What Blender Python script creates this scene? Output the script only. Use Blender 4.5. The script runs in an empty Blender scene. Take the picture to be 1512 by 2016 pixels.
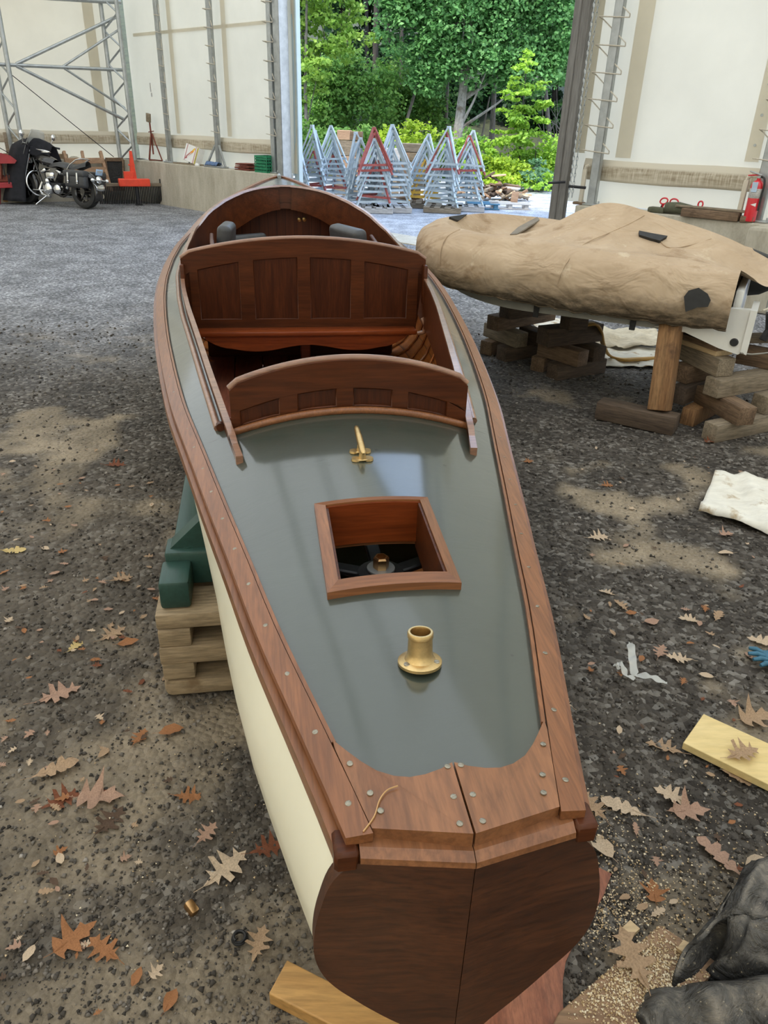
import bpy, bmesh, math, random
import numpy as np
from mathutils import Vector, Matrix

random.seed(7)
rng = np.random.default_rng(11)
scene = bpy.context.scene
COL = scene.collection
PI = math.pi

# ------------------------------------------------------------------ camera geometry (taken from the photograph's perspective)
FP, CX, CY = 1460.0, 756.0, 1008.0
_n = np.array([-0.033, 1.0]); _n /= np.linalg.norm(_n)
_d = (CY - 245.0) * _n[1]
_g = np.array([_n[0] * FP * FP / _d, _n[1] * FP * FP / _d, FP]); _g /= np.linalg.norm(_g)
_up = -_g
_fw = np.array([0, 0, 1.0]) - _up * _up[2]; _fw /= np.linalg.norm(_fw)
_rt = np.cross(_g, _fw)
if _rt[0] < 0: _rt = -_rt
RC = np.array([_rt, _fw, _up])
CAM = np.array([0, 0, 1.6])

def ray(x, y): return RC @ np.array([x - CX, y - CY, FP])
def G(x, y, z=0.0):
    r = ray(x, y); return Vector(CAM + r * ((z - CAM[2]) / r[2]))
def AY(x, y, Y):
    r = ray(x, y); return Vector(CAM + r * (Y / r[1]))
# building frame: K corner, U along the end wall, V into the hall along the side wall
_e = math.radians(-43.3)
U = Vector((math.cos(_e), math.sin(_e), 0)); V = Vector((U.y, -U.x, 0))
_sv = math.radians(212.7)          # the side wall meets the end wall at a little more than a right angle
VS = Vector((math.cos(_sv), math.sin(_sv), 0)); NSD = Vector((-VS.y, VS.x, 0))
if NSD.dot(U) < 0: NSD = -NSD
KC = Vector((-5.6, 17.22, 0)) - V * .20 - NSD * .20
def SB(o, v, z): return KC + NSD * o + VS * v + Vector((0, 0, z))
YAW_S = math.atan2(VS.y, VS.x)
def B(u, v, z): return KC + U * u + V * v + Vector((0, 0, z))
def WE(x, y, off=0.0):            # point of the end wall seen at x, y -> (u, z)
    r = Vector(ray(x, y)); c = Vector(CAM); p0 = KC + V * off
    p = c + r * ((p0 - c).dot(V) / r.dot(V)); q = p - KC
    return q.dot(U), p.z
def WS(x, y, off=0.0):            # point of the side wall -> (v, z)
    r = Vector(ray(x, y)); c = Vector(CAM); p0 = KC + NSD * off
    p = c + r * ((p0 - c).dot(NSD) / r.dot(NSD)); q = p - KC
    return q.dot(VS), p.z
YAW_E = math.atan2(U.y, U.x)      # yaw of the end wall

# ------------------------------------------------------------------ mesh builder
class MB:
    def __init__(s): s.v = []; s.f = []
    def add(s, vs, fs):
        o = len(s.v); s.v.extend([tuple(p) for p in vs]); s.f.extend([tuple(i + o for i in f) for f in fs]); return s
    def box(s, c, size, bev=0.0, rot=None, seg=1, taper=None):
        bm = bmesh.new(); bmesh.ops.create_cube(bm, size=1.0)
        for v in bm.verts: v.co = Vector((v.co.x * size[0], v.co.y * size[1], v.co.z * size[2]))
        if taper:
            for v in bm.verts:
                if v.co.z > 0: v.co.x *= taper; v.co.y *= taper
        if bev > 0: bmesh.ops.bevel(bm, geom=bm.edges[:], offset=min(bev, min(size) * .45), segments=seg, profile=.5, affect='EDGES')
        M = Matrix.Translation(Vector(c))
        if rot is not None: M = M @ (rot.to_4x4() if isinstance(rot, Matrix) else Matrix.Rotation(rot, 4, 'Z'))
        bm.verts.index_update()
        s.add([M @ v.co for v in bm.verts], [[v.index for v in f.verts] for f in bm.faces]); bm.free(); return s
    def beam(s, a, b, w, h, bev=0.0, up=Vector((0, 0, 1))):
        a = Vector(a); b = Vector(b); d = (b - a); L = d.length; d.normalize()
        sd = d.cross(up)
        if sd.length < 1e-4: sd = d.cross(Vector((1, 0, 0)))
        sd.normalize(); u2 = sd.cross(d)
        R = Matrix((d, sd, u2)).transposed()
        return s.box((a + b) / 2, (L, w, h), bev, R)
    def tube(s, pts, r, n=8, closed=False, cap=True):
        P = [Vector(p) for p in pts]; m = len(P); vs = []; fs = []
        rr = r if isinstance(r, (list, tuple)) else [r] * m
        N = None
        for i in range(m):
            if closed: t = P[(i + 1) % m] - P[i - 1]
            else: t = P[min(i + 1, m - 1)] - P[max(i - 1, 0)]
            if t.length < 1e-9: t = Vector((0, 0, 1))
            t.normalize()
            if N is None:
                N = t.cross(Vector((0, 0, 1)))
                if N.length < 1e-3: N = t.cross(Vector((1, 0, 0)))
            N = N - t * N.dot(t)
            if N.length < 1e-6: N = t.orthogonal()
            N.normalize(); Bn = t.cross(N)
            for k in range(n):
                a = 2 * PI * k / n; vs.append(P[i] + (N * math.cos(a) + Bn * math.sin(a)) * rr[i])
        for i in range(m if closed else m - 1):
            j = (i + 1) % m
            for k in range(n):
                k2 = (k + 1) % n; fs.append((i * n + k, i * n + k2, j * n + k2, j * n + k))
        if cap and not closed:
            fs.append(tuple(range(n - 1, -1, -1))); fs.append(tuple((m - 1) * n + k for k in range(n)))
        return s.add(vs, fs)
    def lathe(s, prof, n=24, M=None, cap=True):
        vs = []; fs = []; m = len(prof)
        for r, z in prof:
            for k in range(n):
                a = 2 * PI * k / n; vs.append(Vector((r * math.cos(a), r * math.sin(a), z)))
        for i in range(m - 1):
            for k in range(n):
                k2 = (k + 1) % n; fs.append((i * n + k, i * n + k2, (i + 1) * n + k2, (i + 1) * n + k))
        if cap:
            fs.append(tuple(range(n - 1, -1, -1))); fs.append(tuple((m - 1) * n + k for k in range(n)))
        if M is not None: vs = [M @ p for p in vs]
        return s.add(vs, fs)
    def prism(s, poly, fa, fb):
        """poly: 2-D outline; fa, fb: functions (a, b) -> 3-D for the two faces"""
        n = len(poly); vs = [fa(*p) for p in poly] + [fb(*p) for p in poly]
        fs = [tuple(range(n)), tuple(range(2 * n - 1, n - 1, -1))]
        fs += [(i, i + n, (i + 1) % n + n, (i + 1) % n) for i in range(n)]
        return s.add(vs, fs)
    def grid(s, fn, nu, nv, closeu=False, skip=None):
        vs = [fn(i, j) for i in range(nu) for j in range(nv)]; fs = []
        for i in range(nu if closeu else nu - 1):
            for j in range(nv - 1):
                if skip and skip(i, j): continue
                i2 = (i + 1) % nu
                fs.append((i * nv + j, i2 * nv + j, i2 * nv + j + 1, i * nv + j + 1))
        return s.add(vs, fs)
    def mesh(s, name, mat=None, smooth=None, flip=False):
        me = bpy.data.meshes.new(name); me.from_pydata([tuple(p) for p in s.v], [], s.f)
        bm = bmesh.new(); bm.from_mesh(me); bmesh.ops.recalc_face_normals(bm, faces=bm.faces[:]); bm.to_mesh(me); bm.free()
        if mat: me.materials.append(mat)
        if smooth:
            me.polygons.foreach_set('use_smooth', [True] * len(me.polygons))
            me.set_sharp_from_angle(angle=math.radians(smooth))
        me.update(); return me
    def build(s, name, mat, parent=None, smooth=40):
        return link(name, s.mesh(name, mat, smooth), parent)

def link(name, me, parent=None):
    o = bpy.data.objects.new(name, me); COL.objects.link(o)
    if parent is not None: o.parent = parent
    return o
def solid(o, th, off=-1):
    m = o.modifiers.new('thickness', 'SOLIDIFY'); m.thickness = th; m.offset = off; return o
def npmesh(name, verts, faces, mat, smooth=False):
    """fast mesh from arrays; faces all with the same number of corners"""
    verts = np.asarray(verts, dtype=np.float32); faces = np.asarray(faces, dtype=np.int32)
    me = bpy.data.meshes.new(name); n, k = faces.shape
    me.vertices.add(len(verts)); me.vertices.foreach_set('co', verts.ravel())
    me.loops.add(n * k); me.loops.foreach_set('vertex_index', faces.ravel())
    me.polygons.add(n); me.polygons.foreach_set('loop_start', np.arange(0, n * k, k, dtype=np.int32))
    if smooth: me.polygons.foreach_set('use_smooth', np.ones(n, dtype=bool))
    me.update(calc_edges=True); me.validate()
    if mat: me.materials.append(mat)
    return me

def tag(o, label, cat, group=None, kind=None):
    o['label'] = label; o['category'] = cat
    if group: o['group'] = group
    if kind: o['kind'] = kind
    return o
def struct(o): o['kind'] = 'structure'; return o
def thing(name, label, cat, loc=(0, 0, 0), rz=0.0, group=None, scale=None):
    o = bpy.data.objects.new(name, None); COL.objects.link(o); o.empty_display_size = .1
    o.location = loc; o.rotation_euler = (0, 0, rz)
    if scale: o.scale = (scale,) * 3
    return tag(o, label, cat, group)
def dup(o, parent=None):
    c = o.copy(); COL.objects.link(c)
    if parent is not None: c.parent = parent
    for ch in list(o.children): dup(ch, c)
    return c
def dup_tree(o, loc, rot, label=None, scale=None):
    c = dup(o); c.location = loc; c.rotation_euler = rot if hasattr(rot, '__len__') else (0, 0, rot)
    if label: c['label'] = label
    if scale: c.scale = (scale,) * 3 if not hasattr(scale, '__len__') else scale
    return c
def fbm(x, y, seed=0, octv=4, f=1.0):
    from mathutils import noise as nz
    t = 0; a = .5
    for _ in range(octv):
        t += a * nz.noise(Vector((x * f + seed * 17.3, y * f - seed * 5.1, seed * 3.7))); f *= 2; a *= .5
    return t

# ------------------------------------------------------------------ materials
def srgb(r, g, b):
    f = lambda c: c / 12.92 if c <= .04045 else ((c + .055) / 1.055) ** 2.4
    return (f(r / 255), f(g / 255), f(b / 255), 1)
class NT:
    def __init__(s, name):
        m = bpy.data.materials.new(name); m.use_nodes = True; s.m = m; s.t = m.node_tree; s.t.nodes.clear()
        s.out = s.n('ShaderNodeOutputMaterial')
    def n(s, ty, **kw):
        nd = s.t.nodes.new(ty)
        for k, v in kw.items():
            if k.startswith('i_'):
                nd.inputs[k[2:].replace('_', ' ')].default_value = v
            else: setattr(nd, k, v)
        return nd
    def l(s, a, b): s.t.links.new(a, b)
    def coord(s, scale=(1, 1, 1), jitter=False, rot=(0, 0, 0)):
        tc = s.n('ShaderNodeTexCoord'); mp = s.n('ShaderNodeMapping'); s.l(tc.outputs['Object'], mp.inputs['Vector'])
        mp.inputs['Scale'].default_value = scale; mp.inputs['Rotation'].default_value = rot
        if jitter:
            oi = s.n('ShaderNodeObjectInfo'); ml = s.n('ShaderNodeMath', operation='MULTIPLY'); ml.inputs[1].default_value = 37.0
            s.l(oi.outputs['Random'], ml.inputs[0]); s.l(ml.outputs[0], mp.inputs['Location'])
        return mp.outputs['Vector']
    def noise(s, vec, scale, detail=4, rough=.55, dist=0.0):
        nd = s.n('ShaderNodeTexNoise'); s.l(vec, nd.inputs['Vector']); nd.inputs['Scale'].default_value = scale
        nd.inputs['Detail'].default_value = detail; nd.inputs['Roughness'].default_value = rough; nd.inputs['Distortion'].default_value = dist
        return nd.outputs['Fac']
    def ramp(s, fac, stops, interp='LINEAR'):
        r = s.n('ShaderNodeValToRGB'); r.color_ramp.interpolation = interp; e = r.color_ramp.elements
        while len(e) < len(stops): e.new(.5)
        for q, (p, c) in zip(e, stops): q.position = p; q.color = c if len(c) == 4 else (*c, 1)
        s.l(fac, r.inputs['Fac']); return r.outputs['Color']
    def mix(s, fac, a, b, mode='MIX'):
        m = s.n('ShaderNodeMix', data_type='RGBA', blend_type=mode)
        for sock, v in ((m.inputs[0], fac), (m.inputs[6], a), (m.inputs[7], b)):
            if hasattr(v, 'links'): s.l(v, sock)
            else: sock.default_value = v
        return m.outputs[2]
    def bump(s, h, strength, dist=.01):
        b = s.n('ShaderNodeBump'); s.l(h, b.inputs['Height']); b.inputs['Strength'].default_value = strength; b.inputs['Distance'].default_value = dist
        return b.outputs['Normal']
    def bsdf(s, color, rough=.5, metal=0.0, normal=None, coat=0.0, coat_rough=.08, spec=.5, trans=0.0, alpha=None):
        p = s.n('ShaderNodeBsdfPrincipled')
        for nm, v in (('Base Color', color), ('Roughness', rough)):
            if hasattr(v, 'links'): s.l(v, p.inputs[nm])
            else: p.inputs[nm].default_value = v
        p.inputs['Metallic'].default_value = metal; p.inputs['Coat Weight'].default_value = coat; p.inputs['Coat Roughness'].default_value = coat_rough
        p.inputs['Specular IOR Level'].default_value = spec; s.p = p; p.inputs['Transmission Weight'].default_value = trans
        if alpha is not None: p.inputs['Alpha'].default_value = alpha
        if normal is not None: s.l(normal, p.inputs['Normal'])
        s.l(p.outputs[0], s.out.inputs['Surface']); return p
def plain(name, c, rough=.5, metal=0.0, var=.15, scale=12, coat=0.0, bump=0.0, spec=.5, jitter=True, coat_rough=.08):
    t = NT(name); v = t.coord((1, 1, 1), jitter)
    f = t.noise(v, scale, 5, .6)
    lo = tuple(x * (1 - var) for x in c[:3]); hi = tuple(min(1, x * (1 + var)) for x in c[:3])
    col = t.ramp(f, [(.3, lo), (.7, hi)])
    nm = t.bump(t.noise(v, scale * 6, 3), bump, .004) if bump else None
    t.bsdf(col, rough, metal, nm, coat, coat_rough, spec); return t.m
def wood(name, dark, light, axis=0, sc=14, stretch=14, rough=.5, coat=0.0, bump=.15, grain=.5, spots=None, coat_rough=.08, jitter=True, spec=.5):
    t = NT(name); s3 = [sc] * 3; s3[axis] = sc / stretch
    v = t.coord(tuple(s3), jitter)
    a = t.noise(v, 1.0, 6, .6, .6); b = t.noise(v, 7.0, 4, .65, .2)
    col = t.ramp(a, [(.28, dark), (.72, light)])
    fine = t.ramp(b, [(.35, (1 - grain,) * 3), (.62, (1.0, 1.0, 1.0))])
    col = t.mix(1.0, col, fine, 'MULTIPLY')
    if spots:
        v2 = t.coord((1, 1, 1), jitter); sp = t.noise(v2, spots[1], 5, .6)
        mk = t.ramp(sp, [(spots[2], (0, 0, 0)), (spots[2] + .12, (1, 1, 1))]); col = t.mix(mk, col, spots[0])
    nm = t.bump(b, bump, .003) if bump else None
    t.bsdf(col, rough, 0, nm, coat, coat_rough, spec); return t.m

M = {}
M['mahog'] = wood('mahogany_varnish', (.055, .0135, .0034), (.115, .031, .0080), 0, 16, 14, .45, .12, .04, .32, coat_rough=.14, spec=.22)
M['mahog_y'] = wood('mahogany_varnish_long', (.19, .069, .024), (.295, .115, .042), 1, 24, 26, .38, .3, .03, .32, coat_rough=.16, spec=.35)
M['mahog_plate'] = wood('mahogany_light', (.185, .072, .027), (.32, .135, .055), 1, 14, 9, .42, .3, .03, .35, coat_rough=.2, spec=.35)
M['mahog_red'] = wood('mahogany_red', (.13, .022, .0045), (.27, .056, .011), 0, 16, 14, .4, .2, .04, .32, spec=.3)
M['mahog_panel'] = wood('mahogany_panel', (.044, .0098, .0024), (.092, .023, .0058), 2, 22, 14, .45, .12, .05, .4, coat_rough=.14, spec=.22)
M['mahog_trans'] = wood('mahogany_transom', (.050, .0150, .0050), (.112, .037, .0125), 0, 20, 22, .42, .25, .05, .5, coat_rough=.16)
M['mahog_cap'] = wood('mahogany_cap', (.20, .09, .05), (.36, .19, .11), 0, 20, 14, .35, .5, .05, .35)
M['cedar'] = wood('cedar_planking', (.30, .085, .014), (.55, .19, .036), 1, 16, 14, .4, .5, .05, .4)
M['floorboard'] = wood('floorboard_wood', (.17, .050, .026), (.31, .10, .054), 1, 14, 12, .5, .15, .08, .4, spots=((.34, .22, .15, 1), 5, .68))
M['cream'] = plain('cream_hull_paint', (.80, .76, .60), .35, 0, .05, 3, .2)
M['brass'] = plain('brass', (.60, .43, .20), .36, 1.0, .2, 50, 0, .06)
M['bronze'] = plain('bronze', (.55, .33, .15), .35, 1.0, .15, 60)
M['steelscrew'] = plain('screw_metal', (.30, .27, .21), .4, .9, .2, 90)
M['black_iron'] = plain('black_iron', (.018, .018, .02), .5, .3, .3, 40)
M['galv'] = plain('galvanized_steel', (.40, .42, .42), .45, .75, .16, 9)
M['galv_out'] = plain('galvanized_stand', (.47, .54, .57), .5, .3, .16, 7)
M['rust'] = plain('rusty_red_steel', (.20, .055, .035), .65, .3, .35, 14, 0, .2)
M['redstand'] = plain('red_painted_stand', (.36, .085, .07), .55, .1, .25, 10)
M['yellowstand'] = plain('yellow_painted_stand', (.75, .45, .06), .5, .1, .2, 10)
M['greenpaint'] = wood('green_cradle_paint', (.018, .052, .042), (.030, .080, .064), 1, 9, 8, .42, .1, .12, .2, spec=.4)
M['timber_grey'] = wood('weathered_timber', (.20, .155, .105), (.36, .29, .20), 0, 16, 10, .8, 0, .35, .45, spots=((.13, .10, .06, 1), 7, .60))
M['timber_brown'] = wood('brown_timber', (.13, .078, .042), (.27, .175, .105), 0, 14, 10, .8, 0, .35, .5, spots=((.07, .042, .022, 1), 6, .58))
M['timber_dark'] = wood('dark_timber', (.070, .046, .030), (.145, .10, .066), 0, 16, 10, .85, 0, .3, .45)
M['timber_orange'] = wood('orange_timber', (.22, .105, .040), (.42, .235, .105), 2, 16, 10, .8, 0, .3, .45, spots=((.11, .055, .025, 1), 6, .53))
M['crib'] = wood('cribbing_timber', (.22, .155, .085), (.43, .325, .20), 0, 14, 9, .75, 0, .3, .45, spots=((.15, .095, .045, 1), 6, .60))
M['plank_new'] = wood('new_pine', (.52, .36, .19), (.72, .55, .33), 0, 14, 10, .7, 0, .2, .25)
M['canvas'] = None
M['concrete'] = plain('concrete', (.42, .39, .32), .9, 0, .14, 5, 0, .15)
M['rubber'] = plain('black_rubber', (.018, .018, .018), .6, 0, .3, 30)
M['white_grp'] = plain('white_fibreglass', (.80, .79, .74), .32, 0, .05, 6, .3)
M['leather'] = plain('black_leather', (.045, .046, .048), .42, 0, .2, 20, 0, .1)
M['chrome'] = plain('chrome', (.78, .79, .80), .12, 1.0, .05, 10)
M['bike_black'] = plain('black_gloss_paint', (.014, .012, .011), .2, 0, .2, 10, .7)
M['jacket'] = plain('black_cloth', (.012, .012, .016), .9, 0, .35, 16, 0, .2)
M['red_paint'] = plain('red_machine_paint', (.30, .018, .026), .45, 0, .2, 8, .2)
M['orange_paint'] = plain('orange_red_paint', (.78, .06, .02), .45, 0, .12, 8, .2)
M['rope'] = plain('pale_rope', (.50, .45, .36), .9, 0, .2, 60)
M['greencrate'] = plain('green_plastic', (.015, .20, .09), .45, 0, .2, 20)
M['red_ext'] = plain('red_extinguisher_paint', (.62, .012, .025), .28, 0, .08, 10, .5)
M['white_label'] = plain('white_label', (.78, .77, .74), .5, 0, .05, 20)
M['grey_label'] = plain('printed_label', (.45, .43, .40), .6, 0, .5, 160)
M['blue_pallet'] = wood('blue_pallet_paint', (.05, .16, .26), (.10, .26, .38), 0, 14, 8, .7, 0, .2, .3)
M['pale_pallet'] = wood('pale_pallet_wood', (.40, .38, .36), (.60, .58, .55), 0, 14, 8, .8, 0, .2, .3)
M['pallet_wood'] = wood('pallet_wood', (.34, .20, .12), (.52, .34, .21), 0, 14, 8, .8, 0, .2, .3)
M['bark'] = wood('tree_bark', (.10, .085, .070), (.26, .235, .20), 2, 7, 5, .9, 0, .6, .5)
M['bark_dark'] = wood('dark_bark', (.035, .028, .022), (.085, .07, .055), 2, 7, 5, .9, 0, .6, .5)
M['beige_strip'] = None
# ------------------------------------------------------------------ camera, sky, sun
cam_d = bpy.data.cameras.new('camera'); cam = bpy.data.objects.new('camera', cam_d); COL.objects.link(cam)
ax = [Vector(RC @ np.array(e, float)) for e in ((1, 0, 0), (0, -1, 0), (0, 0, -1))]
Mc = Matrix((ax[0], ax[1], ax[2])).transposed().to_4x4(); Mc.translation = Vector(CAM)
cam.matrix_world = Mc
cam_d.sensor_fit = 'VERTICAL'; cam_d.sensor_height = 36.0; cam_d.lens = 36.0 * FP / 2016.0
cam_d.clip_start = .05; cam_d.clip_end = 400
scene.camera = cam
scene.view_settings.view_transform = 'Standard'; scene.view_settings.look = 'None'
scene.view_settings.gamma = 1.0; scene.view_settings.use_curve_mapping = False
scene.view_settings.exposure = 0.62
scene.cycles.use_denoising = True
scene.cycles.max_bounces = 10; scene.cycles.diffuse_bounces = 6; scene.cycles.glossy_bounces = 4
scene.cycles.transmission_bounces = 8; scene.cycles.transparent_max_bounces = 8
scene.cycles.sample_clamp_indirect = 6.0
scene.cycles.use_adaptive_sampling = True; scene.cycles.adaptive_threshold = .02

W_ = bpy.data.worlds.new('sky'); scene.world = W_; W_.use_nodes = True
nt = W_.node_tree; nt.nodes.clear()
wo = nt.nodes.new('ShaderNodeOutputWorld'); bg = nt.nodes.new('ShaderNodeBackground')
tc = nt.nodes.new('ShaderNodeTexCoord'); sx = nt.nodes.new('ShaderNodeSeparateXYZ'); rp = nt.nodes.new('ShaderNodeValToRGB')
nt.links.new(tc.outputs['Generated'], sx.inputs[0]); nt.links.new(sx.outputs['Z'], rp.inputs['Fac'])
e = rp.color_ramp.elements; e[0].position = 0.0; e[0].color = (.92, .96, 1.0, 1); e[1].position = .60; e[1].color = (.50, .68, 1.0, 1)
nt.links.new(rp.outputs['Color'], bg.inputs['Color']); bg.inputs['Strength'].default_value = 2.0
nt.links.new(bg.outputs[0], wo.inputs['Surface'])
sun_d = bpy.data.lights.new('sun', 'SUN'); sun_d.energy = 3.6; sun_d.angle = math.radians(9); sun_d.color = (1.0, .93, .80)
sun = bpy.data.objects.new('sun', sun_d); COL.objects.link(sun)
sun.rotation_euler = Vector((.35, .40, -.85)).to_track_quat('-Z', 'Y').to_euler()

# ------------------------------------------------------------------ value noise on arrays
def vnoise(x, y, seed):
    r = np.random.default_rng(seed); T = r.random((256, 256))
    xi = np.floor(x).astype(int); yi = np.floor(y).astype(int); fx = x - xi; fy = y - yi
    fx = fx * fx * (3 - 2 * fx); fy = fy * fy * (3 - 2 * fy)
    g = lambda a, b: T[a % 256, b % 256]
    return ((g(xi, yi) * (1 - fx) + g(xi + 1, yi) * fx) * (1 - fy) + (g(xi, yi + 1) * (1 - fx) + g(xi + 1, yi + 1) * fx) * fy) - .5
def hfloor(x, y):
    near = np.clip((8 - np.abs(y - 3)) / 4, 0, 1)
    h = .016 * vnoise(x * .9, y * .9, 1) + near * (.010 * vnoise(x * 4, y * 4, 2) + .008 * vnoise(x * 13, y * 13, 3) + .007 * vnoise(x * 33, y * 33, 4))
    return h - .004
def hf(x, y): return float(hfloor(np.array([x]), np.array([y]))[0])

# ------------------------------------------------------------------ ground
def ground_material():
    t = NT('gravel_ground'); v = t.coord()
    sp = t.n('ShaderNodeSeparateXYZ'); t.l(v, sp.inputs[0])
    def math_(op, a, b):
        m = t.n('ShaderNodeMath', operation=op)
        for s_, q in ((m.inputs[0], a), (m.inputs[1], b)):
            if hasattr(q, 'links'): t.l(q, s_)
            else: s_.default_value = q
        return m.outputs[0]
    def mrange(x, a, b):
        m = t.n('ShaderNodeMapRange', interpolation_type='SMOOTHSTEP'); t.l(x, m.inputs[0]); m.inputs[1].default_value = a; m.inputs[2].default_value = b
        return m.outputs[0]
    big = t.noise(v, 1.1, 4, .6); mid = t.noise(v, 4.5, 5, .65); fine = t.noise(v, 70, 5, .75)
    vo = t.n('ShaderNodeTexVoronoi', feature='F1'); t.l(v, vo.inputs['Vector']); vo.inputs['Scale'].default_value = 52; vo.inputs['Randomness'].default_value = 1
    vo2 = t.n('ShaderNodeTexVoronoi', feature='F1'); t.l(v, vo2.inputs['Vector']); vo2.inputs['Scale'].default_value = 24
    hsv = t.n('ShaderNodeSeparateColor'); t.l(vo.outputs['Color'], hsv.inputs[0])
    hsv2 = t.n('ShaderNodeSeparateColor'); t.l(vo2.outputs['Color'], hsv2.inputs[0])
    dark = t.ramp(hsv.outputs[0], [(0, (.048, .040, .032)), (.55, (.098, .084, .069)), (.85, (.155, .138, .117)), (1, (.26, .24, .21))])
    tan = t.ramp(fine, [(.25, (.20, .155, .10)), (.5, (.36, .29, .20)), (.75, (.48, .40, .29))])
    mud = t.ramp(t.mix(.55, mid, big), [(.50, (0, 0, 0)), (.60, (1, 1, 1))])
    # tan mud lies mostly left of the launch and in tyre tracks on the right
    lx = mrange(math_('SUBTRACT', 0.2, sp.outputs[0]), -.6, 1.6)
    ny = mrange(math_('SUBTRACT', 3.2, sp.outputs[1]), -1.2, 1.2)
    at = t.n('ShaderNodeAttribute', attribute_name='mud'); mudm = math_('MULTIPLY', at.outputs['Fac'], math_('ADD', .45, math_('MULTIPLY', mid, .8)))
    near = t.mix(mudm, dark, tan)
    olive = t.mix(math_('MULTIPLY', math_('MULTIPLY', lx, ny), .55), near, (.165, .135, .100, 1))
    grey = t.ramp(hsv.outputs[1], [(0, (.13, .13, .135)), (.5, (.26, .262, .27)), (.85, (.38, .38, .39)), (1, (.56, .56, .57))])
    yy = math_('ADD', sp.outputs[1], math_('MULTIPLY', math_('SUBTRACT', big, .5), 2.4))
    m1 = mrange(yy, 4.2, 7.6)
    m1 = math_('MULTIPLY', m1, 1.0)
    col = t.mix(m1, olive, grey)
    out = t.ramp(hsv.outputs[2], [(0, (.34, .35, .37)), (.6, (.50, .51, .54)), (1, (.68, .69, .72))])
    # signed distance to the end wall: outside lies the crushed stone yard
    wl = math_('ADD', math_('MULTIPLY', sp.outputs[0], -V.x), math_('MULTIPLY', sp.outputs[1], -V.y))
    wd = math_('ADD', wl, KC.dot(V))
    col = t.mix(mrange(wd, -.5, .4), col, out)
    damp = t.ramp(t.noise(v, 2.3, 4, .6), [(.38, (.62, .62, .62)), (.62, (1, 1, 1))])
    col = t.mix(1.0, col, damp, 'MULTIPLY')
    hgt = math_('ADD', math_('MULTIPLY', math_('SUBTRACT', 1.0, vo.outputs['Distance']), 1.0), math_('MULTIPLY', math_('SUBTRACT', 1.0, vo2.outputs['Distance']), .7))
    hgt = math_('ADD', hgt, math_('MULTIPLY', fine, .4))
    t.bsdf(col, .88, 0, t.bump(hgt, .9, .012), spec=.25); return t.m
M['ground'] = ground_material()
def lines(a, b, fine, lo, hi, gr=1.18):
    L = list(np.arange(a, b, fine)); s = fine; x = L[-1]
    while x < hi: s = min(s * gr, 2.5); x += s; L.append(x)
    s = fine; x = L[0]
    while x > lo: s = min(s * gr, 2.5); x -= s; L.insert(0, x)
    return np.array(L)
def mudf(x, y):
    left = np.clip((.35 - x - .08 * y) / 1.1, 0, 1) * np.clip((2.7 - y) / 1.2, 0, 1)
    n = .5 + vnoise(x * 1.7 + 3, y * 1.7, 61) * .62 + vnoise(x * 4.3, y * 4.3, 62) * .42 + vnoise(x * 11, y * 11, 63) * .24
    track = np.exp(-((y - 3.35 + .1 * x) / .16) ** 2) * (x > .3) + .8 * np.exp(-((y - 2.75 + .06 * x) / .13) ** 2) * (x > .35)
    return np.clip((n - .68 + .36 * left + .12 * track * (n > .45)) / .16, 0, 1)
xs = lines(-2.6, 3.2, .028, -45, 48); ys = lines(.25, 6.0, .028, -14, 75)
XX, YY = np.meshgrid(xs, ys, indexing='ij'); ZZ_ = hfloor(XX, YY)
idx = np.arange(len(xs) * len(ys)).reshape(len(xs), len(ys))
fq = np.stack([idx[:-1, :-1], idx[1:, :-1], idx[1:, 1:], idx[:-1, 1:]], -1).reshape(-1, 4)
fme = npmesh('floor', np.stack([XX, YY, ZZ_], -1).reshape(-1, 3), fq, M['ground'], True)
at_ = fme.attributes.new('mud', 'FLOAT', 'POINT'); at_.data.foreach_set('value', mudf(XX, YY).ravel().astype(np.float32))
struct(link('floor', fme))

# loose stones: nobody could count them
def islands_mat(name, stops, rough=.9, transl=0.0, spec=.3, noise_scale=None):
    t = NT(name); g = t.n('ShaderNodeNewGeometry'); col = t.ramp(g.outputs['Random Per Island'], stops)
    if noise_scale:
        f = t.noise(t.coord(), noise_scale, 3, .5); col = t.mix(1.0, col, t.ramp(f, [(.3, (.55, .6, .5)), (.7, (1.15, 1.1, 1.0))]), 'MULTIPLY')
    p = t.bsdf(col, rough, spec=spec)
    if transl:
        tr = t.n('ShaderNodeBsdfTranslucent'); t.l(col, tr.inputs['Color']); mx = t.n('ShaderNodeMixShader'); mx.inputs[0].default_value = transl
        t.l(p.outputs[0], mx.inputs[1]); t.l(tr.outputs[0], mx.inputs[2]); t.l(mx.outputs[0], t.out.inputs['Surface'])
    return t.m
M['stones'] = islands_mat('gravel_stones', [(0, (.036, .031, .026)), (.5, (.084, .073, .061)), (.8, (.13, .115, .097)), (.97, (.20, .175, .148)), (1, (.36, .33, .29))])
def scatter_chips(n, ylo, yhi, rlo, rhi, flat, seed, xr=None, power=1.6, embed=.35):
    r = np.random.default_rng(seed)
    u = r.random(n); a = 1 - power
    y = (ylo ** a + u * (yhi ** a - ylo ** a)) ** (1 / a)
    hw = .30 + .62 * np.hypot(y, 1.0)
    x = (r.random(n) * 2 - 1) * hw + .05 if xr is None else xr[0] + r.random(n) * (xr[1] - xr[0])
    return x, y, r
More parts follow.
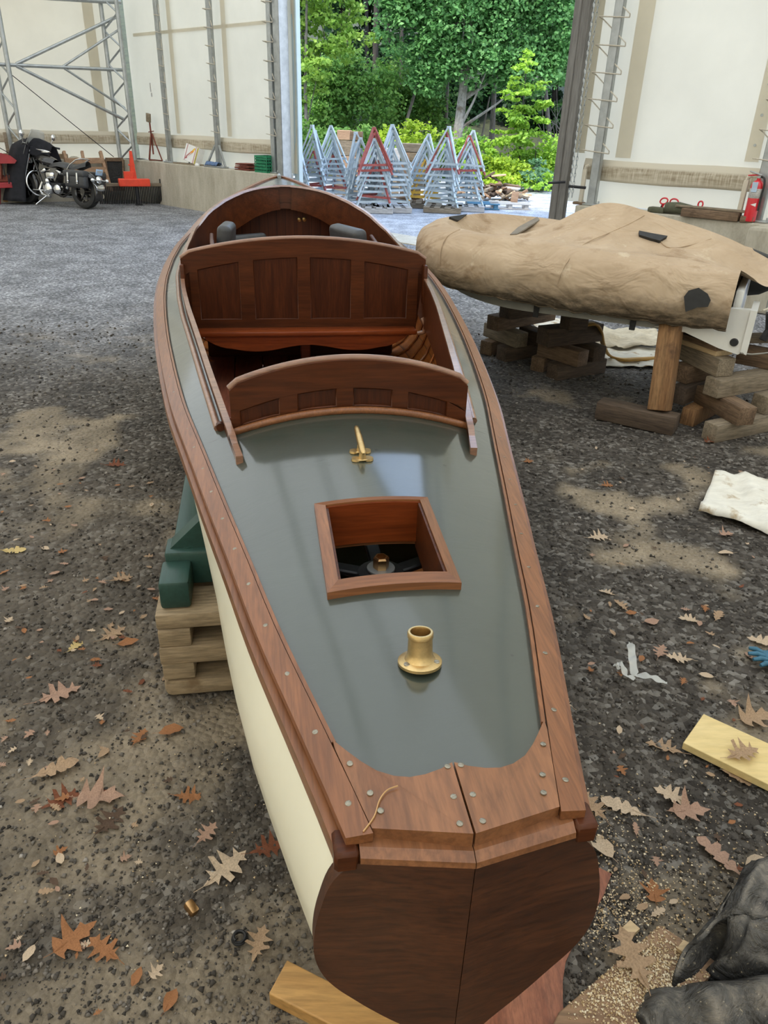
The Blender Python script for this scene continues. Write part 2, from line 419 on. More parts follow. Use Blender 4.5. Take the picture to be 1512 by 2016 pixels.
def chip_mesh(name, x, y, z, rad, flat, r, mat):
    n = len(x)
    base = np.array([[1, 0, 0], [-.5, .87, 0], [-.5, -.87, 0], [.25, .35, 1], [-.45, -.1, .8], [.2, -.45, .9], [0, 0, -1]], float)
    tri = np.array([[0, 3, 5], [0, 1, 3], [1, 4, 3], [1, 2, 4], [2, 5, 4], [2, 0, 5], [3, 4, 5], [1, 0, 6], [2, 1, 6], [0, 2, 6]])
    P = base[None] * (1 + .45 * (r.random((n, 7, 3)) - .5)) * rad[:, None, None]
    P[:, :, 2] *= flat * (.6 + .8 * r.random(n))[:, None]
    ang = r.random(n) * 2 * PI; c, s = np.cos(ang)[:, None], np.sin(ang)[:, None]
    px = P[:, :, 0] * c - P[:, :, 1] * s; py = P[:, :, 0] * s + P[:, :, 1] * c
    tx = (r.random(n) - .5)[:, None] * .8; pz = P[:, :, 2] + px * tx
    vs = np.stack([px + x[:, None], py + y[:, None], pz + z[:, None]], -1).reshape(-1, 3)
    fs = (tri[None] + (np.arange(n) * 7)[:, None, None]).reshape(-1, 3)
    return npmesh(name, vs, fs, mat)
x, y, r = scatter_chips(62000, .35, 6.5, 0, 0, 0, 5)
rad = (.0026 + .0072 * r.random(len(x)) ** 2.6) * (0.75 + .16 * y)
# fewer stones where the tan mud shows
keep = r.random(len(x)) > .50 * mudf(x, y)
x, y, rad = x[keep], y[keep], rad[keep]
o = link('gravel', chip_mesh('gravel', x, y, hfloor(x, y) + rad * .15, rad, .75, r, M['stones']))
tag(o, 'loose dark chips of gravel covering the dirt floor around the launch', 'gravel', kind='stuff')

# ------------------------------------------------------------------ fabric hall
def fabric(name, dif, tra, f, stain=0.0):
    t = NT(name); v = t.coord(); n = t.noise(v, 1.3, 4, .6)
    c = t.ramp(n, [(.3, tuple(q * (.95 - stain) for q in dif)), (.7, dif)]); c2 = t.ramp(n, [(.3, tuple(q * (.94 - stain) for q in tra)), (.7, tra)])
    d = t.n('ShaderNodeBsdfDiffuse'); t.l(c, d.inputs['Color']); tr = t.n('ShaderNodeBsdfTranslucent'); t.l(c2, tr.inputs['Color'])
    mx = t.n('ShaderNodeMixShader'); mx.inputs[0].default_value = f; t.l(d.outputs[0], mx.inputs[1]); t.l(tr.outputs[0], mx.inputs[2]); t.l(mx.outputs[0], t.out.inputs['Surface'])
    return t.m
M['fabric'] = fabric('white_membrane', (.80, .745, .63), (.79, .70, .515), .50, .03)
M['fabric_roof'] = fabric('roof_membrane', (.80, .78, .73), (.80, .76, .67), .52, .02)
M['beige_strip'] = fabric('beige_membrane_pocket', (.74, .69, .58), (.70, .63, .48), .47, .08)
def hem_mat():
    t = NT('stained_hem'); v = t.coord((1.2, 1.2, 9)); n = t.noise(v, 3.5, 6, .65); n2 = t.noise(t.coord((60, 60, 4)), 1, 3, .6)
    dirt = t.ramp(t.mix(.5, n, n2), [(.36, (.27, .215, .14)), (.50, (.43, .37, .27)), (.62, (.58, .52, .41))])
    sp = t.n('ShaderNodeSeparateXYZ'); t.l(t.coord(), sp.inputs[0]); mr = t.n('ShaderNodeMapRange'); t.l(sp.outputs[2], mr.inputs[0]); mr.inputs[1].default_value = 1.05; mr.inputs[2].default_value = 1.32
    band = t.ramp(mr.outputs[0], [(.10, (.85, .85, .85)), (.30, (0, 0, 0)), (.62, (0, 0, 0)), (.72, (1, 1, 1))]); c = t.mix(band, dirt, (.62, .565, .45, 1))
    t.bsdf(c, .85); return t.m
M['hem'] = hem_mat()
WID, HV, LEN = 21.0, 5.0, 15.0
SHED_D = (WE(577, 345)[0], WE(1112, 330)[0], 8.0)        # door: u from, u to, height
def roofz(u): return HV + 5.4 * math.sin(PI * min(max(u / WID, 0), 1)) ** .75
# end wall with the doorway left open; very slight bulge of the membrane
def endwall():
    mb = MB(); cols = [0, 1.6, 3.25, 4.9, SHED_D[0]] ; cols2 = [SHED_D[1], 10.95, 12.96, 15, 17, 19, WID]
    for A in (cols, cols2):
        for a, b in zip(A[:-1], A[1:]):
            n = 9; m = 14
            def fn(i, j):
                u = a + (b - a) * i / (n - 1); z = .8 + (roofz(u) - .8) * j / (m - 1)
                return B(u, -.10 - .05 * math.sin(PI * i / (n - 1)) * math.sin(PI * min(1, j / 4)), z)
            mb.grid(fn, n, m)
    def top(i, j):
        u = SHED_D[0] + (SHED_D[1] - SHED_D[0]) * i / 10; return B(u, -.10, SHED_D[2] + (roofz(u) - SHED_D[2]) * j / 3)
    mb.grid(top, 11, 4); return mb
struct(endwall().build('wall_back', M['fabric'], smooth=60))
def sidewall():
    mb = MB()
    for a, b in ((0, 2.25), (2.25, 5.2), (5.2, 8.2), (8.2, 11.2), (11.2, LEN)):
        def fn(i, j):
            v = a + (b - a) * i / 10; z = .8 + (HV - .8) * j / 12
            return SB(-.06 - .05 * math.sin(PI * i / 10) * math.sin(PI * j / 12), v, z)
        mb.grid(fn, 11, 13)
    return mb
struct(sidewall().build('wall_left', M['fabric'], smooth=60))
mb = MB(); mb.grid(lambda i, j: B(WID + .05, LEN * i / 10, HV * j / 6), 11, 7); struct(mb.build('wall_right', M['fabric']))
mb = MB(); mb.grid(lambda i, j: B(-4.5 + (WID + 4.5) * i / 20, LEN, roofz(-4.5 + (WID + 4.5) * i / 20) * j / 6), 21, 7); struct(mb.build('wall_front', M['fabric']))
mb = MB(); mb.grid(lambda i, j: B(-4.5 + (WID + 4.5) * (i / 48), -.1 + (LEN + .1) * j / 14, roofz(-4.5 + (WID + 4.5) * i / 48)), 49, 15); struct(mb.build('ceiling', M['fabric_roof'], smooth=60))
# concrete knee walls
def conc_mat():
    t = NT('poured_concrete'); v = t.coord((1, 1, .25)); n = t.noise(v, 5, 6, .65); n2 = t.noise(t.coord(), 40, 3, .6)
    c = t.ramp(t.mix(.25, n, n2), [(.30, (.33, .295, .225)), (.5, (.46, .42, .335)), (.7, (.58, .54, .45))]); t.bsdf(c, .9, 0, t.bump(n2, .25, .004)); return t.m
M['concrete'] = conc_mat()
def wallbox(u0, u1, v0, v1, z0, z1, bev=.012):
    mb = MB(); mb.box(B((u0 + u1) / 2, (v0 + v1) / 2, (z0 + z1) / 2), (u1 - u0, abs(v1 - v0), z1 - z0), bev, YAW_E); return mb
struct(wallbox(-.25, SHED_D[0] - .25, -.22, .22, -.1, .79).build('baseboard_back', M['concrete']))
struct(wallbox(SHED_D[1] + .35, 13.35, -.22, .22, -.1, .79).build('baseboard_back', M['concrete']))
mb = MB(); mb.box(SB(-.02, 7.3, .345), (15.0, .48, .89), .012, YAW_S); struct(mb.build('baseboard_left', M['concrete']))
mb = wallbox(SHED_D[0] - .3, SHED_D[1] + .4, -.55, .15, -.12, .012, .005); struct(mb.build('trim_1', M['concrete']))   # concrete sill under the door
# hem band of the membrane, dirty along its fold
def hemband(name, p, q, n=20):
    mb = MB()
    prof = [(.015, .20), (.030, .15), (.042, .08), (.040, 0.0), (.035, -.02), (.012, -.035)]
    def fn(i, j):
        a = p + (q - p) * i / (n - 1); return (a, prof[j][0] + .006 * math.sin(a * 7), 1.10 + prof[j][1] + .008 * math.sin(a * 3.1))
    return mb, fn, n, len(prof)
for nm, p, q in (('trim_2', .1, SHED_D[0] - .25), ('trim_3', SHED_D[1] + .25, WID)):
    mb, fn, n, k = hemband(nm, p, q); mb.grid(lambda i, j: B(fn(i, j)[0], fn(i, j)[1] - .06, fn(i, j)[2]), n, k); struct(mb.build(nm, M['hem'], smooth=60))
mb, fn, n, k = hemband('trim_4', .1, LEN - .5); mb.grid(lambda i, j: SB(fn(i, j)[1] - .03, fn(i, j)[0], fn(i, j)[2]), n, k); struct(mb.build('trim_4', M['hem'], smooth=60))
# beige lacing pockets beside the posts and the welded horizontal seam
def strip_end(name, u0, u1, z0, z1, off=-.055):
    mb = MB(); mb.grid(lambda i, j: B(u0 + (u1 - u0) * i, off + .004 * i, z0 + (z1 - z0) * j / 10), 2, 11); o = mb.build(name, M['beige_strip']); struct(o); return o
k_ = 5
PU = [WE(x, y, .06)[0] for x, y in ((336, 322), (432, 332), (541, 330), (1166, 390), (1484, 445))]
for u0, u1, z0 in ((PU[0] + .15, PU[0] + .29, 1.32), (PU[1] + .17, PU[1] + .31, 1.32), (PU[2] - .17, PU[2] - .07, 1.32), (PU[3] - .40, PU[3] - .26, 1.36), (PU[3] + .16, PU[3] + .36, 1.33), (PU[4] - .30, PU[4] - .15, 1.36)):
    strip_end(f'trim_{k_}', u0, u1, z0, 5.2); k_ += 1
mb = MB(); mb.grid(lambda i, j: B(.3 + (PU[2] - .2) * i / 12, -.075, 3.0 + .055 * j), 13, 2); struct(mb.build(f'trim_{k_}', M['beige_strip'])); k_ += 1
for v0, v1 in ((.50, .70), (2.75, 2.95)):
    mb = MB(); mb.grid(lambda i, j: SB(-.02, v0 + (v1 - v0) * i, 1.3 + 2.6 * j / 6), 2, 7); struct(mb.build(f'trim_{k_}', M['beige_strip'])); k_ += 1

# ------------------------------------------------------------------ steel posts with lacing, trusses, door frame
def post(u, label, z0, lean=0.0, w=.11, foot=True, lace=(-.13, .16), zl0=1.4, step=.27, z1=4.6, rings=True):
    t = thing('steel_post', label, 'post', B(u, .06, z0), YAW_E, 'steel posts along the end wall')
    zt = roofz(u) - .15; mb = MB(); mb.box((0, 0, (zt - z0) / 2), (w, .07, zt - z0), .008); mb.build('pole', M['galv'], t)
    if foot: mb = MB(); mb.box((0, 0, .012), (w * 2.2, .16, .02), .004); mb.box((-w, -.03, .03), (.02, .02, .05), .004); mb.box((w, -.03, .03), (.02, .02, .05), .004); mb.build('base_plate', M['galv'], t)
    pts = []; z = zl0; k = 0
    while z < z1 - .1:
        a, b = lace
        pts += [(a, -.05, z - z0), (b, -.05, z - z0 - .03), (b + .005, -.06, z - z0 + .0)]
        z += step
        pts += [(a, .055, z - z0 - .02)]
    pts = [(p[0], p[1], p[2]) for p in pts]
    mb = MB()
    for i in range(len(pts) - 1): mb.tube([pts[i], pts[i + 1]], .007, 5)
    mb.build('lacing_rope', M['rope'], t)
    return t
post(PU[0], 'grey steel post on the knee wall beside the rusty tripod stand', .79, lace=(-.02, .17))
post(PU[1], 'grey steel post with splayed foot behind the striped box', .79, lace=(-.12, .14))
post(PU[2], 'grey steel post nearest the open doorway, left of it', .79, lace=(-.14, .13))
post(PU[3], 'grey steel post laced with rope right of the open doorway', .79, lace=(-.22, .16))
post(PU[4], 'grey steel post behind the fire extinguisher', .79, lace=(-.16, .18), w=.13)
b_ = MB(); b_.box((0, 0, 0), (.62, .14, .03), .006)
t = thing('foot_bracket', 'grey splayed steel bracket at the foot of the middle post', 'bracket', B(PU[1], .13, .805), YAW_E)
mb2 = MB(); mb2.beam((-.30, 0, .01), (-.06, .05, .36), .035, .03); mb2.beam((.30, 0, .01), (.06, .05, .36), .035, .03); mb2.build('brace', M['galv'], t); b_.build('base_plate', M['galv'], t)

def truss(name, label, path_o, path_i, nzig, group, r=.042):
    t = thing(name, label, 'truss', path_o(0), 0, group); o0 = Vector(path_o(0)); N = 26
    mb = MB(); mb.tube([Vector(path_o(i / N)) - o0 for i in range(N + 1)], r, 10); mb.build('chord', M['galv'], t)
    mb = MB(); mb.tube([Vector(path_i(i / N)) - o0 for i in range(N + 1)], r, 10); mb.build('chord', M['galv'], t)
    mb = MB()
    for k in range(nzig):
        a, b = k / nzig, (k + 1) / nzig
        P, Q = (path_o, path_i) if k % 2 == 0 else (path_i, path_o)
        mb.tube([Vector(P(a)) - o0, Vector(Q(b)) - o0], r * .42, 6)
    mb.build('web_bars', M['galv'], t); return t
def arch(v, off, z0=.79):
    def f(s):
        if s < .5: z = z0 + (4.5 - z0) * s / .5; u = off - .06 * math.sin(PI * s)
        else:
            q = (s - .5) / .5; u = off - .06 * math.sin(PI * min(s, 1)) + 10.3 * q ** 1.6; z = max(4.5, min(4.5 + 5.2 * math.sin(PI / 2 * q) ** .8, roofz(max(u - 1.0, 0)) - .35 - off * .8))
        return SB(u, v, z)
    return f
truss('arch_truss', 'grey lattice arch rib in the corner of the hall', arch(.38, .20), arch(.16, .52), 26, 'lattice arch ribs of the fabric hall')
truss('arch_truss', 'bright lattice arch rib rising behind the motorcycle', arch(WS(26, 307, .1)[0], .04), arch(WS(26, 307, .1)[0] - .17, .34), 26, 'lattice arch ribs of the fabric hall')
# K-bracing between the two arch ribs, all in one welded frame
t = thing('brace_frame', 'welded grey K-shaped pipe bracing between the two arch ribs', 'brace', SB(.25, 2.38, 2.35), 0)
def bl(a, b, r, nm):
    pa = SB(.25, a[0], a[1]) - SB(.25, 2.38, 2.35); pb = SB(.25, b[0], b[1]) - SB(.25, 2.38, 2.35)
    MB().tube([pa, pb], r, 8).build(nm, M['galv'], t)
w = lambda x, y: WS(x, y, .25)
bl(w(-40, 125), w(243, 138), .032, 'strut'); bl(w(32, 126), w(236, 30), .03, 'diagonal_brace'); bl(w(32, 130), w(246, 236), .03, 'diagonal_brace')
bl(w(124, 131), w(238, 56), .022, 'diagonal_brace'); bl(w(124, 133), w(246, 213), .022, 'diagonal_brace'); bl(w(-40, -12), w(238, 5), .035, 'strut')
a = SB(.2, *WS(20, 145, .2)); b = SB(.2, *WS(224, 309, .2)); mb = MB(); mb.tube([a, b], .008, 6)
tag(mb.build('bracing_cable', M['black_iron']), 'thin dark cable running diagonally down to the corner rib', 'cable')
a = SB(.2, *WS(-20, 280, .2)); b = SB(.2, *WS(36, 312, .2)); mb = MB(); mb.tube([a, b], .008, 6)
tag(mb.build('bracing_cable', M['black_iron']), 'thin dark cable slanting down behind the red machine', 'cable')

# door frame: left steel jamb, right timber-faced jamb, header
D0, D1, DH = SHED_D
mb = MB(); mb.box(B(D0 - .24, .02, DH / 2), (.16, .14, DH), .01, YAW_E); mb.box(B(D0 - .12, .05, DH / 2), (.07, .20, DH), .01, YAW_E); struct(mb.build('door_1_jamb', M['galv']))
M['skylit_jamb'] = plain('skylight_tinted_jamb', (.46, .56, .59), .4, .3, .06, 3)  # skylight's blue tint on the galvanized steel is put into this colour
mb = MB(); mb.box(B(D0 - .035, -.16, DH / 2), (.12, .10, DH), .01, YAW_E); struct(mb.build('door_1_jamb', M['skylit_jamb']))
M['jamb_dark'] = wood('grey_steel_jamb', (.13, .12, .105), (.24, .23, .21), 2, 9, 12, .6, 0, .15, .35)
mb = MB(); mb.box(B(D1 + .04, .10, DH / 2), (.10, .26, DH), .01, YAW_E); mb.box(B(D1 + .135, .18, DH / 2), (.12, .07, DH), .01, YAW_E); struct(mb.build('door_1_jamb', M['jamb_dark']))
mb = MB(); mb.box(B((D0 + D1) / 2, .02, DH + .1), (D1 - D0 + .6, .18, .22), .01, YAW_E); struct(mb.build('door_1_header', M['galv']))
# chain beside the door
def chain(u, v, z0, z1, label):
    r = MB(); n = int((z1 - z0) / .045)
    for k in range(n):
        z = z0 + k * .045; P = []
        for q in range(8):
            a = 2 * PI * q / 8; x = .011 * math.cos(a); zz = .027 * math.sin(a)
            P.append((x, 0, zz) if k % 2 else (0, x, zz))
        P = [Vector(p) + Vector((0, 0, z)) for p in P]; r.tube(P, .0042, 4, closed=True)
    o = r.build('door_chain', M['galv']); o.location = B(u, v, 0); tag(o, label, 'chain', 'hoist chains beside the doorway'); return o
chain(WE(1147, 180, .30)[0], .30, .9, 5.6, 'steel hoist chain nearer the right door jamb'); chain(WE(1154, 180, .28)[0], .28, .9, 5.6, 'steel hoist chain nearer the laced post')
mb = MB(); u_ = WE(1090, 398, .3)[0]; mb.tube([B(u_ - .08, .35, 1.02), B(u_ + .10, .25, 1.04)], .014, 8); tag(mb.build('door_latch', M['black_iron']), 'short dark handle sticking out of the right door jamb', 'handle')
mb = MB(); mb.tube([B(PU[3] - .20, .32, 1.0), B(PU[3] - .04, .18, .99)], .016, 8); tag(mb.build('latch_bar', M['black_iron']), 'short dark bar at the foot of the laced post', 'bar')
# roll-up pipes under the hem
for (u0, lab) in ((PU[3] - .13, 'weathered bent pipe bracket beside the laced post'), (PU[4] - .17, 'weathered pipe bracket left of the fire extinguisher')):
    t = thing('pipe_bracket', lab, 'bracket', B(u0, .1, .79), YAW_E)
    mb = MB(); mb.box((0, 0, .20), (.05, .04, .40), .006); mb.build('bar', M['hem'], t); mb = MB(); mb.box((-.02, 0, .015), (.14, .09, .03), .008); mb.build('foot', M['timber_brown'], t)
    mb = MB(); mb.tube([(0, 0, .38), (.01, .0, .43), (.05, 0, .45)], .02, 8); mb.build('hook', M['hem'], t)
# ------------------------------------------------------------------ the launch (local frame: x athwart, y forward from the stern, z up)
HT = [0, .15, .3, .45, .68, .95, 1.33, 1.65, 2.0, 2.42, 2.8, 3.2, 3.6, 4.1, 4.6, 5.2, 5.6, 6.0, 6.4, 6.7, 6.9, 7.1]
HW = [.158, .195, .233, .273, .32, .38, .46, .53, .588, .65, .697, .738, .765, .774, .757, .692, .64, .545, .39, .24, .125, .004]
ZT = [0, 1, 2, 3, 4, 5, 6, 7, 7.1]; ZV = [.74, .75, .765, .785, .82, .87, .96, 1.13, 1.15]
KT = [0, 1.4, 2.2, 3, 4, 5, 7]; KV = [.5, .5, .45, .38, .30, .25, .25]
CT = [1.15, 1.34, 1.77, 2.24, 2.64, 3.0, 3.53, 4.1, 4.6, 5.0, 5.3, 5.55, 5.68, 5.74]
CS = [.318, .352, .42, .49, .55, .595, .645, .66, .64, .56, .45, .29, .14, 0.0]
CZT = [1.15, 1.34, 1.77, 2.24, 2.64, 3.53, 4.1, 4.6, 5.06, 5.3, 5.5, 5.74]; CZV = [.815, .832, .85, .868, .88, .893, .913, .952, 1.035, 1.075, 1.118, 1.152]
def sm(x, X, Y, d=.10): return float(np.mean(np.interp(np.clip(x + np.linspace(-d, d, 9), X[0], X[-1]), X, Y)))
def bw(t): return sm(t, HT, HW, min(.12, t, 7.1 - t) if 0 < t < 7.1 else 0)
def bz(t): return sm(t, ZT, ZV, .3)
def bk(t): return float(np.interp(t, KT, KV))
def dz(s, t): w = bw(t); return bz(t) + bk(t) * max(0.0, w * w - s * s)
def cw(t): return sm(t, CT, CS, .05) if 1.2 < t < 5.68 else float(np.interp(t, CT, CS))
def cz(t): return sm(t, CZT, CZV, .12)
TH = math.radians(10.0)
boat = thing('launch', 'long varnished wooden launch with green canvas deck and cream hull', 'boat', (.13, .71, 0), TH)
BM = boat.matrix_basis.copy()
def BW(s, t, z):
    return Vector((.13 - math.sin(TH) * t + math.cos(TH) * s, .71 + math.cos(TH) * t + math.sin(TH) * s, z))

# hull
def keelz(t): return float(np.interp(t, [0, .5, 1.5, 3, 4.5, 5.8, 6.4, 6.7, 6.9, 7.0, 7.1], [.290, .262, .220, .20, .22, .29, .40, .53, .70, .88, 1.12]))
VF = [0, .12, .25, .38, .5, .62, .74, .84, .92, .97, 1]
R_ST = [1, 1.16, 1.28, 1.34, 1.335, 1.23, 1.0, .69, .38, .16, .08]
R_AF = [1, .995, .98, .945, .885, .78, .61, .44, .26, .12, .05]
R_MD = [1, 1.005, 1.0, .99, .975, .94, .87, .74, .50, .25, .05]
R_BW = [1, .93, .86, .78, .69, .59, .47, .35, .22, .12, .06]
def section(t, off=0.0):
    a = float(np.interp(t, [0, .9, 1.6], [1, .28, 0])); d = float(np.interp(t, [0, .9, 1.6, 2.35, 3.0], [0, .72, 1, .9, 0])); b = min(1, max(0, (t - 3.8) / 3.0)); c = 1 - a - b - d
    w = bw(t); zs = bz(t); zk = keelz(t); P = []
    for f, x, y, z, q in zip(VF, R_ST, R_MD, R_BW, R_AF):
        P.append((max(0.003, w * (a * x + c * y + b * z + d * q) - off), zs + (zk - zs) * f + off * f))
    return P
TS = np.concatenate([np.linspace(0, 2, 17), np.linspace(2.2, 6.4, 22), np.linspace(6.5, 7.1, 9)])
def hullmb(off, t0=0.0, t1=7.1):
    mb = MB(); ts = [t for t in TS if t0 - 1e-6 <= t <= t1 + 1e-6]; rows = []
    for t in ts:
        P = section(t, off); rows.append([(-s, t, z) for s, z in P] + [(s, t, z) for s, z in reversed(P)])
    mb.grid(lambda i, j: rows[i][j], len(rows), len(rows[0])); return mb
h = hullmb(0.0).build('hull', M['cream'], boat, 60)
# interior planking (cedar strakes with dark seams and nail dots)
def cedar_mat():
    t = NT('cedar_strakes'); v = t.coord((14, 1.1, 14)); a = t.noise(v, 1, 6, .6, .5)
    c = t.ramp(a, [(.3, (.24, .066, .011)), (.7, (.46, .155, .030))])
    w1 = t.n('ShaderNodeTexWave', bands_direction='Z', wave_profile='SAW'); t.l(t.coord(), w1.inputs['Vector']); w1.inputs['Scale'].default_value = 3.4
    c = t.mix(1.0, c, t.ramp(w1.outputs['Fac'], [(.0, (.12, .12, .12)), (.10, (1, 1, 1))]), 'MULTIPLY')
    t.bsdf(c, .38, coat=.5); return t.m
M['cedar_str'] = cedar_mat()
hullmb(.024, .3, 6.5).build('inner_planking', M['cedar_str'], boat, 60)
for t in np.arange(1.5, 5.4, .17):
    P = section(t, .032)
    mb = MB(); mb.tube([(-s, t, z) for s, z in P[1:10]] + [(s, t, z) for s, z in reversed(P[1:10])], .007, 5); mb.build('rib', M['cedar'], boat)

# covering boards, rub rails, canvas beading
def strip(sgn, fa, fb, th, ts):
    """strip between two athwart offsets, thickness th upward"""
    mb = MB(); rows = []
    for t in ts:
        a, za = fa(t); b, zb = fb(t)
        rows.append([(sgn * a, t, za), (sgn * a, t, za + th), (sgn * b, t, zb + th), (sgn * b, t, zb)])
    mb.grid(lambda i, j: rows[i][j % 4], len(rows), 5); n = len(rows)
    mb.add(rows[0], [(0, 1, 2, 3)]); mb.add(rows[-1], [(3, 2, 1, 0)]); return mb
ts_r = [t for t in np.linspace(-.004, 7.06, 90)]
for sgn in (-1, 1):
    strip(sgn, lambda t: (bw(t) + .012, bz(t) - .004), lambda t: (max(.001, bw(t) - .025), dz(max(0, bw(t) - .025), t) - .004), .016, ts_r).build('covering_board', M['mahog_y'], boat, 35)
    o = strip(sgn, lambda t: (bw(t) + .026, bz(t) - .040), lambda t: (bw(t) + .001, bz(t) - .040), .030, ts_r).build('rub_rail', M['mahog_y'], boat, 35)
    strip(sgn, lambda t: (max(.0008, bw(t) - .027), dz(max(0, bw(t) - .027), t) - .002), lambda t: (max(.0002, bw(t) - .034), dz(max(0, bw(t) - .034), t) - .002), .011, np.linspace(.168, 6.9, 86)).build('canvas_beading', M['mahog_y'], boat, 60)

# canvas deck
def deck_mat():
    t = NT('green_canvas_deck'); v = t.coord(); n = t.noise(v, 2.2, 5, .6); f = t.noise(v, 90, 3, .6)
    c = t.ramp(n, [(.3, (.033, .041, .030)), (.7, (.044, .054, .040))])
    scuff = t.ramp(t.noise(v, 14, 5, .7), [(.70, (0, 0, 0)), (.80, (.6, .6, .6))]); c = t.mix(scuff, c, (.10, .12, .10, 1))
    spots = t.n('ShaderNodeTexVoronoi'); t.l(v, spots.inputs['Vector']); spots.inputs['Scale'].default_value = 9
    dk = t.ramp(spots.outputs['Distance'], [(.045, (.35, .35, .35)), (.062, (1, 1, 1))]); c = t.mix(1.0, c, dk, 'MULTIPLY')
    wr = t.noise(t.coord((4, 9, 4)), 1.0, 5, .6, 1.2)
    b1 = t.n('ShaderNodeBump'); t.l(wr, b1.inputs['Height']); b1.inputs['Strength'].default_value = .07; b1.inputs['Distance'].default_value = .03
    b2 = t.n('ShaderNodeBump'); t.l(f, b2.inputs['Height']); b2.inputs['Strength'].default_value = .05; b2.inputs['Distance'].default_value = .002; t.l(b1.outputs[0], b2.inputs['Normal'])
    t.bsdf(c, .42, 0, b2.outputs[0], 1.0, .10, .4); t.p.inputs['Coat IOR'].default_value = 1.6; return t.m
M['deck'] = deck_mat()
HX, HY0, HY1 = .122, .535, .842; HXO = -.012
mb = MB()
tsd = sorted(set(list(np.linspace(.06, 1.345, 26)) + [HY0 + .01, HY1 - .01]))
def scols(t):
    w = max(bw(t) - .005, .13); a = np.linspace(-w, HXO - HX, 9); b = np.linspace(HXO - HX, HXO + HX, 9); c = np.linspace(HXO + HX, w, 9)
    return list(a) + list(b[1:]) + list(c[1:])
G_ = [scols(t) for t in tsd]
mb.grid(lambda i, j: (G_[i][j], tsd[i], dz(G_[i][j], tsd[i])), len(tsd), 25,
        skip=lambda i, j: 8 <= j < 16 and HY0 < (tsd[i] + tsd[i + 1]) / 2 < HY1)
tsf = list(np.linspace(1.345, 5.6, 44)) + list(np.linspace(5.63, 5.74, 5))
for sg in (-1, 1):
    def fn(i, j):
        t = tsf[i]; a = cw(t); w = max(bw(t) - .005, a + .001); s = a + (w - a) * j / 7; return (sg * s, t, dz(s, t))
    mb.grid(fn, len(tsf), 8)
tsb = np.linspace(5.74, 7.06, 18)
mb.grid(lambda i, j: ((-1 + j / 8) * max(bw(tsb[i]) - .004, .001), tsb[i], dz((-1 + j / 8) * max(bw(tsb[i]) - .004, .001), tsb[i])), 18, 17)
mb.build('deck', M['deck'], boat, 50)
# deck under-side keeps the inside dark
# stern plates
def poly_plate(poly, th=.007, up=.004):
    return MB().prism(poly, lambda a, b: (a, b, dz(a, max(0, b)) + up + th), lambda a, b: (a, b, dz(a, max(0, b)) + up - .02))
arc = [(0, .092), (.020, .083), (.045, .0765), (.068, .0755), (.09, .082), (.113, .0965), (.133, .118), (.151, .142), (.1705, .170)]
for sg in (-1, 1):
    P = [(sg * (a + (.0016 if a == 0 else 0)), b) for a, b in arc] + [(sg * .1685, .150), (sg * .1335, .004), (sg * .0016, -.030)]
    poly_plate(P, .008).build('stern_plate', M['mahog_plate'], boat, 30)
# transom: two flat leaves meeting at the centre, moulded top and side edges
def tz(s, z): return -.032 * (1 - min(1, abs(s) / .16)) - .002
outl = []
P0 = section(0.0)
outl = [(s, z) for s, z in P0]
TB = [(0.0, .742 + .010)] + [(P0[0][0] - .012, P0[0][1] - .012)] + [(s + .004, z) for s, z in P0[1:-2]] + [(.02, P0[-1][1] - .004), (0.0, P0[-1][1] - .008)]
def spl(P, n=6):
    out = []
    for i in range(len(P) - 1):
        p0 = P[max(i - 1, 0)]; p1 = P[i]; p2 = P[i + 1]; p3 = P[min(i + 2, len(P) - 1)]
        for k in range(n):
            u = k / n; out.append(tuple(.5 * (2 * p1[d] + (p2[d] - p0[d]) * u + (2 * p0[d] - 5 * p1[d] + 4 * p2[d] - p3[d]) * u * u + (3 * p1[d] - p0[d] - 3 * p2[d] + p3[d]) * u ** 3) for d in range(len(p1))))
    out.append(tuple(P[-1])); return [Vector(q) for q in out] if isinstance(P[0], Vector) else out
side = spl(TB[1:-1], 5)
for sg in (-1, 1):
    poly = [(0.0006, .719), (.1655, .717)] + [q for q in side if q[1] < .712] + [(0.0006, TB[-1][1])]
    MB().prism([(sg * a, z) for a, z in poly], lambda a, z: (a, tz(a, z) - .014, z), lambda a, z: (a, tz(a, z) + .012, z)).build('transom_leaf', M['mahog_trans'], boat, 25)
# top moulding and dark rebate along the transom head
for sg in (-1, 1):
    vs = []
    for s_, t_ in ((.0006, -.032), (.152, -.004)):
        for dy, z_ in ((.016, .7385), (-.004, .7385), (-.017, .731), (-.019, .722), (-.012, .714), (.016, .714)): vs.append((sg * s_, t_ + dy, z_))
    mb = MB(); mb.add(vs, [(k, (k + 1) % 6, (k + 1) % 6 + 6, k + 6) for k in range(6)] + [tuple(range(6)), tuple(range(11, 5, -1))]); mb.build('transom_moulding', M['mahog_plate'], boat, 20)
    mb = MB(); mb.box((sg * .170, .003, .721), (.034, .046, .036), .005); mb.build('rail_end_block', M['mahog'], boat)
# screws
scr = MB(); scr.lathe([(.0047, -.002), (.0047, .0006), (.004, .0012), (.0012, .0013)], 12); scr.box((0, 0, .0011), (.0085, .0012, .0008))
scr_me = scr.mesh('screw', M['steelscrew'], 40)
def screw(s, t, dzz, sc=1.0):
    o = link('screw', scr_me, boat); o.location = (s, t, dz(s, t) + dzz); o.rotation_euler = (0, math.atan(2 * bk(t) * s), random.uniform(0, PI)); o.scale = (sc,) * 3
for sg in (-1, 1):
    for t in list(np.arange(.05, 1.4, .142)) + list(np.arange(1.47, 4.2, .165)): screw(sg * (bw(t) - .010), t, .0128, 1.0 if t < 2 else .9)
    for s, t in ((.010, .085), (.014, .032), (.016, -.012), (.118, .028), (.128, .060), (.150, .118)): screw(sg * s, t, .0125)
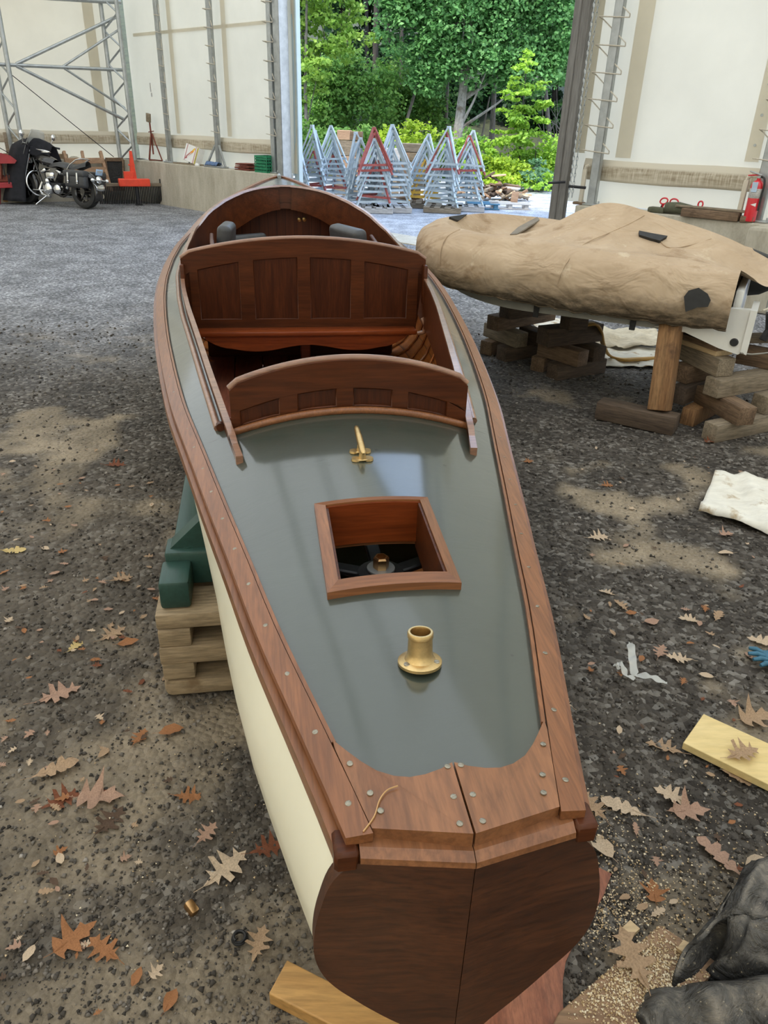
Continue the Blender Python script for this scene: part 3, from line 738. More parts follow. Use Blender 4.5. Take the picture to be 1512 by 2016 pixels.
# hatch coaming with mitred cap following the camber
M['hatch_cap'] = wood('mahogany_cross', (.19, .069, .024), (.295, .115, .042), 0, 24, 26, .38, .3, .03, .32, coat_rough=.16, spec=.35)
def hatch():
    t = MB(); ox, oy0, oy1 = HX + .012, HY0 - .012, HY1 + .012; ix, iy0, iy1 = HX - .012, HY0 + .014, HY1 - .014
    def side_(P, Q, R, S, n):     # outer P->Q, inner S->R
        rows = []
        for i in range(n + 1):
            f = i / n; o = (P[0] + (Q[0] - P[0]) * f, P[1] + (Q[1] - P[1]) * f); q = (S[0] + (R[0] - S[0]) * f, S[1] + (R[1] - S[1]) * f)
            zo = dz(o[0] + HXO, o[1]); zi = dz(q[0] + HXO, q[1])
            rows.append([(o[0] + HXO, o[1], zo - .02), (o[0] + HXO, o[1], zo + .017), (q[0] + HXO, q[1], zi + .024), (q[0] + HXO, q[1], zi - .095)])
        mb = MB(); mb.grid(lambda i, j: rows[i][j % 4], n + 1, 5); mb.add(rows[0], [(0, 1, 2, 3)]); mb.add(rows[-1], [(3, 2, 1, 0)]); return mb
    A = [(-ox, oy0), (ox, oy0), (ox, oy1), (-ox, oy1)]; Bq = [(-ix, iy0), (ix, iy0), (ix, iy1), (-ix, iy1)]
    root = bpy.data.objects.new('hatch_coaming', None); COL.objects.link(root); root.parent = boat
    for k in range(4):
        side_(A[k], A[(k + 1) % 4], Bq[(k + 1) % 4], Bq[k], 10).build('coaming_side', M['mahog_y'] if k in (1, 3) else M['hatch_cap'], root, 30)
        P, Q = Vector(Bq[k]), Vector(Bq[(k + 1) % 4]); dn = (Q - P).normalized(); nn = Vector((-dn.y, dn.x)); mb = MB()
        def fn(i, j, e=0):
            q = P.lerp(Q, i / 10); o_ = nn * (.0008 + .005 * (j in (1, 2))); z_ = dz(q.x + HXO, q.y); return (q.x + HXO + o_.x, q.y + o_.y, z_ + .0195 if j in (0, 1, 4) else z_ - (.085 if k == 2 else .10))
        mb.grid(fn, 11, 5); mb.build('shade_liner', M['mahog_red'] if k == 2 else M['mahog'], root, 30)  # added boards, shade inside the hatch painted by darker wood
hatch()
# rudder quadrant below the hatch, washer and bronze nut
qr = bpy.data.objects.new('rudder_quadrant', None); COL.objects.link(qr); qr.parent = boat
qc = Vector((.006, .80, .645)); mb = MB()
mb.lathe([(.02, -.02), (.055, -.02), (.055, .012), (.03, .018)], 20, Matrix.Translation(qc))
for a in (25, 155, 200, 340, 90):
    d = Vector((math.cos(math.radians(a)), math.sin(math.radians(a)), 0)); mb.beam(qc + d * .03, qc + d * .24, .036, .016, .004)
mb.tube([qc + Vector((math.cos(q), math.sin(q), 0)) * .24 for q in np.linspace(0, 2 * PI, 30)[:-1]], .012, 6, closed=True)
mb.build('quadrant_frame', M['black_iron'], qr)
MB().lathe([(.012, .018), (.033, .018), (.034, .021), (.033, .024), (.012, .024)], 28, Matrix.Translation(qc)).build('washer', M['galv'], qr)
mb = MB(); mb.lathe([(.0185, .024), (.019, .028), (.019, .050), (.016, .054), (.0125, .054), (.0125, .034), (.002, .034)], 6, Matrix.Translation(qc)); mb.build('nut', M['bronze'], qr, 20)
# brass flagstaff socket
Ms = Matrix.Translation(Vector((-.004, .318, dz(0, .318) + .001))) @ Matrix.Rotation(math.radians(-9), 4, 'X')
fs = MB(); fs.lathe([(.0385, 0), (.0385, .005), (.036, .007), (.027, .009), (.0235, .014), (.0215, .024), (.0208, .060), (.0222, .0615), (.0222, .070), (.021, .072), (.0172, .072), (.0165, .069), (.0165, .012), (.001, .012)][:0] + [(.0385, 0), (.0385, .005), (.036, .007), (.027, .009), (.0238, .014), (.0218, .022), (.0210, .050), (.0225, .0515), (.0225, .059), (.0212, .061), (.0178, .061), (.0170, .058), (.0170, .012), (.001, .012)], 36, Ms)
fo = fs.build('flagstaff_socket', M['brass'], boat, 35)
for a in (210, 330, 90):
    o = link('socket_screw', scr_me, fo); p = Ms @ Vector((.030 * math.cos(math.radians(a)), .030 * math.sin(math.radians(a)), .0082)); o.location = p; o.rotation_euler = (0, 0, a); o.scale = (1.15,) * 3
# brass cleat
cl = MB()
def onD(s, t, h): return Vector((s, t, dz(s, t) + h))
h0 = onD(-.006, 1.040, .028); h1 = onD(-.009, 1.170, .040); cl.tube([h0.lerp(h1, q) for q in (0, .04, .15, .4, .6, .85, .96, 1)], [.003, .0065, .0085, .0092, .0088, .0075, .006, .003], 12)
for t in (1.062, 1.104):
    cl.tube([onD(-.006, t, .004), onD(-.006, t, .03)], [.010, .0075], 10)
    cl.lathe([(.0005, .006), (.012, .006), (.013, 0)], 16, Matrix.Translation(onD(-.022, t, 0))); cl.lathe([(.0005, .006), (.012, .006), (.013, 0)], 16, Matrix.Translation(onD(.010, t, 0)))
    cl.box(onD(-.006, t, .003), (.032, .024, .006), .002)
cl.build('deck_cleat', M['brass'], boat, 45)

# panelled boards: helper builds rails, stiles, panels in the plane y = t
def panelled(root, t0, halfw, zbot, ztop, nst, edges, rail_b, rail_t, th, capmat, rake=0.0, mats=None, halfw_b=None, sx=.05):
    hb = halfw_b or halfw
    def hw(z): return hb + (halfw - hb) * (z - zbot(0)) / (ztop(0) - zbot(0))
    def P(a, z, d=0): return (a, t0 + d - rake * (z - zbot(0)), z)
    xs_ = np.linspace(-1, 1, 29)
    mt, mp = mats
    # backing panel
    poly = [(x * hb, zbot(x * hb)) for x in xs_] + [(x * halfw, ztop(x * halfw) - .01) for x in xs_[::-1]]
    MB().prism(poly, lambda a, z: P(a, z, .010), lambda a, z: P(a, z, .010 + th)).build('board', mt, root, 30)
    # top rail, bottom rail
    poly = [(x * halfw, ztop(x * halfw) - rail_t) for x in xs_] + [(x * halfw, ztop(x * halfw)) for x in xs_[::-1]]
    MB().prism(poly, lambda a, z: P(a, z, -.004), lambda a, z: P(a, z, .010)).build('top_rail', mt, root, 30)
    poly = [(x * hb, zbot(x * hb)) for x in xs_] + [(x * hb, zbot(x * hb) + rail_b) for x in xs_[::-1]]
    MB().prism(poly, lambda a, z: P(a, z, -.004), lambda a, z: P(a, z, .010)).build('bottom_rail', mt, root, 30)
    prev = -1.0
    spans = [(-hb, edges[0][0])] + [(edges[i][1], edges[i + 1][0]) for i in range(len(edges) - 1)] + [(edges[-1][1], hb)]
    for a, b in spans:
        k = 1.0
        poly = [(a, zbot(a) + rail_b), (b, zbot(b) + rail_b), (b * 1.0, ztop(b) - rail_t), (a, ztop(a) - rail_t)]
        MB().prism(poly, lambda x, z: P(x, z, -.004), lambda x, z: P(x, z, .010)).build('stile', mt, root, 30)
    for a, b in edges:
        q = np.linspace(a, b, 9); m = .008
        poly = [(x, zbot(x) + rail_b + .001) for x in q] + [(x, ztop(x) - rail_t - .001) for x in q[::-1]]
        MB().prism(poly, lambda x, z: P(x, z, .004), lambda x, z: P(x, z, .0115)).build('panel', mp, root, 30)
        mb = MB(); mb.tube([P(x, z, .0015) for x, z in poly], .0035, 6, closed=True); mb.build('panel_bead', M['mahog'], root, 60)
    # rounded cap
    mb = MB(); mb.tube([P(x * halfw, ztop(x * halfw) + .001, .010 + th * .35) for x in xs_], th * .40 + .003, 10); mb.build('cap_rail', capmat, root, 60)
# aft bulkhead
bh = bpy.data.objects.new('aft_bulkhead', None); COL.objects.link(bh); bh.parent = boat
panelled(bh, 1.352, .343, lambda s: dz(s, 1.345) - .02, lambda s: 1.012 - .60 * s * s if abs(s) < .335 else 1.012 - .60 * s * s - .012, 5,
         [(-.318, -.205), (-.155, -.042), (.004, .120), (.165, .285)], .034, .080, .02, M['mahog_cap'], 0, (M['mahog'], M['mahog_panel']))
mb = MB(); xs_ = np.linspace(-.35, .35, 25); mb.tube([(s, 1.336, dz(s, 1.34) + .007) for s in xs_], .011, 8); mb.build('base_moulding', M['mahog_y'], bh, 60)
# side coaming: deep board from cap to below deck, running from the stern tails round the bow of the cockpit
def coaming_pts():
    t1 = list(np.linspace(1.16, 5.5, 40)) + [5.58, 5.64, 5.69, 5.72]
    L = [(-cw(t), t) for t in t1] + [(-.08, 5.733), (0, 5.742), (.08, 5.733)] + [(cw(t), t) for t in reversed(t1)]
    return L
CP = coaming_pts()
def czz(s, t): return cz(min(t, 5.74))
def depth(s, t):          # how far the board reaches down inside
    return float(np.interp(t, [1.16, 1.32, 1.45, 3, 4.6, 5.2, 5.5, 5.742], [.055, .06, .17, .23, .25, .25, .22, .165]))
def coam(a, b, dz0, dz1, full=True):
    mb = MB(); rows = []
    n = len(CP)
    for i, (s, t) in enumerate(CP):
        p = Vector((CP[max(i - 1, 0)][0], CP[max(i - 1, 0)][1])); q = Vector((CP[min(i + 1, n - 1)][0], CP[min(i + 1, n - 1)][1])); d = (q - p).normalized(); nn = Vector((-d.y, d.x))   # points outboard (left of travel)
        z1 = czz(s, t) + dz1; z0 = (czz(s, t) - depth(s, t)) if dz0 is None else czz(s, t) + dz0
        tail = max(0, min(1, (t - 1.16) / .14)); z1 = z1 - (1 - math.sqrt(1 - (1 - tail) ** 2)) * .035
        fl = .10 * max(0, (t - 4.3)) / 1.44 * .6
        rows.append([(s + nn.x * a, t + nn.y * a, z0), (s + nn.x * (a + fl * .3), t + nn.y * (a + fl * .3), z1), (s + nn.x * (b + fl * .3), t + nn.y * (b + fl * .3), z1), (s + nn.x * b, t + nn.y * b, z0)])
    mb.grid(lambda i, j: rows[i][j % 4], len(rows), 5); mb.add(rows[0], [(0, 1, 2, 3)]); mb.add(rows[-1], [(3, 2, 1, 0)]); return mb
coam(-.0065, .0065, None, 0).build('coaming', M['mahog'], boat, 40)
coam(-.0095, .0095, -.005, .006).build('coaming_cap', M['mahog_cap'], boat, 40)
# outer half-round along the deck edge of the coaming
for sg in (-1, 1):
    mb = MB(); mb.tube([(sg * (cw(t) + .024), t, dz(cw(t) + .024, t) + .006) for t in np.linspace(1.40, 5.3, 40)], .011, 8); mb.build('coaming_moulding', M['mahog_cap'], boat, 60)
mb = MB(); mb.tube([(-.352 - .026, 1.405, dz(.38, 1.4) + .012), (-.352 - .024, 1.385, dz(.38, 1.4) + .012)], .0125, 12); mb.build('moulding_end', M['mahog'], boat, 60)

# floor boards
for k in range(7):
    s0 = -.56 + k * .16; s1 = s0 + .157
    sc_ = max(abs(s0), abs(s1)); y1 = 3.80; y0 = float(np.interp(sc_, [.25, .40, .56], [1.7, 2.2, 2.75]))
    mb = MB(); mb.box(((s0 + s1) / 2, (y0 + y1) / 2, .325), (.156, y1 - y0, .02), .003); mb.build('floorboard', M['floorboard'], boat)
# seat back of the helm bench
sb = bpy.data.objects.new('helm_seat', None); COL.objects.link(sb); sb.parent = boat
ztop = lambda s: 1.080 - .21 * s * s - (0.018 if abs(s) > .605 else 0)
panelled(sb, 3.27, .622, lambda s: .605, ztop, 5, [(-.545, -.338), (-.268, -.045), (.018, .230), (.298, .530)], .075, .088, .024, M['mahog_cap'], -.0, (M['mahog'], M['mahog_panel']), .585)
mb = MB(); mb.box((-.01, 3.225, .625), (1.17, .10, .026), .008, seg=2); mb.build('seat_ledge', M['mahog_red'], sb)
ap = [(x, .618) for x in np.linspace(-.53, .52, 41)]; 
lo_ = [(x, .548 + .016 * math.cos((x + .005) / .26 * PI * 1.0) * (1 if abs(x) < .4 else .4) + .05 * max(0, (abs(x + .005) - .40) / .13) ** 2) for x in np.linspace(.52, -.53, 41)]
MB().prism(ap + lo_, lambda a, z: (a, 3.19, z), lambda a, z: (a, 3.21, z)).build('apron', M['mahog_red'], sb, 30)
mb = MB(); mb.box((0, 3.5, .44), (.055, .05, .22), .006); mb.build('centre_post', M['mahog_red'], sb)
mb = MB(); mb.box((0, 3.56, .595), (1.14, .56, .022), .004); mb.build('shade_board', M['mahog_red'], sb)  # added, covers the space below so it falls into shade
mb = MB(); mb.box((0, 3.83, .44), (1.12, .02, .33), .004); mb.build('shade_bulkhead', M['mahog'], sb)  # added dark board, blocks light from the space under the seat
for sg in (-1, 1):
    mb = MB(); mb.box((sg * .615, 3.245, .86), (.022, .05, .20), .008, seg=2); mb.build('side_cleat', M['mahog'], sb)
    mb = MB(); mb.tube([(sg * .60, 3.18, .70), (sg * .615, 3.16, .67), (sg * .61, 3.17, .63), (sg * .58, 3.18, .62)], .012, 8); mb.build('seat_bracket', M['mahog_cap'], sb)
# fore cockpit: bulkhead of vertical boards, latch, side seats with black cushions
mb = MB(); w6 = .50
poly = [(-w6, .34)] + [(x, 1.00 - .5 * x * x) for x in np.linspace(-w6, w6, 15)] + [(w6, .34)]
fbk = MB().prism(poly, lambda a, z: (a, 5.90, z), lambda a, z: (a, 5.93, z))
def tongue_mat():
    t = NT('tongue_boards'); a = t.noise(t.coord((20, 20, 1.3)), 1, 6, .6, .5); c = t.ramp(a, [(.3, (.060, .014, .004)), (.7, (.15, .040, .012))])
    w1 = t.n('ShaderNodeTexWave', bands_direction='X', wave_profile='SAW'); t.l(t.coord(), w1.inputs['Vector']); w1.inputs['Scale'].default_value = 4.4
    c = t.mix(1.0, c, t.ramp(w1.outputs['Fac'], [(0, (.08, .08, .08)), (.09, (1, 1, 1))]), 'MULTIPLY'); t.bsdf(c, .4, coat=.4); return t.m
M['tongue'] = tongue_mat()
fo = fbk.build('fore_bulkhead', M['tongue'], boat, 30)
mb = MB(); mb.lathe([(.001, 0), (.018, 0), (.018, .006), (.012, .01)], 12, Matrix.Translation((.118, 5.892, .885)) @ Matrix.Rotation(PI / 2, 4, 'X'))
mb.lathe([(.001, 0), (.018, 0), (.018, .006), (.012, .01)], 12, Matrix.Translation((.158, 5.892, .887)) @ Matrix.Rotation(PI / 2, 4, 'X')); mb.build('latch', M['brass'], fo)
def cushion(c, size, rz, tilt, name):
    R = Matrix.Rotation(rz, 3, 'Z') @ Matrix.Rotation(tilt, 3, 'X'); mb = MB(); mb.box(c, size, .035, R, seg=4)
    o = mb.build(name, M['leather'], boat, 60); P = []
    for k in range(24):
        a = 2 * PI * k / 24
    hx, hz = size[0] / 2 - .006, size[2] / 2 - .006; dd = -size[1] / 2 + .012
    loop = [(-hx, dd, -hz), (hx, dd, -hz), (hx, dd, hz), (-hx, dd, hz)]
    loop = spl([Vector(p) for p in loop] + [Vector(loop[0])], 1)
    mb = MB(); mb.tube([Vector(c) + R @ Vector(p) for p in loop[:-1]], .006, 6, closed=True); return o
cushion((-.445, 4.62, .845), (.30, .095, .30), math.radians(84), math.radians(6), 'seat_cushion')
cushion((.385, 4.66, .84), (.40, .10, .28), math.radians(112), math.radians(-8), 'seat_cushion')
cushion((-.30, 5.40, .66), (.34, .09, .34), math.radians(35), math.radians(-10), 'seat_cushion')
for sg in (-1, 1):
    mb = MB(); mb.box((sg * .40, 4.65, .62), (.34, 1.0, .03), .006); mb.build('bench', M['mahog_red'], boat)
    mb = MB(); mb.box((sg * .52, 4.35, .80), (.025, .60, .26), .006, Matrix.Rotation(sg * -.05, 3, 'Z')); mb.build('bench_back', M['mahog'], boat)
# bow stem cap
mb = MB(); mb.tube([(0, 6.98, bz(7) + .01), (0, 7.09, bz(7.1) + .012), (0, 7.115, bz(7.1) - .03), (0, 7.11, .85), (0, 7.02, .6)], [.018, .016, .014, .012, .012], 8); mb.build('stem_band', M['galv'], boat, 60)

# ------------------------------------------------------------------ green cradle and cribbing below the launch
cr = thing('boat_cradle', 'dark green painted timber cradle carrying the launch', 'cradle', (.13, .71, .307), TH)
z0 = -.307
mb = MB(); mb.box((-.535, 1.275, .047), (.088, .13, .092), .010, seg=2); mb.build('beam_end', M['greenpaint'], cr)
mb = MB(); mb.box((-.02, 1.385, .062), (1.10, .10, .118), .010, seg=2); mb.build('cross_beam', M['greenpaint'], cr)
mb = MB(); mb.box((0, 3.06, -.16), (.12, 3.3, .10), .01); mb.build('spine_beam', M['greenpaint'], cr)
mb = MB(); mb.box((0, 1.385, -.155), (.12, .10, .309), .01); mb.build('spine_leg', M['greenpaint'], cr)
for sg in (-1, 1):
    mb = MB(); mb.box((sg * .50, 1.89, .047), (.115, .90, .092), .010, seg=2); mb.build('long_beam', M['greenpaint'], cr)
    mb = MB(); P = [(-.56, .121), (-.20, .121), (-.20, .215), (-.30, .36)]
    P = [(-.555, .120), (-.24, .120), (-.24, .31), (-.36, .31)]
    mb.prism([(-sg * a, z) for a, z in P], lambda a, z: (a, 1.36, z), lambda a, z: (a, 1.43, z)); mb.build('gusset', M['greenpaint'], cr)
mb = MB(); mb.box((0, 4.65, -.20), (.50, .12, .20), .01); mb.build('front_foot', M['greenpaint'], cr)
bolt = MB(); bolt.lathe([(.0005, 0), (.017, 0), (.017, .003), (.009, .004), (.009, .012), (.0005, .012)], 16)
bme = bolt.mesh('bolt', M['greenpaint'], 30)
o = link('bolt', bme, cr); o.location = (-.500, 1.372, .121)
o = link('bolt', bme, cr); o.location = (-.42, 1.335, .055); o.rotation_euler = (PI / 2, 0, 0)
o = link('bolt', bme, cr); o.location = (.50, 1.372, .121)
def crib(label, c, size, rz=0.0, bev=.006, mat='crib', group='cribbing timbers under the launch', name='timber_block'):
    mb = MB(); mb.box((0, 0, 0), size, bev, seg=2); o = mb.build(name, M[mat]); p = BW(*c); o.location = p; o.rotation_euler = (0, 0, TH + rz); tag(o, label, 'timber', group); return o
L3 = (('bottom rounded plank of the pallet-like cribbing left of the launch', .033, .066, 1.24, .13, .022), ('middle plank of the cribbing left of the launch', .160, .062, 1.24, .13, .006), ('top plank of the cribbing, just below the green cradle', .279, .052, 1.26, .15, .006))
for lab, z, hh, t, d, bv in L3: crib(lab, (-.09, t, z), (1.01, d, hh), 0, bv)
for lab, z, hh, t in (('bottom back plank of the cribbing left of the launch', .033, .066, 1.52), ('middle back plank of the cribbing left of the launch', .160, .062, 1.52), ('top back plank of the cribbing under the green cross beam', .279, .052, 1.45)): crib(lab, (-.09, t, z), (1.01, .16, hh))
for lab, z, hh in (('short upper spacer block with a split end in the cribbing', .222, .060), ('short lower spacer block in the cribbing on the dirt', .0975, .061)):
    crib(lab, (-.545, 1.37, z), (.095, .38, hh), 0, .005); crib(lab.replace(' in the cribbing', ' of the cribbing beyond the launch keel').replace(' with a split end', ''), (.36, 1.37, z), (.095, .38, hh))
# ------------------------------------------------------------------ covered inflatable tender on blocks
from mathutils.bvhtree import BVHTree
BET = math.radians(26.0)
S0 = Vector((2.20, 4.84, 0)); TA = math.atan2(math.sin(BET), -math.cos(BET))
tender = thing('tender', 'inflatable tender under a tan canvas cover, propped on timber blocks', 'boat', S0, TA)
def TW(x, y, z):
    c, s = math.cos(TA), math.sin(TA); return Vector((S0.x + c * x - s * y, S0.y + s * x + c * y, z))
def TL(p):
    d = Vector(p) - S0; c, s = math.cos(TA), math.sin(TA); return Vector((c * d.x + s * d.y, -s * d.x + c * d.y, p[2]))
# tube centre line in plan: near side (+y) from the stern, round the bow, back down the far side
def tube_path(n=110):
    P = []
    for i in range(n):
        u = i / (n - 1)
        if u < .36: x = .0 + 1.42 * u / .36; y = .57
        elif u <= .64:
            a = (u - .36) / .28 * PI; x = 1.42 + .56 * math.sin(a) ** .92; y = .57 * math.cos(a) * (1 if abs(math.cos(a)) < .999 else 1)
            y = math.copysign(abs(math.cos(a)) ** .85 * .57, math.cos(a))
        else: x = 1.42 - 1.42 * (u - .64) / .36; y = -.57
        P.append((x, y))
    return P
TP = tube_path()
def tz_(x): return .765 + .065 * max(0, x / 2.0) ** 1.5
SPX = [-.45, -.12, .10, .3, .55, .86, 1.02, 1.25, 1.55, 1.75, 2.0]; SPZ = [.78, .94, 1.03, 1.085, 1.135, 1.205, 1.17, 1.03, .915, .90, .95]
def sph(x): return sm(x, SPX, SPZ, .10)
NP_, NS_ = 20, 26
def cover():
    mb = MB(); n = len(TP); rows = []
    for i, (x, y) in enumerate(TP):
        p = Vector(TP[max(i - 1, 0)]); q = Vector(TP[min(i + 1, n - 1)]); d = (q - p).normalized(); o = Vector((d.y, -d.x))
        if o.dot(Vector((x - .8, y))) < 0: o = -o
        r = .195 + .03 * math.sin(min(1, max(0, x / .4)) * PI / 2) - .03
        zc = tz_(x); row = []
        u = i / (n - 1)
        for k in range(NP_):
            ph = math.radians(-54 + 150 * k / (NP_ - 1))
            lump = .016 * fbm(u * 30 + k * .25, k * .30, 3, 3) + .026 * fbm(u * 9, k * .18, 4, 2)
            gather = .010 * max(0, 1 - k / 7) * math.sin(u * 210 + 3 * fbm(u * 12, 1, 5)) * (.5 + fbm(u * 20, 2, 9))
            rr = r + lump + gather
            if k == 0: rr *= .97
            row.append((x + o.x * rr * math.cos(ph), y + o.y * rr * math.cos(ph), zc + rr * 1.02 * math.sin(ph)))
        a = Vector(row[-1]); xs = min(x - .34 * max(0, 1 - x / .7), 1.70); b = Vector((xs, 0, sph(xs)))
        for k in range(1, NS_ + 1):
            w = k / NS_; p = a.lerp(b, w)
            z = a.z + (b.z - a.z) * (w ** 1.15) - .062 * math.sin(PI * w) * (1 - .2 * w)
            an = math.atan2(p.y, p.x - .86); dd = math.hypot(p.y, p.x - .86); z += .017 * math.sin(an * 15 + 3.5 * fbm(p.x * 1.5, p.y * 1.5, 15)) * math.sin(PI * min(1, w)) * min(1, dd * 2.2) * (.6 + fbm(p.x * 2, p.y * 2, 16))
            z += (.018 * fbm(p.x * 3.2 + p.y, p.y * 3.2, 6, 3) + .012 * fbm(p.x * 2 - p.y * 5, p.x * 9, 7, 2)) * math.sin(PI * min(1, w * 1.0)) ** .7
            row.append((p.x, p.y, z))
        rows.append(row)
    mb.grid(lambda i, j: rows[i][j], n, NP_ + NS_); return mb, rows
def canvas_mat():
    t = NT('tan_boat_canvas'); v = t.coord(); n = t.noise(v, 2.6, 6, .62); n2 = t.noise(t.coord((3, 3, 5)), 1.4, 6, .62); f = t.noise(v, 60, 3, .6)
    c = t.ramp(n, [(.28, (.40, .295, .195)), (.5, (.47, .355, .24)), (.72, (.53, .41, .285))])
    st = t.ramp(n2, [(.56, (1, 1, 1)), (.70, (.66, .60, .53))]); c = t.mix(1.0, c, st, 'MULTIPLY')
    pale = t.ramp(t.noise(v, 7, 6, .7), [(.60, (0, 0, 0)), (.70, (.7, .7, .7))]); c = t.mix(pale, c, (.60, .50, .36, 1))
    # patchy darkening towards the lower hem of the cloth
    sp = t.n('ShaderNodeSeparateXYZ'); t.l(v, sp.inputs[0]); mr = t.n('ShaderNodeMapRange'); t.l(sp.outputs[2], mr.inputs[0])
    mr.inputs[1].default_value = .60; mr.inputs[2].default_value = .88; mr.inputs[3].default_value = 1; mr.inputs[4].default_value = 0
    ad = t.n('ShaderNodeMath', operation='MULTIPLY'); t.l(mr.outputs[0], ad.inputs[0]); t.l(t.noise(t.coord((9, 9, 22)), 1.3, 6, .7), ad.inputs[1])
    gm = t.ramp(ad.outputs[0], [(.16, (0, 0, 0)), (.46, (.92, .92, .92))]); c = t.mix(gm, c, (.085, .068, .048, 1))
    wr = t.noise(t.coord((2.6, 4, 4)), 1.3, 3, .55, 1.2)
    b1 = t.n('ShaderNodeBump'); t.l(wr, b1.inputs['Height']); b1.inputs['Strength'].default_value = .55; b1.inputs['Distance'].default_value = .06
    b2 = t.n('ShaderNodeBump'); t.l(f, b2.inputs['Height']); b2.inputs['Strength'].default_value = .15; b2.inputs['Distance'].default_value = .003; t.l(b1.outputs[0], b2.inputs['Normal'])
    t.bsdf(c, .9, 0, b2.outputs[0], spec=.2); return t.m
M['canvas'] = canvas_mat()
mb, CROWS = cover()
cov_me = mb.mesh('canvas_cover', M['canvas'], 80); cov = link('canvas_cover', cov_me, tender)
cov.modifiers.new('smooth', 'SUBSURF').levels = 1; cov.modifiers['smooth'].render_levels = 1
bvh = BVHTree.FromPolygons([TW(*v.co) for v in cov_me.vertices], [p.vertices[:] for p in cov_me.polygons])
def on_cover(x, y):
    r = Vector(ray(x, y)).normalized(); h = bvh.ray_cast(Vector(CAM), r); return h
def patch_on_cover(name, pxs, mat, off=.008, parent=tender):
    """small cloth piece laid on the cover: outline traced on the cloth, given its own thickness"""
    P = []
    for x, y in pxs:
        loc, nrm, _, _ = on_cover(x, y)
        if loc is None: continue
        nrm = nrm if nrm.dot(Vector(CAM) - loc) > 0 else -nrm
        P.append((TL(loc + nrm * off), TL(loc - nrm * .004)))
    if len(P) < 3: return
    n = len(P); vs = [p[0] for p in P] + [p[1] for p in P]
    fs = [tuple(range(n))] + [(i, (i + 1) % n, (i + 1) % n + n, i + n) for i in range(n)]
    return MB().add(vs, fs).build(name, mat, parent, 30)
patch_on_cover('grab_strap', [(1257, 459), (1280, 464), (1312, 470), (1298, 479), (1280, 474), (1258, 467)], M['rubber'], .02)
patch_on_cover('grab_strap', [(884, 431), (905, 419), (918, 424), (900, 437)], M['rubber'], .015)
patch_on_cover('rubber_end_cap', [(1347, 585), (1356, 572), (1376, 567), (1392, 578), (1399, 592), (1394, 603), (1372, 605), (1350, 609)], M['rubber'], .03)
for sx_ in ((1052, 430, 1012, 462), ):
    patch_on_cover('worn_patch', [(1058, 428), (1062, 434), (1018, 462), (1004, 463), (1020, 448)], plain('worn_canvas', (.22, .19, .15), .9), .006)
def seam(pts, r=.004):
    P = []
    for x, y in pts:
        h = on_cover(x, y)
        if h[0] is not None: P.append(TL(h[0] + (Vector(CAM) - h[0]).normalized() * .003))
    if len(P) > 1: MB().tube(spl(P, 4), r, 5).build('seam', M['canvas'], tender, 60)
seam([(905, 452), (880, 466), (868, 490), (866, 520), (872, 555)]); seam([(1268, 424), (1240, 440), (1200, 458), (1150, 480), (1120, 510), (1100, 550), (1092, 600)])
seam([(1425, 452), (1400, 470), (1360, 482), (1320, 488), (1300, 475)])
# hem of the cover with straps hanging down
MB().tube([r_[0] for r_ in CROWS], .006, 6).build('cover_hem', M['canvas'], tender, 60)
# hull below the cover
def hull_t():
    mb = MB(); rows = []
    for i in range(24):
        x = -.02 + 1.9 * i / 23; f = max(0, (x - 1.15) / .79); w = .60 * math.sqrt(max(0.001, 1 - f ** 2.2)); up = .12 * f ** 2
        zk = .478 + up * .9; zc = .566 + up * .55
        rows.append([(x, s * w * q, zk + (zc - zk) * abs(q) ** 1.2) for s, q in ((1, 1), (1, .75), (1, .45), (1, .15), (1, 0), (-1, .15), (-1, .45), (-1, .75), (-1, 1))] )
    mb.grid(lambda i, j: rows[i][j], 24, 9); top = [[r_[0], (r_[0][0], r_[0][1] * .97, r_[0][2] + .10)] for r_ in rows]; mb.grid(lambda i, j: top[i][j], 24, 2)
    top2 = [[r_[-1], (r_[-1][0], r_[-1][1] * .97, r_[-1][2] + .10)] for r_ in rows]; mb.grid(lambda i, j: top2[i][j], 24, 2); return mb
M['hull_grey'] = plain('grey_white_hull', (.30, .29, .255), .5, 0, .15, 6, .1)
hull_t().build('fibreglass_hull', M['hull_grey'], tender, 60)
# transom, side knee, engine parts in the stern
mb = MB(); mb.box((-.02, 0, .665), (.045, 1.02, .31), .012, seg=2); mb.build('transom_board', M['white_grp'], tender)
kn = [(.40, .575), (.30, .60), (.24, .72), (-.10, .735), (-.115, .50), (-.09, .478), (.02, .50), (.22, .565)]
mb = MB(); mb.prism(kn, lambda a, z: (a, .60, z), lambda a, z: (a, .555, z)); mb.build('stern_knee', M['white_grp'], tender, 30)
mb = MB(); mb.prism([(a * 1.0, z) for a, z in [(-.10, .735), (-.135, .735), (-.135, .485), (-.10, .495)]], lambda a, z: (a, .615, z), lambda a, z: (a, .30, z)); mb.build('stern_flange', M['white_grp'], tender, 30)
RY = Matrix.Rotation(-PI / 2, 4, 'X')
mb = MB(); mb.lathe([(.006, .012), (.022, .012), (.024, .006), (.024, 0)], 16, Matrix.Translation((.155, .60, .665)) @ RY); mb.build('fitting', M['hull_grey'], tender)
mb = MB(); mb.lathe([(.001, .012), (.02, .012), (.024, 0)], 16, Matrix.Translation((-.055, .60, .545)) @ RY); mb.build('drain_plug', M['rubber'], tender)
mb = MB(); mb.box((-.26, .12, .76), (.18, .34, .20), .03, seg=2, taper=.8); mb.build('engine_cowl', M['white_grp'], tender)
mb = MB(); mb.box((-.30, .10, .62), (.14, .40, .20), .015, seg=2); mb.build('engine_bracket', M['white_grp'], tender)
mb = MB(); mb.box((-.30, .24, .845), (.10, .10, .03), .008); mb.build('cowl_slot', M['timber_brown'], tender)
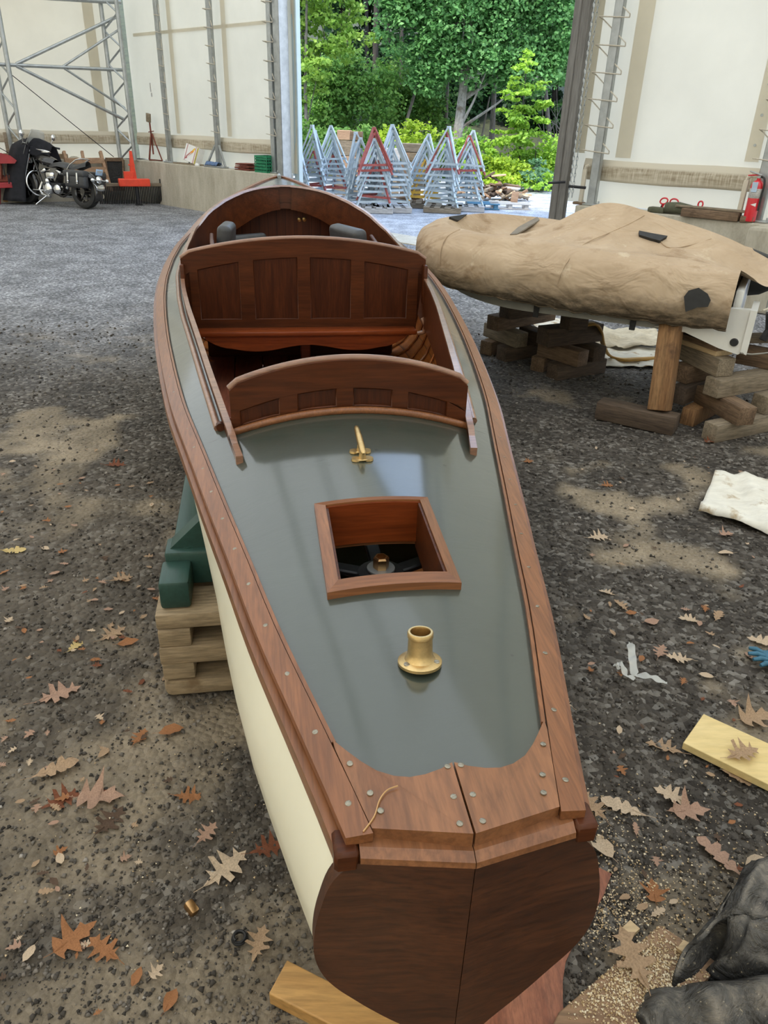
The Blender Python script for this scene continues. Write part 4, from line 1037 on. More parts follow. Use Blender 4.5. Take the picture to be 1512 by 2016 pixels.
mb = MB(); mb.lathe([(.001, .03), (.03, .03), (.042, .022), (.045, 0)], 20, Matrix.Translation((-.26, .40, .66)) @ RY); mb.build('pulley', M['rubber'], tender)
mb = MB(); mb.tube([(-.20, .42, .70), (-.22, .40, .60), (-.20, .42, .54)], .022, 8); mb.build('steering_arm', M['black_iron'], tender)
def wire(P, r, m, nm): MB().tube(spl([Vector(p) for p in P], 6), r, 6).build(nm, m, tender, 60)
wire([(-.16, .55, .73), (-.28, .40, .77), (-.40, .10, .80), (-.60, -.40, .88)], .006, M['rope'], 'painter_rope')
wire([(-.32, .40, .70), (-.36, .44, .62), (-.30, .50, .52), (-.18, .58, .49), (-.10, .62, .495)], .005, M['hull_grey'], 'cable')
wire([(-.38, .20, .78), (-.46, .20, .74), (-.48, .16, .70), (-.42, .14, .73), (-.44, .10, .62), (-.42, .06, .55)], .004, M['timber_brown'], 'cable')
for x in (.52, 1.12):
    mb = MB(); mb.box((x, .615, .585), (.035, .012, .09), .003); mb.build('strap', M['rubber'], tender)
mb = MB(); mb.tube([(.02, -.57, .765), (-.12, -.57, .76), (-.24, -.57, .755)], [.165, .13, .05], 16); mb.build('tube_cone', M['rubber'], tender, 60)

# ------------------------------------------------------------------ timber blocks under the tender
def timber(label, a, b, za, w, h, mat='timber_brown', group=None, zb=None, bev=.007, name='timber_block'):
    """squared timber between two seen end points at height za (centre)"""
    a = G(a[0], a[1], za - h / 2) if len(a) == 2 else Vector(a); b = G(b[0], b[1], (zb or za) - h / 2) if len(b) == 2 else Vector(b)
    a.z = b.z = 0; d = b - a; mb = MB(); mb.box((0, 0, 0), (d.length, w, h), bev, seg=2); o = mb.build(name, M[mat])
    c = (a + b) / 2; o.location = (c.x, c.y, za); o.rotation_euler = (0, 0, math.atan2(d.y, d.x)); return tag(o, label, 'timber', group)
g3 = 'timbers stacked at the stern of the tender'; g2 = 'timbers in the middle block pile'; g1 = 'timbers in the far block pile'
timber('dark wet timber lying as a foot under the upright brown post', (1176, 819), (1328, 853), .056, .13, .112, 'timber_dark')
pa = G(1298, 808, .112); pb = AY(1322, 640, pa.y + .14)
t_post = MB(); dv = Vector((pb.x, pb.y, .612)) - Vector((pa.x, pa.y, .112)); t_post.box((0, 0, dv.length / 2), (.118, .112, dv.length), .007, seg=2)
o = t_post.build('prop_post', M['timber_orange']); o.location = (pa.x, pa.y, .113); o.rotation_euler = (dv.normalized().to_track_quat('Z', 'Y') @ Matrix.Rotation(-.5, 3, 'Z').to_quaternion()).to_euler(); tag(o, 'upright orange-brown post standing on the dark foot timber', 'post')
timber('pale mossy bottom timber with cut end facing out, right of the prop post', (1392, 868), (1600, 824), .055, .10, .11, 'timber_grey', g3)
timber('orange-ended bottom timber just right of the dark foot timber', (1350, 838), (1420, 800), .055, .09, .11, 'timber_orange', g3)
timber('brown second-layer timber pointing its cut end out over the pale bottom one', (1380, 790), (1466, 838), .166, .115, .11, 'timber_brown', g3)
timber('light second-layer timber at the frame edge of the stern pile', (1490, 812), (1640, 775), .166, .11, .11, 'timber_grey', g3)
timber('second-layer timber end half hidden behind the prop post', (1330, 795), (1400, 765), .166, .10, .11, 'timber_dark', g3)
timber('long pale third-layer timber with mossy end, biggest in the stern pile', (1396, 780), (1620, 742), .277, .11, .11, 'timber_grey', g3)
timber('brown third-layer timber behind the prop post', (1335, 752), (1400, 738), .277, .12, .11, 'timber_brown', g3)
timber('fourth-layer grey timber below the two thin boards', (1345, 704), (1425, 742), .388, .115, .11, 'timber_grey', g3)
timber('fourth-layer brown timber at the frame edge below the top board', (1450, 712), (1570, 735), .388, .11, .11, 'timber_brown', g3)
timber('lower of two thin boards on top of the stern pile', (1345, 672), (1425, 700), .460, .13, .033, 'plank_new', g3, bev=.003)
timber('upper of two thin boards touching the white stern of the tender', (1348, 663), (1425, 690), .495, .13, .034, 'timber_brown', g3, bev=.003)
timber('wide weathered board on top of the stern pile at the frame edge', (1432, 672), (1600, 668), .470, .13, .035, 'timber_grey', g3, bev=.003)
timber('left bottom timber of the middle pile, short brown end facing out', (1056, 732), (1110, 706), .055, .11, .11, 'timber_brown', g2)
timber('right bottom timber of the middle pile, lying across the front', (1085, 746), (1180, 730), .055, .12, .11, 'timber_dark', g2)
timber('second-layer timber of the middle pile with orange cut end', (1066, 697), (1146, 721), .166, .12, .11, 'timber_brown', g2)
timber('second-layer timber of the middle pile with dark end beside the yellow strap', (1178, 712), (1120, 690), .166, .12, .11, 'timber_dark', g2)
timber('wide third-layer timber across the top of the middle pile', (1066, 680), (1172, 668), .287, .14, .13, 'timber_dark', g2)
timber('short block between the middle pile and the tender hull', (1110, 648), (1147, 645), .415, .12, .125, 'timber_dark', g2)
timber('left bottom timber of the far pile with round end mark', (955, 699), (1005, 683), .055, .11, .11, 'timber_brown', g1)
timber('right bottom timber of the far pile, light knot on its end', (985, 710), (1070, 698), .055, .12, .11, 'timber_dark', g1)
timber('pale second-layer timber of the far pile slanting toward the middle pile', (962, 660), (1026, 684), .166, .12, .11, 'timber_grey', g1)
timber('second-layer timber of the far pile in the gap beside the middle pile', (1030, 668), (1075, 684), .166, .12, .11, 'timber_dark', g1)
timber('third-layer timber of the far pile with brown end at its left', (968, 650), (1082, 628), .277, .12, .11, 'timber_brown', g1)
timber('topmost dark timber of the far pile under the tender hull', (992, 626), (1078, 616), .388, .13, .11, 'timber_dark', g1)
# yellow strap looping off the middle pile
sp_ = [G(1150, 640, .36), G(1172, 638, .365), G(1182, 652, .30), G(1188, 680, .16), G(1200, 700, .05), G(1225, 708, .03), G(1260, 707, .03), G(1300, 705, .03)]
P = spl(sp_, 6); mb = MB(); mb.grid(lambda i, j: (P[i].x + .012 * (j - .5), P[i].y - .05 * (j - .5), P[i].z + .0), len(P), 2)
M['yellow_hose'] = plain('ochre_strap', (.42, .235, .05), .6, 0, .15, 12)
o = solid(mb.build('strap_hose', M['yellow_hose'], smooth=60), .016, 0); tag(o, 'ochre flat hose looping from the middle pile toward the prop post', 'hose')
def cloth(name, label, cat, px, mat, z0=.012, amp=.02, f=9, seed=1, nu=26, nv=20, th=.003, fold=None, group=None):
    A, Bq, C_, D = [G(p[0], p[1], 0) for p in px]; mb = MB()
    def fn(i, j):
        u, v = i / (nu - 1), j / (nv - 1); p = A.lerp(Bq, u).lerp(D.lerp(C_, u), v); z = z0 + amp * max(-.3, fbm(p.x, p.y, seed, 4, f)) * 1.6 + hf(p.x, p.y) + .006
        if fold: z += fold(u, v)
        return (p.x + amp * .4 * fbm(p.y, p.x, seed + 3, 2, f), p.y + amp * .4 * fbm(p.x, p.y, seed + 5, 2, f), max(z, .006))
    mb.grid(fn, nu, nv); o = solid(mb.build(name, mat, smooth=80), th, 0); return tag(o, label, cat, group)
M['white_cloth'] = wood('soiled_white_cloth', (.70, .66, .56), (.84, .82, .74), 0, 5, 3, .8, 0, .3, .12, spots=((.40, .29, .16, 1), 8, .555))
M['cream_foam'] = wood('cream_batting', (.60, .52, .38), (.76, .69, .54), 0, 12, 6, .9, 0, .6, .25)
cloth('white_sheet', 'crumpled white plastic sheet on the gravel under the tender', 'sheet', [(1150, 676), (1310, 688), (1310, 728), (1165, 724)], M['white_cloth'], .01, .03, 6, 3)
cloth('foam_batting', 'cream folded batting lying behind the upright post', 'batting', [(1150, 652), (1290, 660), (1300, 692), (1160, 694)], M['cream_foam'], .05, .05, 5, 4, fold=lambda u, v: .03 * math.sin(v * PI))
cloth('white_sheet', 'flat white sheet seen between the far and middle block piles', 'sheet', [(1040, 630), (1130, 628), (1150, 655), (1060, 650)], M['white_cloth'], .012, .012, 6, 8)

# ------------------------------------------------------------------ things on the ground round the launch
def slab(name, label, cat, px, z0, th, mat, bev=None, group=None):
    P = [G(x, y, z0 + th) for x, y in px]; mb = MB(); c = sum(P, Vector()) / len(P)
    mb.prism([(p.x - c.x, p.y - c.y) for p in P], lambda a, b: (a, b, th), lambda a, b: (a, b, 0)); o = mb.build(name, mat, smooth=25); o.location = (c.x, c.y, z0)
    if bev: m = o.modifiers.new('edge', 'BEVEL'); m.width = bev; m.segments = 2
    return tag(o, label, cat, group)
M['fir_board'] = wood('orange_fir', (.40, .20, .055), (.60, .345, .115), 0, 14, 9, .6, .1, .15, .3, spots=((.22, .10, .03, 1), 24, .64))
slab('fir_board', 'thick orange fir board on the dirt under the transom', 'board', [(565, 1889), (905, 2062), (868, 2128), (529, 1955)], .005, .038, M['fir_board'], .003)
M['ply_red'] = wood('reddish_plywood', (.22, .062, .026), (.40, .15, .075), 1, 20, 5, .6, .1, .15, .4, spots=((.50, .38, .26, 1), 40, .70))
slab('plywood_sheet', 'reddish plywood offcut with curved edge under the stern', 'plywood', [(1150, 1694), (1204, 1720), (1188, 1762), (1160, 1810), (1132, 1852), (1114, 1892), (1108, 1930), (1108, 1970), (1114, 2060), (940, 2060), (940, 1990), (1010, 1880), (1080, 1770)], .006, .010, M['ply_red'])
M['brown_board'] = wood('brown_board', (.22, .12, .062), (.38, .24, .14), 0, 12, 9, .75, 0, .25, .4)
slab('scrap_board', 'brown scrap board dusted with sawdust beside the dark tarp', 'board', [(1100, 1992), (1205, 1903), (1299, 1820), (1372, 1866), (1420, 1900), (1230, 2080), (1060, 2080)], .006, .022, M['brown_board'], .003)
slab('wood_chip', 'small square pine offcut at the tip of the sawdusted oak leaf', 'offcut', [(1225, 1826), (1241, 1811), (1260, 1828), (1244, 1842)], .004, .012, M['plank_new'])
slab('wood_chip', 'small pine offcut between brown board and dark tarp', 'offcut', [(1333, 1866), (1346, 1850), (1372, 1864), (1352, 1880)], .030, .010, M['plank_new'])
M['foam_board'] = wood('pale_yellow_board', (.66, .49, .20), (.80, .63, .31), 0, 9, 5, .7, 0, .12, .12, spots=((.40, .27, .10, 1), 30, .70))
slab('yellow_board', 'pale yellow board lying flat on the gravel right of the launch', 'board', [(1385, 1405), (1620, 1512), (1590, 1582), (1345, 1462)], .006, .024, M['foam_board'], .002)
cloth('canvas_cloth', 'soiled white canvas cloth on the gravel at the frame edge', 'cloth', [(1405, 937), (1620, 962), (1640, 1095), (1375, 1012)], M['white_cloth'], .016, .026, 7, 12, 34, 26, fold=lambda u, v: .035 * math.exp(-((v - .93) / .05) ** 2) + .03 * math.exp(-(((u - .42) - (v - .5) * .3) / .07) ** 2) * (1 - v))
# dark tarp heaped in the corner
def tarp_mat():
    t = NT('dusty_black_tarp'); v = t.coord(); n = t.noise(v, 16, 6, .7); g = t.n('ShaderNodeNewGeometry'); sp = t.n('ShaderNodeSeparateXYZ'); t.l(g.outputs['Normal'], sp.inputs[0])
    ab = t.n('ShaderNodeMath', operation='ABSOLUTE'); t.l(sp.outputs[2], ab.inputs[0]); ml = t.n('ShaderNodeMath', operation='MULTIPLY'); t.l(ab.outputs[0], ml.inputs[0]); t.l(n, ml.inputs[1])
    c = t.ramp(ml.outputs[0], [(.18, (.022, .021, .020)), (.40, (.10, .092, .080)), (.60, (.22, .19, .15))])
    gr = t.ramp(t.noise(v, 130, 3, .6), [(.66, (0, 0, 0)), (.72, (1, 1, 1))]); c = t.mix(gr, c, (.42, .35, .24, 1))
    t.bsdf(c, .65, 0, t.bump(t.noise(t.coord((1, 1.6, 1.6)), 8, 5, .6, 1.2), .8, .05), spec=.35); return t.m
M['tarp'] = tarp_mat()
M['tarp_in'] = plain('tarp_inside', (.022, .021, .020), .55, 0, .3, 9)
def tarp():
    o0 = G(1440, 1930, 0); t = thing('dark_tarp', 'dusty black tarp heaped on the ground beside the brown board', 'tarp', o0)
    rim = [(1326, 1958, .004), (1331, 1918, .05), (1352, 1868, .075), (1384, 1842, .108), (1412, 1812, .112), (1452, 1800, .142), (1490, 1812, .128), (1560, 1806, .150), (1650, 1850, .12)]
    RP = spl([G(x, y, z) - o0 for x, y, z in rim], 6); n = len(RP)
    def hood(i, j):
        p = RP[i]; u = i / (n - 1); k = j / 12; back = Vector((.10 + .10 * u + .16 * (1 - u) ** 2, .20 + .06 * u - .06 * (1 - u) ** 2, 0)) * k
        z = p.z * math.sqrt(max(0, 1 - k ** 2.2)) + (.045 * fbm(u * 5, k * 3, 22) + .02 * abs(fbm(u * 11, k * 2 + u * 4, 28))) * min(1, k * 5) * (1 - k)
        return Vector((p.x + back.x + .03 * fbm(u * 6, k * 4, 29) * k, p.y + back.y + .05 * fbm(u * 5, k * 3, 30) * k, max(z, .006)))
    mb = MB(); mb.grid(hood, n, 13); solid(mb.build('hood', M['tarp'], t, 80), .004, 0)
    i0 = int(n * .56)
    def flap(i, j):
        p = RP[min(i0 + i, n - 1)]; k = j / 12; u = i / (n - 1 - i0); sag = .035 * math.sin(PI * k) * (1 - .4 * u)
        return Vector((p.x + .012 * math.sin(u * 9 + k * 3) - .06 * k * (1 - u), p.y - .10 * k ** .8 * (.55 + .45 * u) - sag * .4, max(p.z * (1 - k ** 1.3) + .05 * fbm(u * 6, k * 4, 25) * math.sin(PI * k), .006)))
    mb = MB(); mb.grid(flap, n - i0, 13); solid(mb.build('hanging_fold', M['tarp'], t, 80), .004, 0)
    mb = MB(); mb.tube([p + Vector((0, 0, -.002)) for p in RP[:i0 + 2]], .005, 6); mb.build('rolled_edge', M['tarp'], t, 60)
    A = [(1238, 2000, .006), (1262, 1986, .030), (1300, 1968, .058), (1345, 1966, .046), (1400, 1950, .074), (1450, 1950, .064), (1512, 1934, .085), (1640, 1918, .09)]; RA = spl([G(x, y, z) - o0 for x, y, z in A], 6); m = len(RA)
    def low(i, j):
        p = RA[i]; u = i / (m - 1); k = (j - 4) / 12; e = min(1, u / .10)
        if k < 0: return Vector((p.x + .01, p.y - k * .16, max(.005, p.z * (1 - (k * 3) ** 2) )))
        w = .016 * math.sin(u * 13 + k * 7) + .055 * fbm(u * 7, k * 5, 23) + .03 * abs(fbm(u * 5 + k * 6, k * 3, 27)) + .014 * math.sin(k * 14 + u * 5)
        return Vector((p.x + .05 * k * (1 - u), p.y - (.05 + .30 * e) * k, max(p.z * (1 - .55 * k ** 1.5) + w * e * min(1, k * 9 + .15), .006)))
    mb = MB(); mb.grid(low, m, 17); solid(mb.build('lower_fold', M['tarp'], t, 80), .004, 0)
    return t
tarp()
# blue glove, clear ribbon
M['blue_glove'] = plain('blue_glove', (.035, .13, .20), .6, 0, .2, 30)
gl = thing('rubber_glove', 'blue rubber glove lying crumpled at the frame edge', 'glove', G(1512, 1300, .012), 0)
mb = MB(); mb.box((.03, 0, .008), (.09, .075, .022), .01, seg=3); mb.build('palm', M['blue_glove'], gl, 60)
for k, (a, L) in enumerate(((-.5, .045), (-.15, .055), (.15, .052), (.5, .045), (1.3, .04))):
    mb = MB(); b0 = Vector((-.01, .03 - .02 * k, .008)); b1 = b0 + Vector((-math.cos(a) * L, -math.sin(a) * L * .8 + .0, .006)); mb.tube([b0, (b0 + b1) / 2 + Vector((0, 0, .006)), b1], [.010, .009, .006], 8); mb.build('finger', M['blue_glove'], gl, 60)
t = NT('clear_plastic'); p = t.bsdf((.75, .75, .70, 1), .3, spec=.6); tp = t.n('ShaderNodeBsdfTransparent'); mx = t.n('ShaderNodeMixShader'); mx.inputs[0].default_value = .55
t.l(tp.outputs[0], mx.inputs[1]); t.l(p.outputs[0], mx.inputs[2]); t.l(mx.outputs[0], t.out.inputs['Surface']); M['clear'] = t.m
rb = thing('plastic_ribbon', 'knotted strip of clear plastic on the gravel right of the launch', 'ribbon', G(1246, 1328, 0))
o0 = G(1246, 1328, 0)
def band(P, w, nm):
    P = spl([Vector(p) for p in P], 6); mb = MB(); n = len(P)
    def fn(i, j):
        d = (P[min(i + 1, n - 1)] - P[max(i - 1, 0)]); s = Vector((-d.y, d.x, 0)).normalized() if Vector((d.x, d.y)).length > 1e-5 else Vector((1, 0, 0)); ww = w * (1 if 1 < i < n - 2 else .45)
        return P[i] + s * ww * (j / 3 - .5) + Vector((0, 0, .004 * math.sin(i * .9 + j)))
    mb.grid(fn, n, 4); mb.build(nm, M['clear'], rb, 80)
g_ = lambda x, y, z: G(x, y, z) - o0
band([g_(1250, 1332, .012), g_(1246, 1305, .03), g_(1244, 1285, .035), g_(1241, 1264, .02)], .026, 'ribbon_end')
band([g_(1248, 1330, .012), g_(1272, 1330, .025), g_(1292, 1336, .02), g_(1314, 1345, .008)], .026, 'ribbon_end')
band([g_(1250, 1335, .010), g_(1234, 1330, .02), g_(1226, 1312, .04), g_(1218, 1305, .045), g_(1212, 1310, .03), g_(1222, 1316, .02)], .020, 'ribbon_loop')
# sawdust: uncountable
M['dust'] = islands_mat('sawdust_flakes', [(0, (.40, .27, .13)), (.5, (.62, .47, .28)), (1, (.80, .70, .52))])
r = np.random.default_rng(31); pts = []
def dust(n, cx, cy, sx, sy, z, seed):
    r_ = np.random.default_rng(seed); c = G(cx, cy, 0); return c.x + r_.normal(0, sx, n), c.y + r_.normal(0, sy, n), np.full(n, z)
D_ = [dust(2600, 1270, 1915, .055, .05, .0295, 1), dust(900, 1200, 1980, .05, .03, .0295, 2)]
board_px = [(1100, 1992), (1205, 1903), (1299, 1820), (1372, 1866), (1420, 1900), (1230, 2080)]
BP = [G(x, y, .028) for x, y in board_px]
def inpoly(x, y, P):
    ins = False; n = len(P)
    for i in range(n):
        a, b = P[i], P[(i + 1) % n]
        if (a.y > y) != (b.y > y) and x < (b.x - a.x) * (y - a.y) / (b.y - a.y) + a.x: ins = not ins
    return ins
X = []; Y = []; Z = []
for dx, dy, dzz in D_:
    for a, b, c in zip(dx, dy, dzz):
        if inpoly(a, b, BP): X.append(a); Y.append(b); Z.append(c)
for n, cx, cy, s_, sd in ((900, 1180, 1800, .07, 3), (700, 1260, 1740, .10, 4), (500, 1150, 1620, .08, 5), (260, 1420, 1720, .12, 6), (200, 1400, 1600, .18, 7), (160, 330, 1700, .25, 8), (120, 560, 1500, .2, 9)):
    dx, dy, _ = dust(n, cx, cy, s_, s_ * .8, 0, sd); X += list(dx); Y += list(dy); Z += list(hfloor(dx, dy) + .006)
X, Y, Z = map(np.array, (X, Y, Z)); rad = .0012 + .003 * r.random(len(X)) ** 2
tag(link('sawdust', chip_mesh('sawdust', X, Y, Z, rad, .35, r, M['dust'])), 'pale sawdust and wood shavings strewn round the stern', 'sawdust', kind='stuff')

# ------------------------------------------------------------------ fallen oak leaves
LEAFC = {'tan': (.40, .27, .165), 'pale': (.56, .43, .30), 'orange': (.33, .145, .060), 'rust': (.20, .070, .034), 'pink': (.40, .25, .175), 'dark': (.105, .065, .042), 'yellow': (.60, .45, .19)}
def leaf_mat(nm, c):
    t = NT('leaf_' + nm); v = t.coord((1, 1, 1), True); n = t.noise(v, 28, 4, .6); col = t.ramp(n, [(.3, tuple(q * .7 for q in c)), (.7, tuple(min(1, q * 1.2) for q in c))])
    p = t.bsdf(col, .75, spec=.25); tr = t.n('ShaderNodeBsdfTranslucent'); t.l(col, tr.inputs[0]); mx = t.n('ShaderNodeMixShader'); mx.inputs[0].default_value = .15
    t.l(p.outputs[0], mx.inputs[1]); t.l(tr.outputs[0], mx.inputs[2]); t.l(mx.outputs[0], t.out.inputs['Surface']); return t.m
LM = {k: leaf_mat(k, c) for k, c in LEAFC.items()}
def leaf_shape(kind, seed):
    """unit-length lobed leaf along +x; kind 0 pointed red-oak lobes, 1 rounded white-oak lobes, 2 plain oval, 3 maple-like"""
    r_ = random.Random(seed)
    if kind == 0: E_ = [(0, .02), (.10, .05), (.20, .07), (.19, .22), (.27, .12), (.33, .09), (.37, .34), (.46, .30), (.47, .16), (.52, .10), (.60, .36), (.66, .25), (.70, .12), (.76, .10), (.86, .20), (.87, .08), (1, 0)]
    elif kind == 1: E_ = [(0, .015), (.12, .05), (.20, .14), (.28, .15), (.31, .07), (.40, .20), (.49, .21), (.52, .09), (.60, .24), (.70, .23), (.72, .11), (.80, .17), (.90, .14), (.97, .07), (1, 0)]
    elif kind == 2: E_ = [(0, .01), (.1, .12), (.25, .22), (.45, .27), (.65, .24), (.82, .15), (.94, .05), (1, 0)]
    else: E_ = [(0, .02), (.03, .16), (.10, .36), (.16, .24), (.24, .14), (.36, .42), (.46, .52), (.47, .30), (.50, .14), (.62, .17), (.72, .22), (.76, .12), (.90, .06), (1, 0)]
    curl = r_.uniform(.3, 1.0); tw = r_.uniform(-.5, .5); bend = r_.uniform(-.35, .5); mb = MB(); n = len(E_); vs = []; fs = []
    def Z_(x, y): return max(-.02, curl * 1.1 * y * y * (1.4 if y * tw > 0 else .5) + bend * (x - .5) ** 2 * .7 + tw * y * (x - .5) * .6 + .02 * math.sin(x * 17 + y * 13 + seed))
    for x, y in E_:
        for sgn, q in ((1, 1), (1, .5), (0, 0), (-1, .5), (-1, 1)):
            yy = sgn * q * y * r_.uniform(.88, 1.12); xx = x + (r_.uniform(-.015, .015) if q else 0)
            vs.append((xx, yy, Z_(xx, yy)))
    for i in range(n - 1):
        for j in range(4): fs.append((i * 5 + j, (i + 1) * 5 + j, (i + 1) * 5 + j + 1, i * 5 + j + 1))
    mb.add(vs, fs); mb.tube([(-.22, .01, .04), (-.1, 0, .02), (0, 0, Z_(0, 0)), (.3, 0, Z_(.3, 0) + .004)], .008, 4); return mb
LSH = {}
def leaf(label, px, py, size, ang, kind, colr, seed=None, z=None, group=None, tilt=0.0):
    seed = seed if seed is not None else int(px * 7 + py) % 4
    key = (kind, seed, colr)
    if key not in LSH: LSH[key] = leaf_shape(kind, seed).mesh('oak_leaf', LM[colr], 80)
    size *= .82; p = G(px, py, 0 if z is None else z); zz = (hf(p.x, p.y) + .006) if z is None else z
    o = link('dead_leaf', LSH[key]); a = math.radians(ang); c = Vector((math.cos(a), math.sin(a), 0)) * size * .5
    o.location = (p.x - c.x, p.y - c.y, zz + .004); o.rotation_euler = (random.uniform(-.12, .12) + tilt, random.uniform(-.12, .12), a); o.scale = (size,) * 3
    return tag(o, label, 'leaf', group or 'fallen oak leaves on the dirt floor')
for L in (
 ('pale yellow lobed oak leaf far to the left of the cradle', 26, 1083, .12, 20, 1, 'yellow'), ('red-brown leaf clump on the gravel above the cradle', 228, 918, .13, 10, 0, 'rust'),
 ('tan oak leaf lying flat left of the upper plank', 240, 1138, .11, 30, 0, 'tan'), ('pale yellowish small oak leaf left of the cribbing', 148, 1270, .09, 70, 1, 'yellow'),
 ('orange-red leaf left of the cribbing, curled', 252, 1263, .085, 20, 2, 'orange'), ('tan leaf pair beside the cribbing planks', 222, 1245, .13, 55, 0, 'tan'),
 ('long brown oak leaf in the dirt below the cribbing', 115, 1366, .17, 35, 0, 'pink'), ('orange-brown leaf on the tan mud below the cribbing', 338, 1442, .09, 15, 2, 'orange'),
 ('orange pointed leaf standing in the tan mud', 275, 1452, .09, 80, 0, 'orange'), ('large tan leaf half buried in mud at the left frame side', 110, 1518, .15, 30, 1, 'tan'),
 ('rust-red crumpled leaf in the tan mud', 122, 1570, .13, 40, 0, 'rust'), ('pinkish oak leaf with four points beside the rust-red leaf', 200, 1568, .15, 5, 3, 'pink'),
 ('golden-orange oak leaf alone in the mud', 372, 1568, .095, 0, 0, 'orange'), ('dark brown curled leaf left of the mud ridge', 215, 1612, .13, 70, 0, 'dark'),
 ('large pale spotted oak leaf left of the stern', 445, 1712, .155, 50, 0, 'pale'), ('rust oak leaf touching the cream hull', 530, 1670, .12, 25, 0, 'rust'),
 ('small rust leaf below the pinkish one near the hull', 408, 1645, .085, 60, 0, 'pink'), ('orange pair leaf at the lower left of the frame', 150, 1845, .12, 45, 3, 'orange'),
 ('brown leaf fragment pointing right in the lower left mud', 205, 1870, .11, 150, 0, 'orange'), ('brown curled leaf beside the coiled spring', 510, 1862, .10, 80, 0, 'tan'),
 ('small orange leaf stub standing at the bottom left', 270, 1925, .05, 80, 2, 'orange'), ('small tan leaf at the bottom edge left of the fir board', 336, 1970, .06, 75, 2, 'orange'),
 ('pale tan oak leaf on the gravel beside the right rail', 1178, 1058, .125, 15, 0, 'pale'), ('thin white curled leaf right of the launch rail', 1195, 1165, .08, 150, 0, 'pale'),
 ('grey-tan leaf just below the thin white one', 1222, 1192, .09, 120, 0, 'tan'), ('small orange curled leaf above the plastic ribbon', 1243, 1206, .055, 10, 2, 'orange'),
 ('pink-tan leaf right of the small orange one', 1283, 1224, .08, 20, 2, 'pink'), ('orange upright leaf beside a brown oak leaf', 1388, 1198, .06, 70, 0, 'orange'),
 ('brown oak leaf right of the orange upright leaf', 1414, 1212, .10, 55, 1, 'tan'), ('pale long leaf at mid right gravel', 1356, 1222, .10, 175, 0, 'pale'),
 ('pink leaf with points above the white pointed leaf', 1300, 1285, .095, 60, 0, 'pink'), ('white pointed oak leaf right of the plastic ribbon', 1335, 1300, .11, 175, 0, 'pale'),
 ('round pale leaf alone right of the plastic ribbon', 1389, 1332, .06, 170, 2, 'pale'), ('oak leaf at the frame edge above the blue glove', 1500, 1266, .13, 150, 0, 'pale'),
 ('small pink leaf left of the blue glove', 1474, 1290, .05, 100, 2, 'pink'), ('large tan oak leaf above the yellow board at the frame edge', 1492, 1412, .14, 10, 3, 'tan'),
 ('dry oak leaf lying on the yellow board', 1462, 1484, .135, 20, 0, 'tan', 2, .036), ('tan leaf under the lower edge of the yellow board', 1450, 1530, .10, 150, 3, 'tan'),
 ('long tan leaf with curled points left of the yellow board', 1306, 1470, .13, 150, 0, 'tan'), ('pale spotted leaf pointing right below the rail end', 1225, 1592, .145, 155, 1, 'pale'),
 ('pink-brown oak leaf left of the shavings cluster', 1320, 1570, .12, 150, 0, 'pale'), ('pink oak leaf with sharp points near the shavings', 1362, 1600, .12, 5, 3, 'pink'),
 ('slender curved pale leaf right of the transom', 1412, 1688, .15, 125, 1, 'pink'), ('orange-brown leaf stub between transom and dark tarp', 1286, 1752, .085, 80, 3, 'orange'),
 ('pale leaf curl at the frame edge above the tarp', 1488, 1700, .08, 20, 2, 'pale'), ('leaf leaning against the right side of the transom head', 1165, 1590, .12, 120, 0, 'tan'),
 ('pale curved leaf below the transom corner', 1180, 1660, .12, 115, 2, 'pale'), ('pale leaf beside the right covering board', 1105, 1378, .10, 130, 0, 'pale'),
 ('large oak leaf covered in sawdust on the brown board', 1245, 1888, .165, 100, 0, 'tan', 1, .034), ('tan leaf right of the yellow-white cloth edge', 1432, 1052, .09, 20, 3, 'pink'),
 ('pale leaf below the soiled canvas cloth', 1428, 1090, .08, 175, 2, 'pale'), ('orange leaf on dark dirt near the stern blocks', 1285, 838, .09, 10, 0, 'rust'),
 ('rust leaf below the middle block pile', 1162, 738, .09, 20, 0, 'tan'), ('orange leaf on dark ground left of the canvas cloth', 1195, 955, .09, 15, 0, 'orange'),
 ('small orange leaf on wet dirt beside the right rail', 1040, 911, .08, 20, 0, 'orange'), ('rust leaf below the pale bottom timber', 1400, 872, .10, 15, 3, 'rust')):
    leaf(*L)
for z_, (gn, lab, n, bx, cs) in enumerate((('leaf scraps on the mud left of the launch', 'small brown leaf scrap pressed in the mud left of the launch', 70, (0, 330, 1040, 2000), ('tan', 'orange', 'rust', 'pink', 'dark', 'pale')),
                          ('leaf scraps on the gravel left of the cradle', 'tiny pale leaf scrap on the gravel above and left of the cradle', 55, (0, 310, 880, 1300), ('tan', 'pale', 'pink', 'orange')),
                          ('leaf scraps on the gravel right of the launch', 'small leaf scrap on the gravel right of the launch', 75, (1110, 1512, 880, 1800), ('tan', 'orange', 'rust', 'pink', 'pale', 'dark')))):
    rr = random.Random(40 + z_)
    for k in range(n):
        x = rr.uniform(bx[0], bx[1]); y = rr.uniform(bx[2], bx[3])
        leaf(lab, x, y, rr.uniform(.018, .052), rr.uniform(0, 360), rr.choice((0, 1, 2, 3)), rr.choice(cs), rr.randint(0, 3), None, gn)
mb = MB(); mb.tube(spl([BW(s_, t_, dz(s_, max(t_, 0)) + .0138) for s_, t_ in ((-.146, .000), (-.128, .020), (-.117, .044), (-.104, .058), (-.088, .062))], 5), .0011, 5)
tag(mb.build('copper_wire', M['bronze'], smooth=60), 'thin curly copper wire lying on the left stern plate of the launch', 'wire')
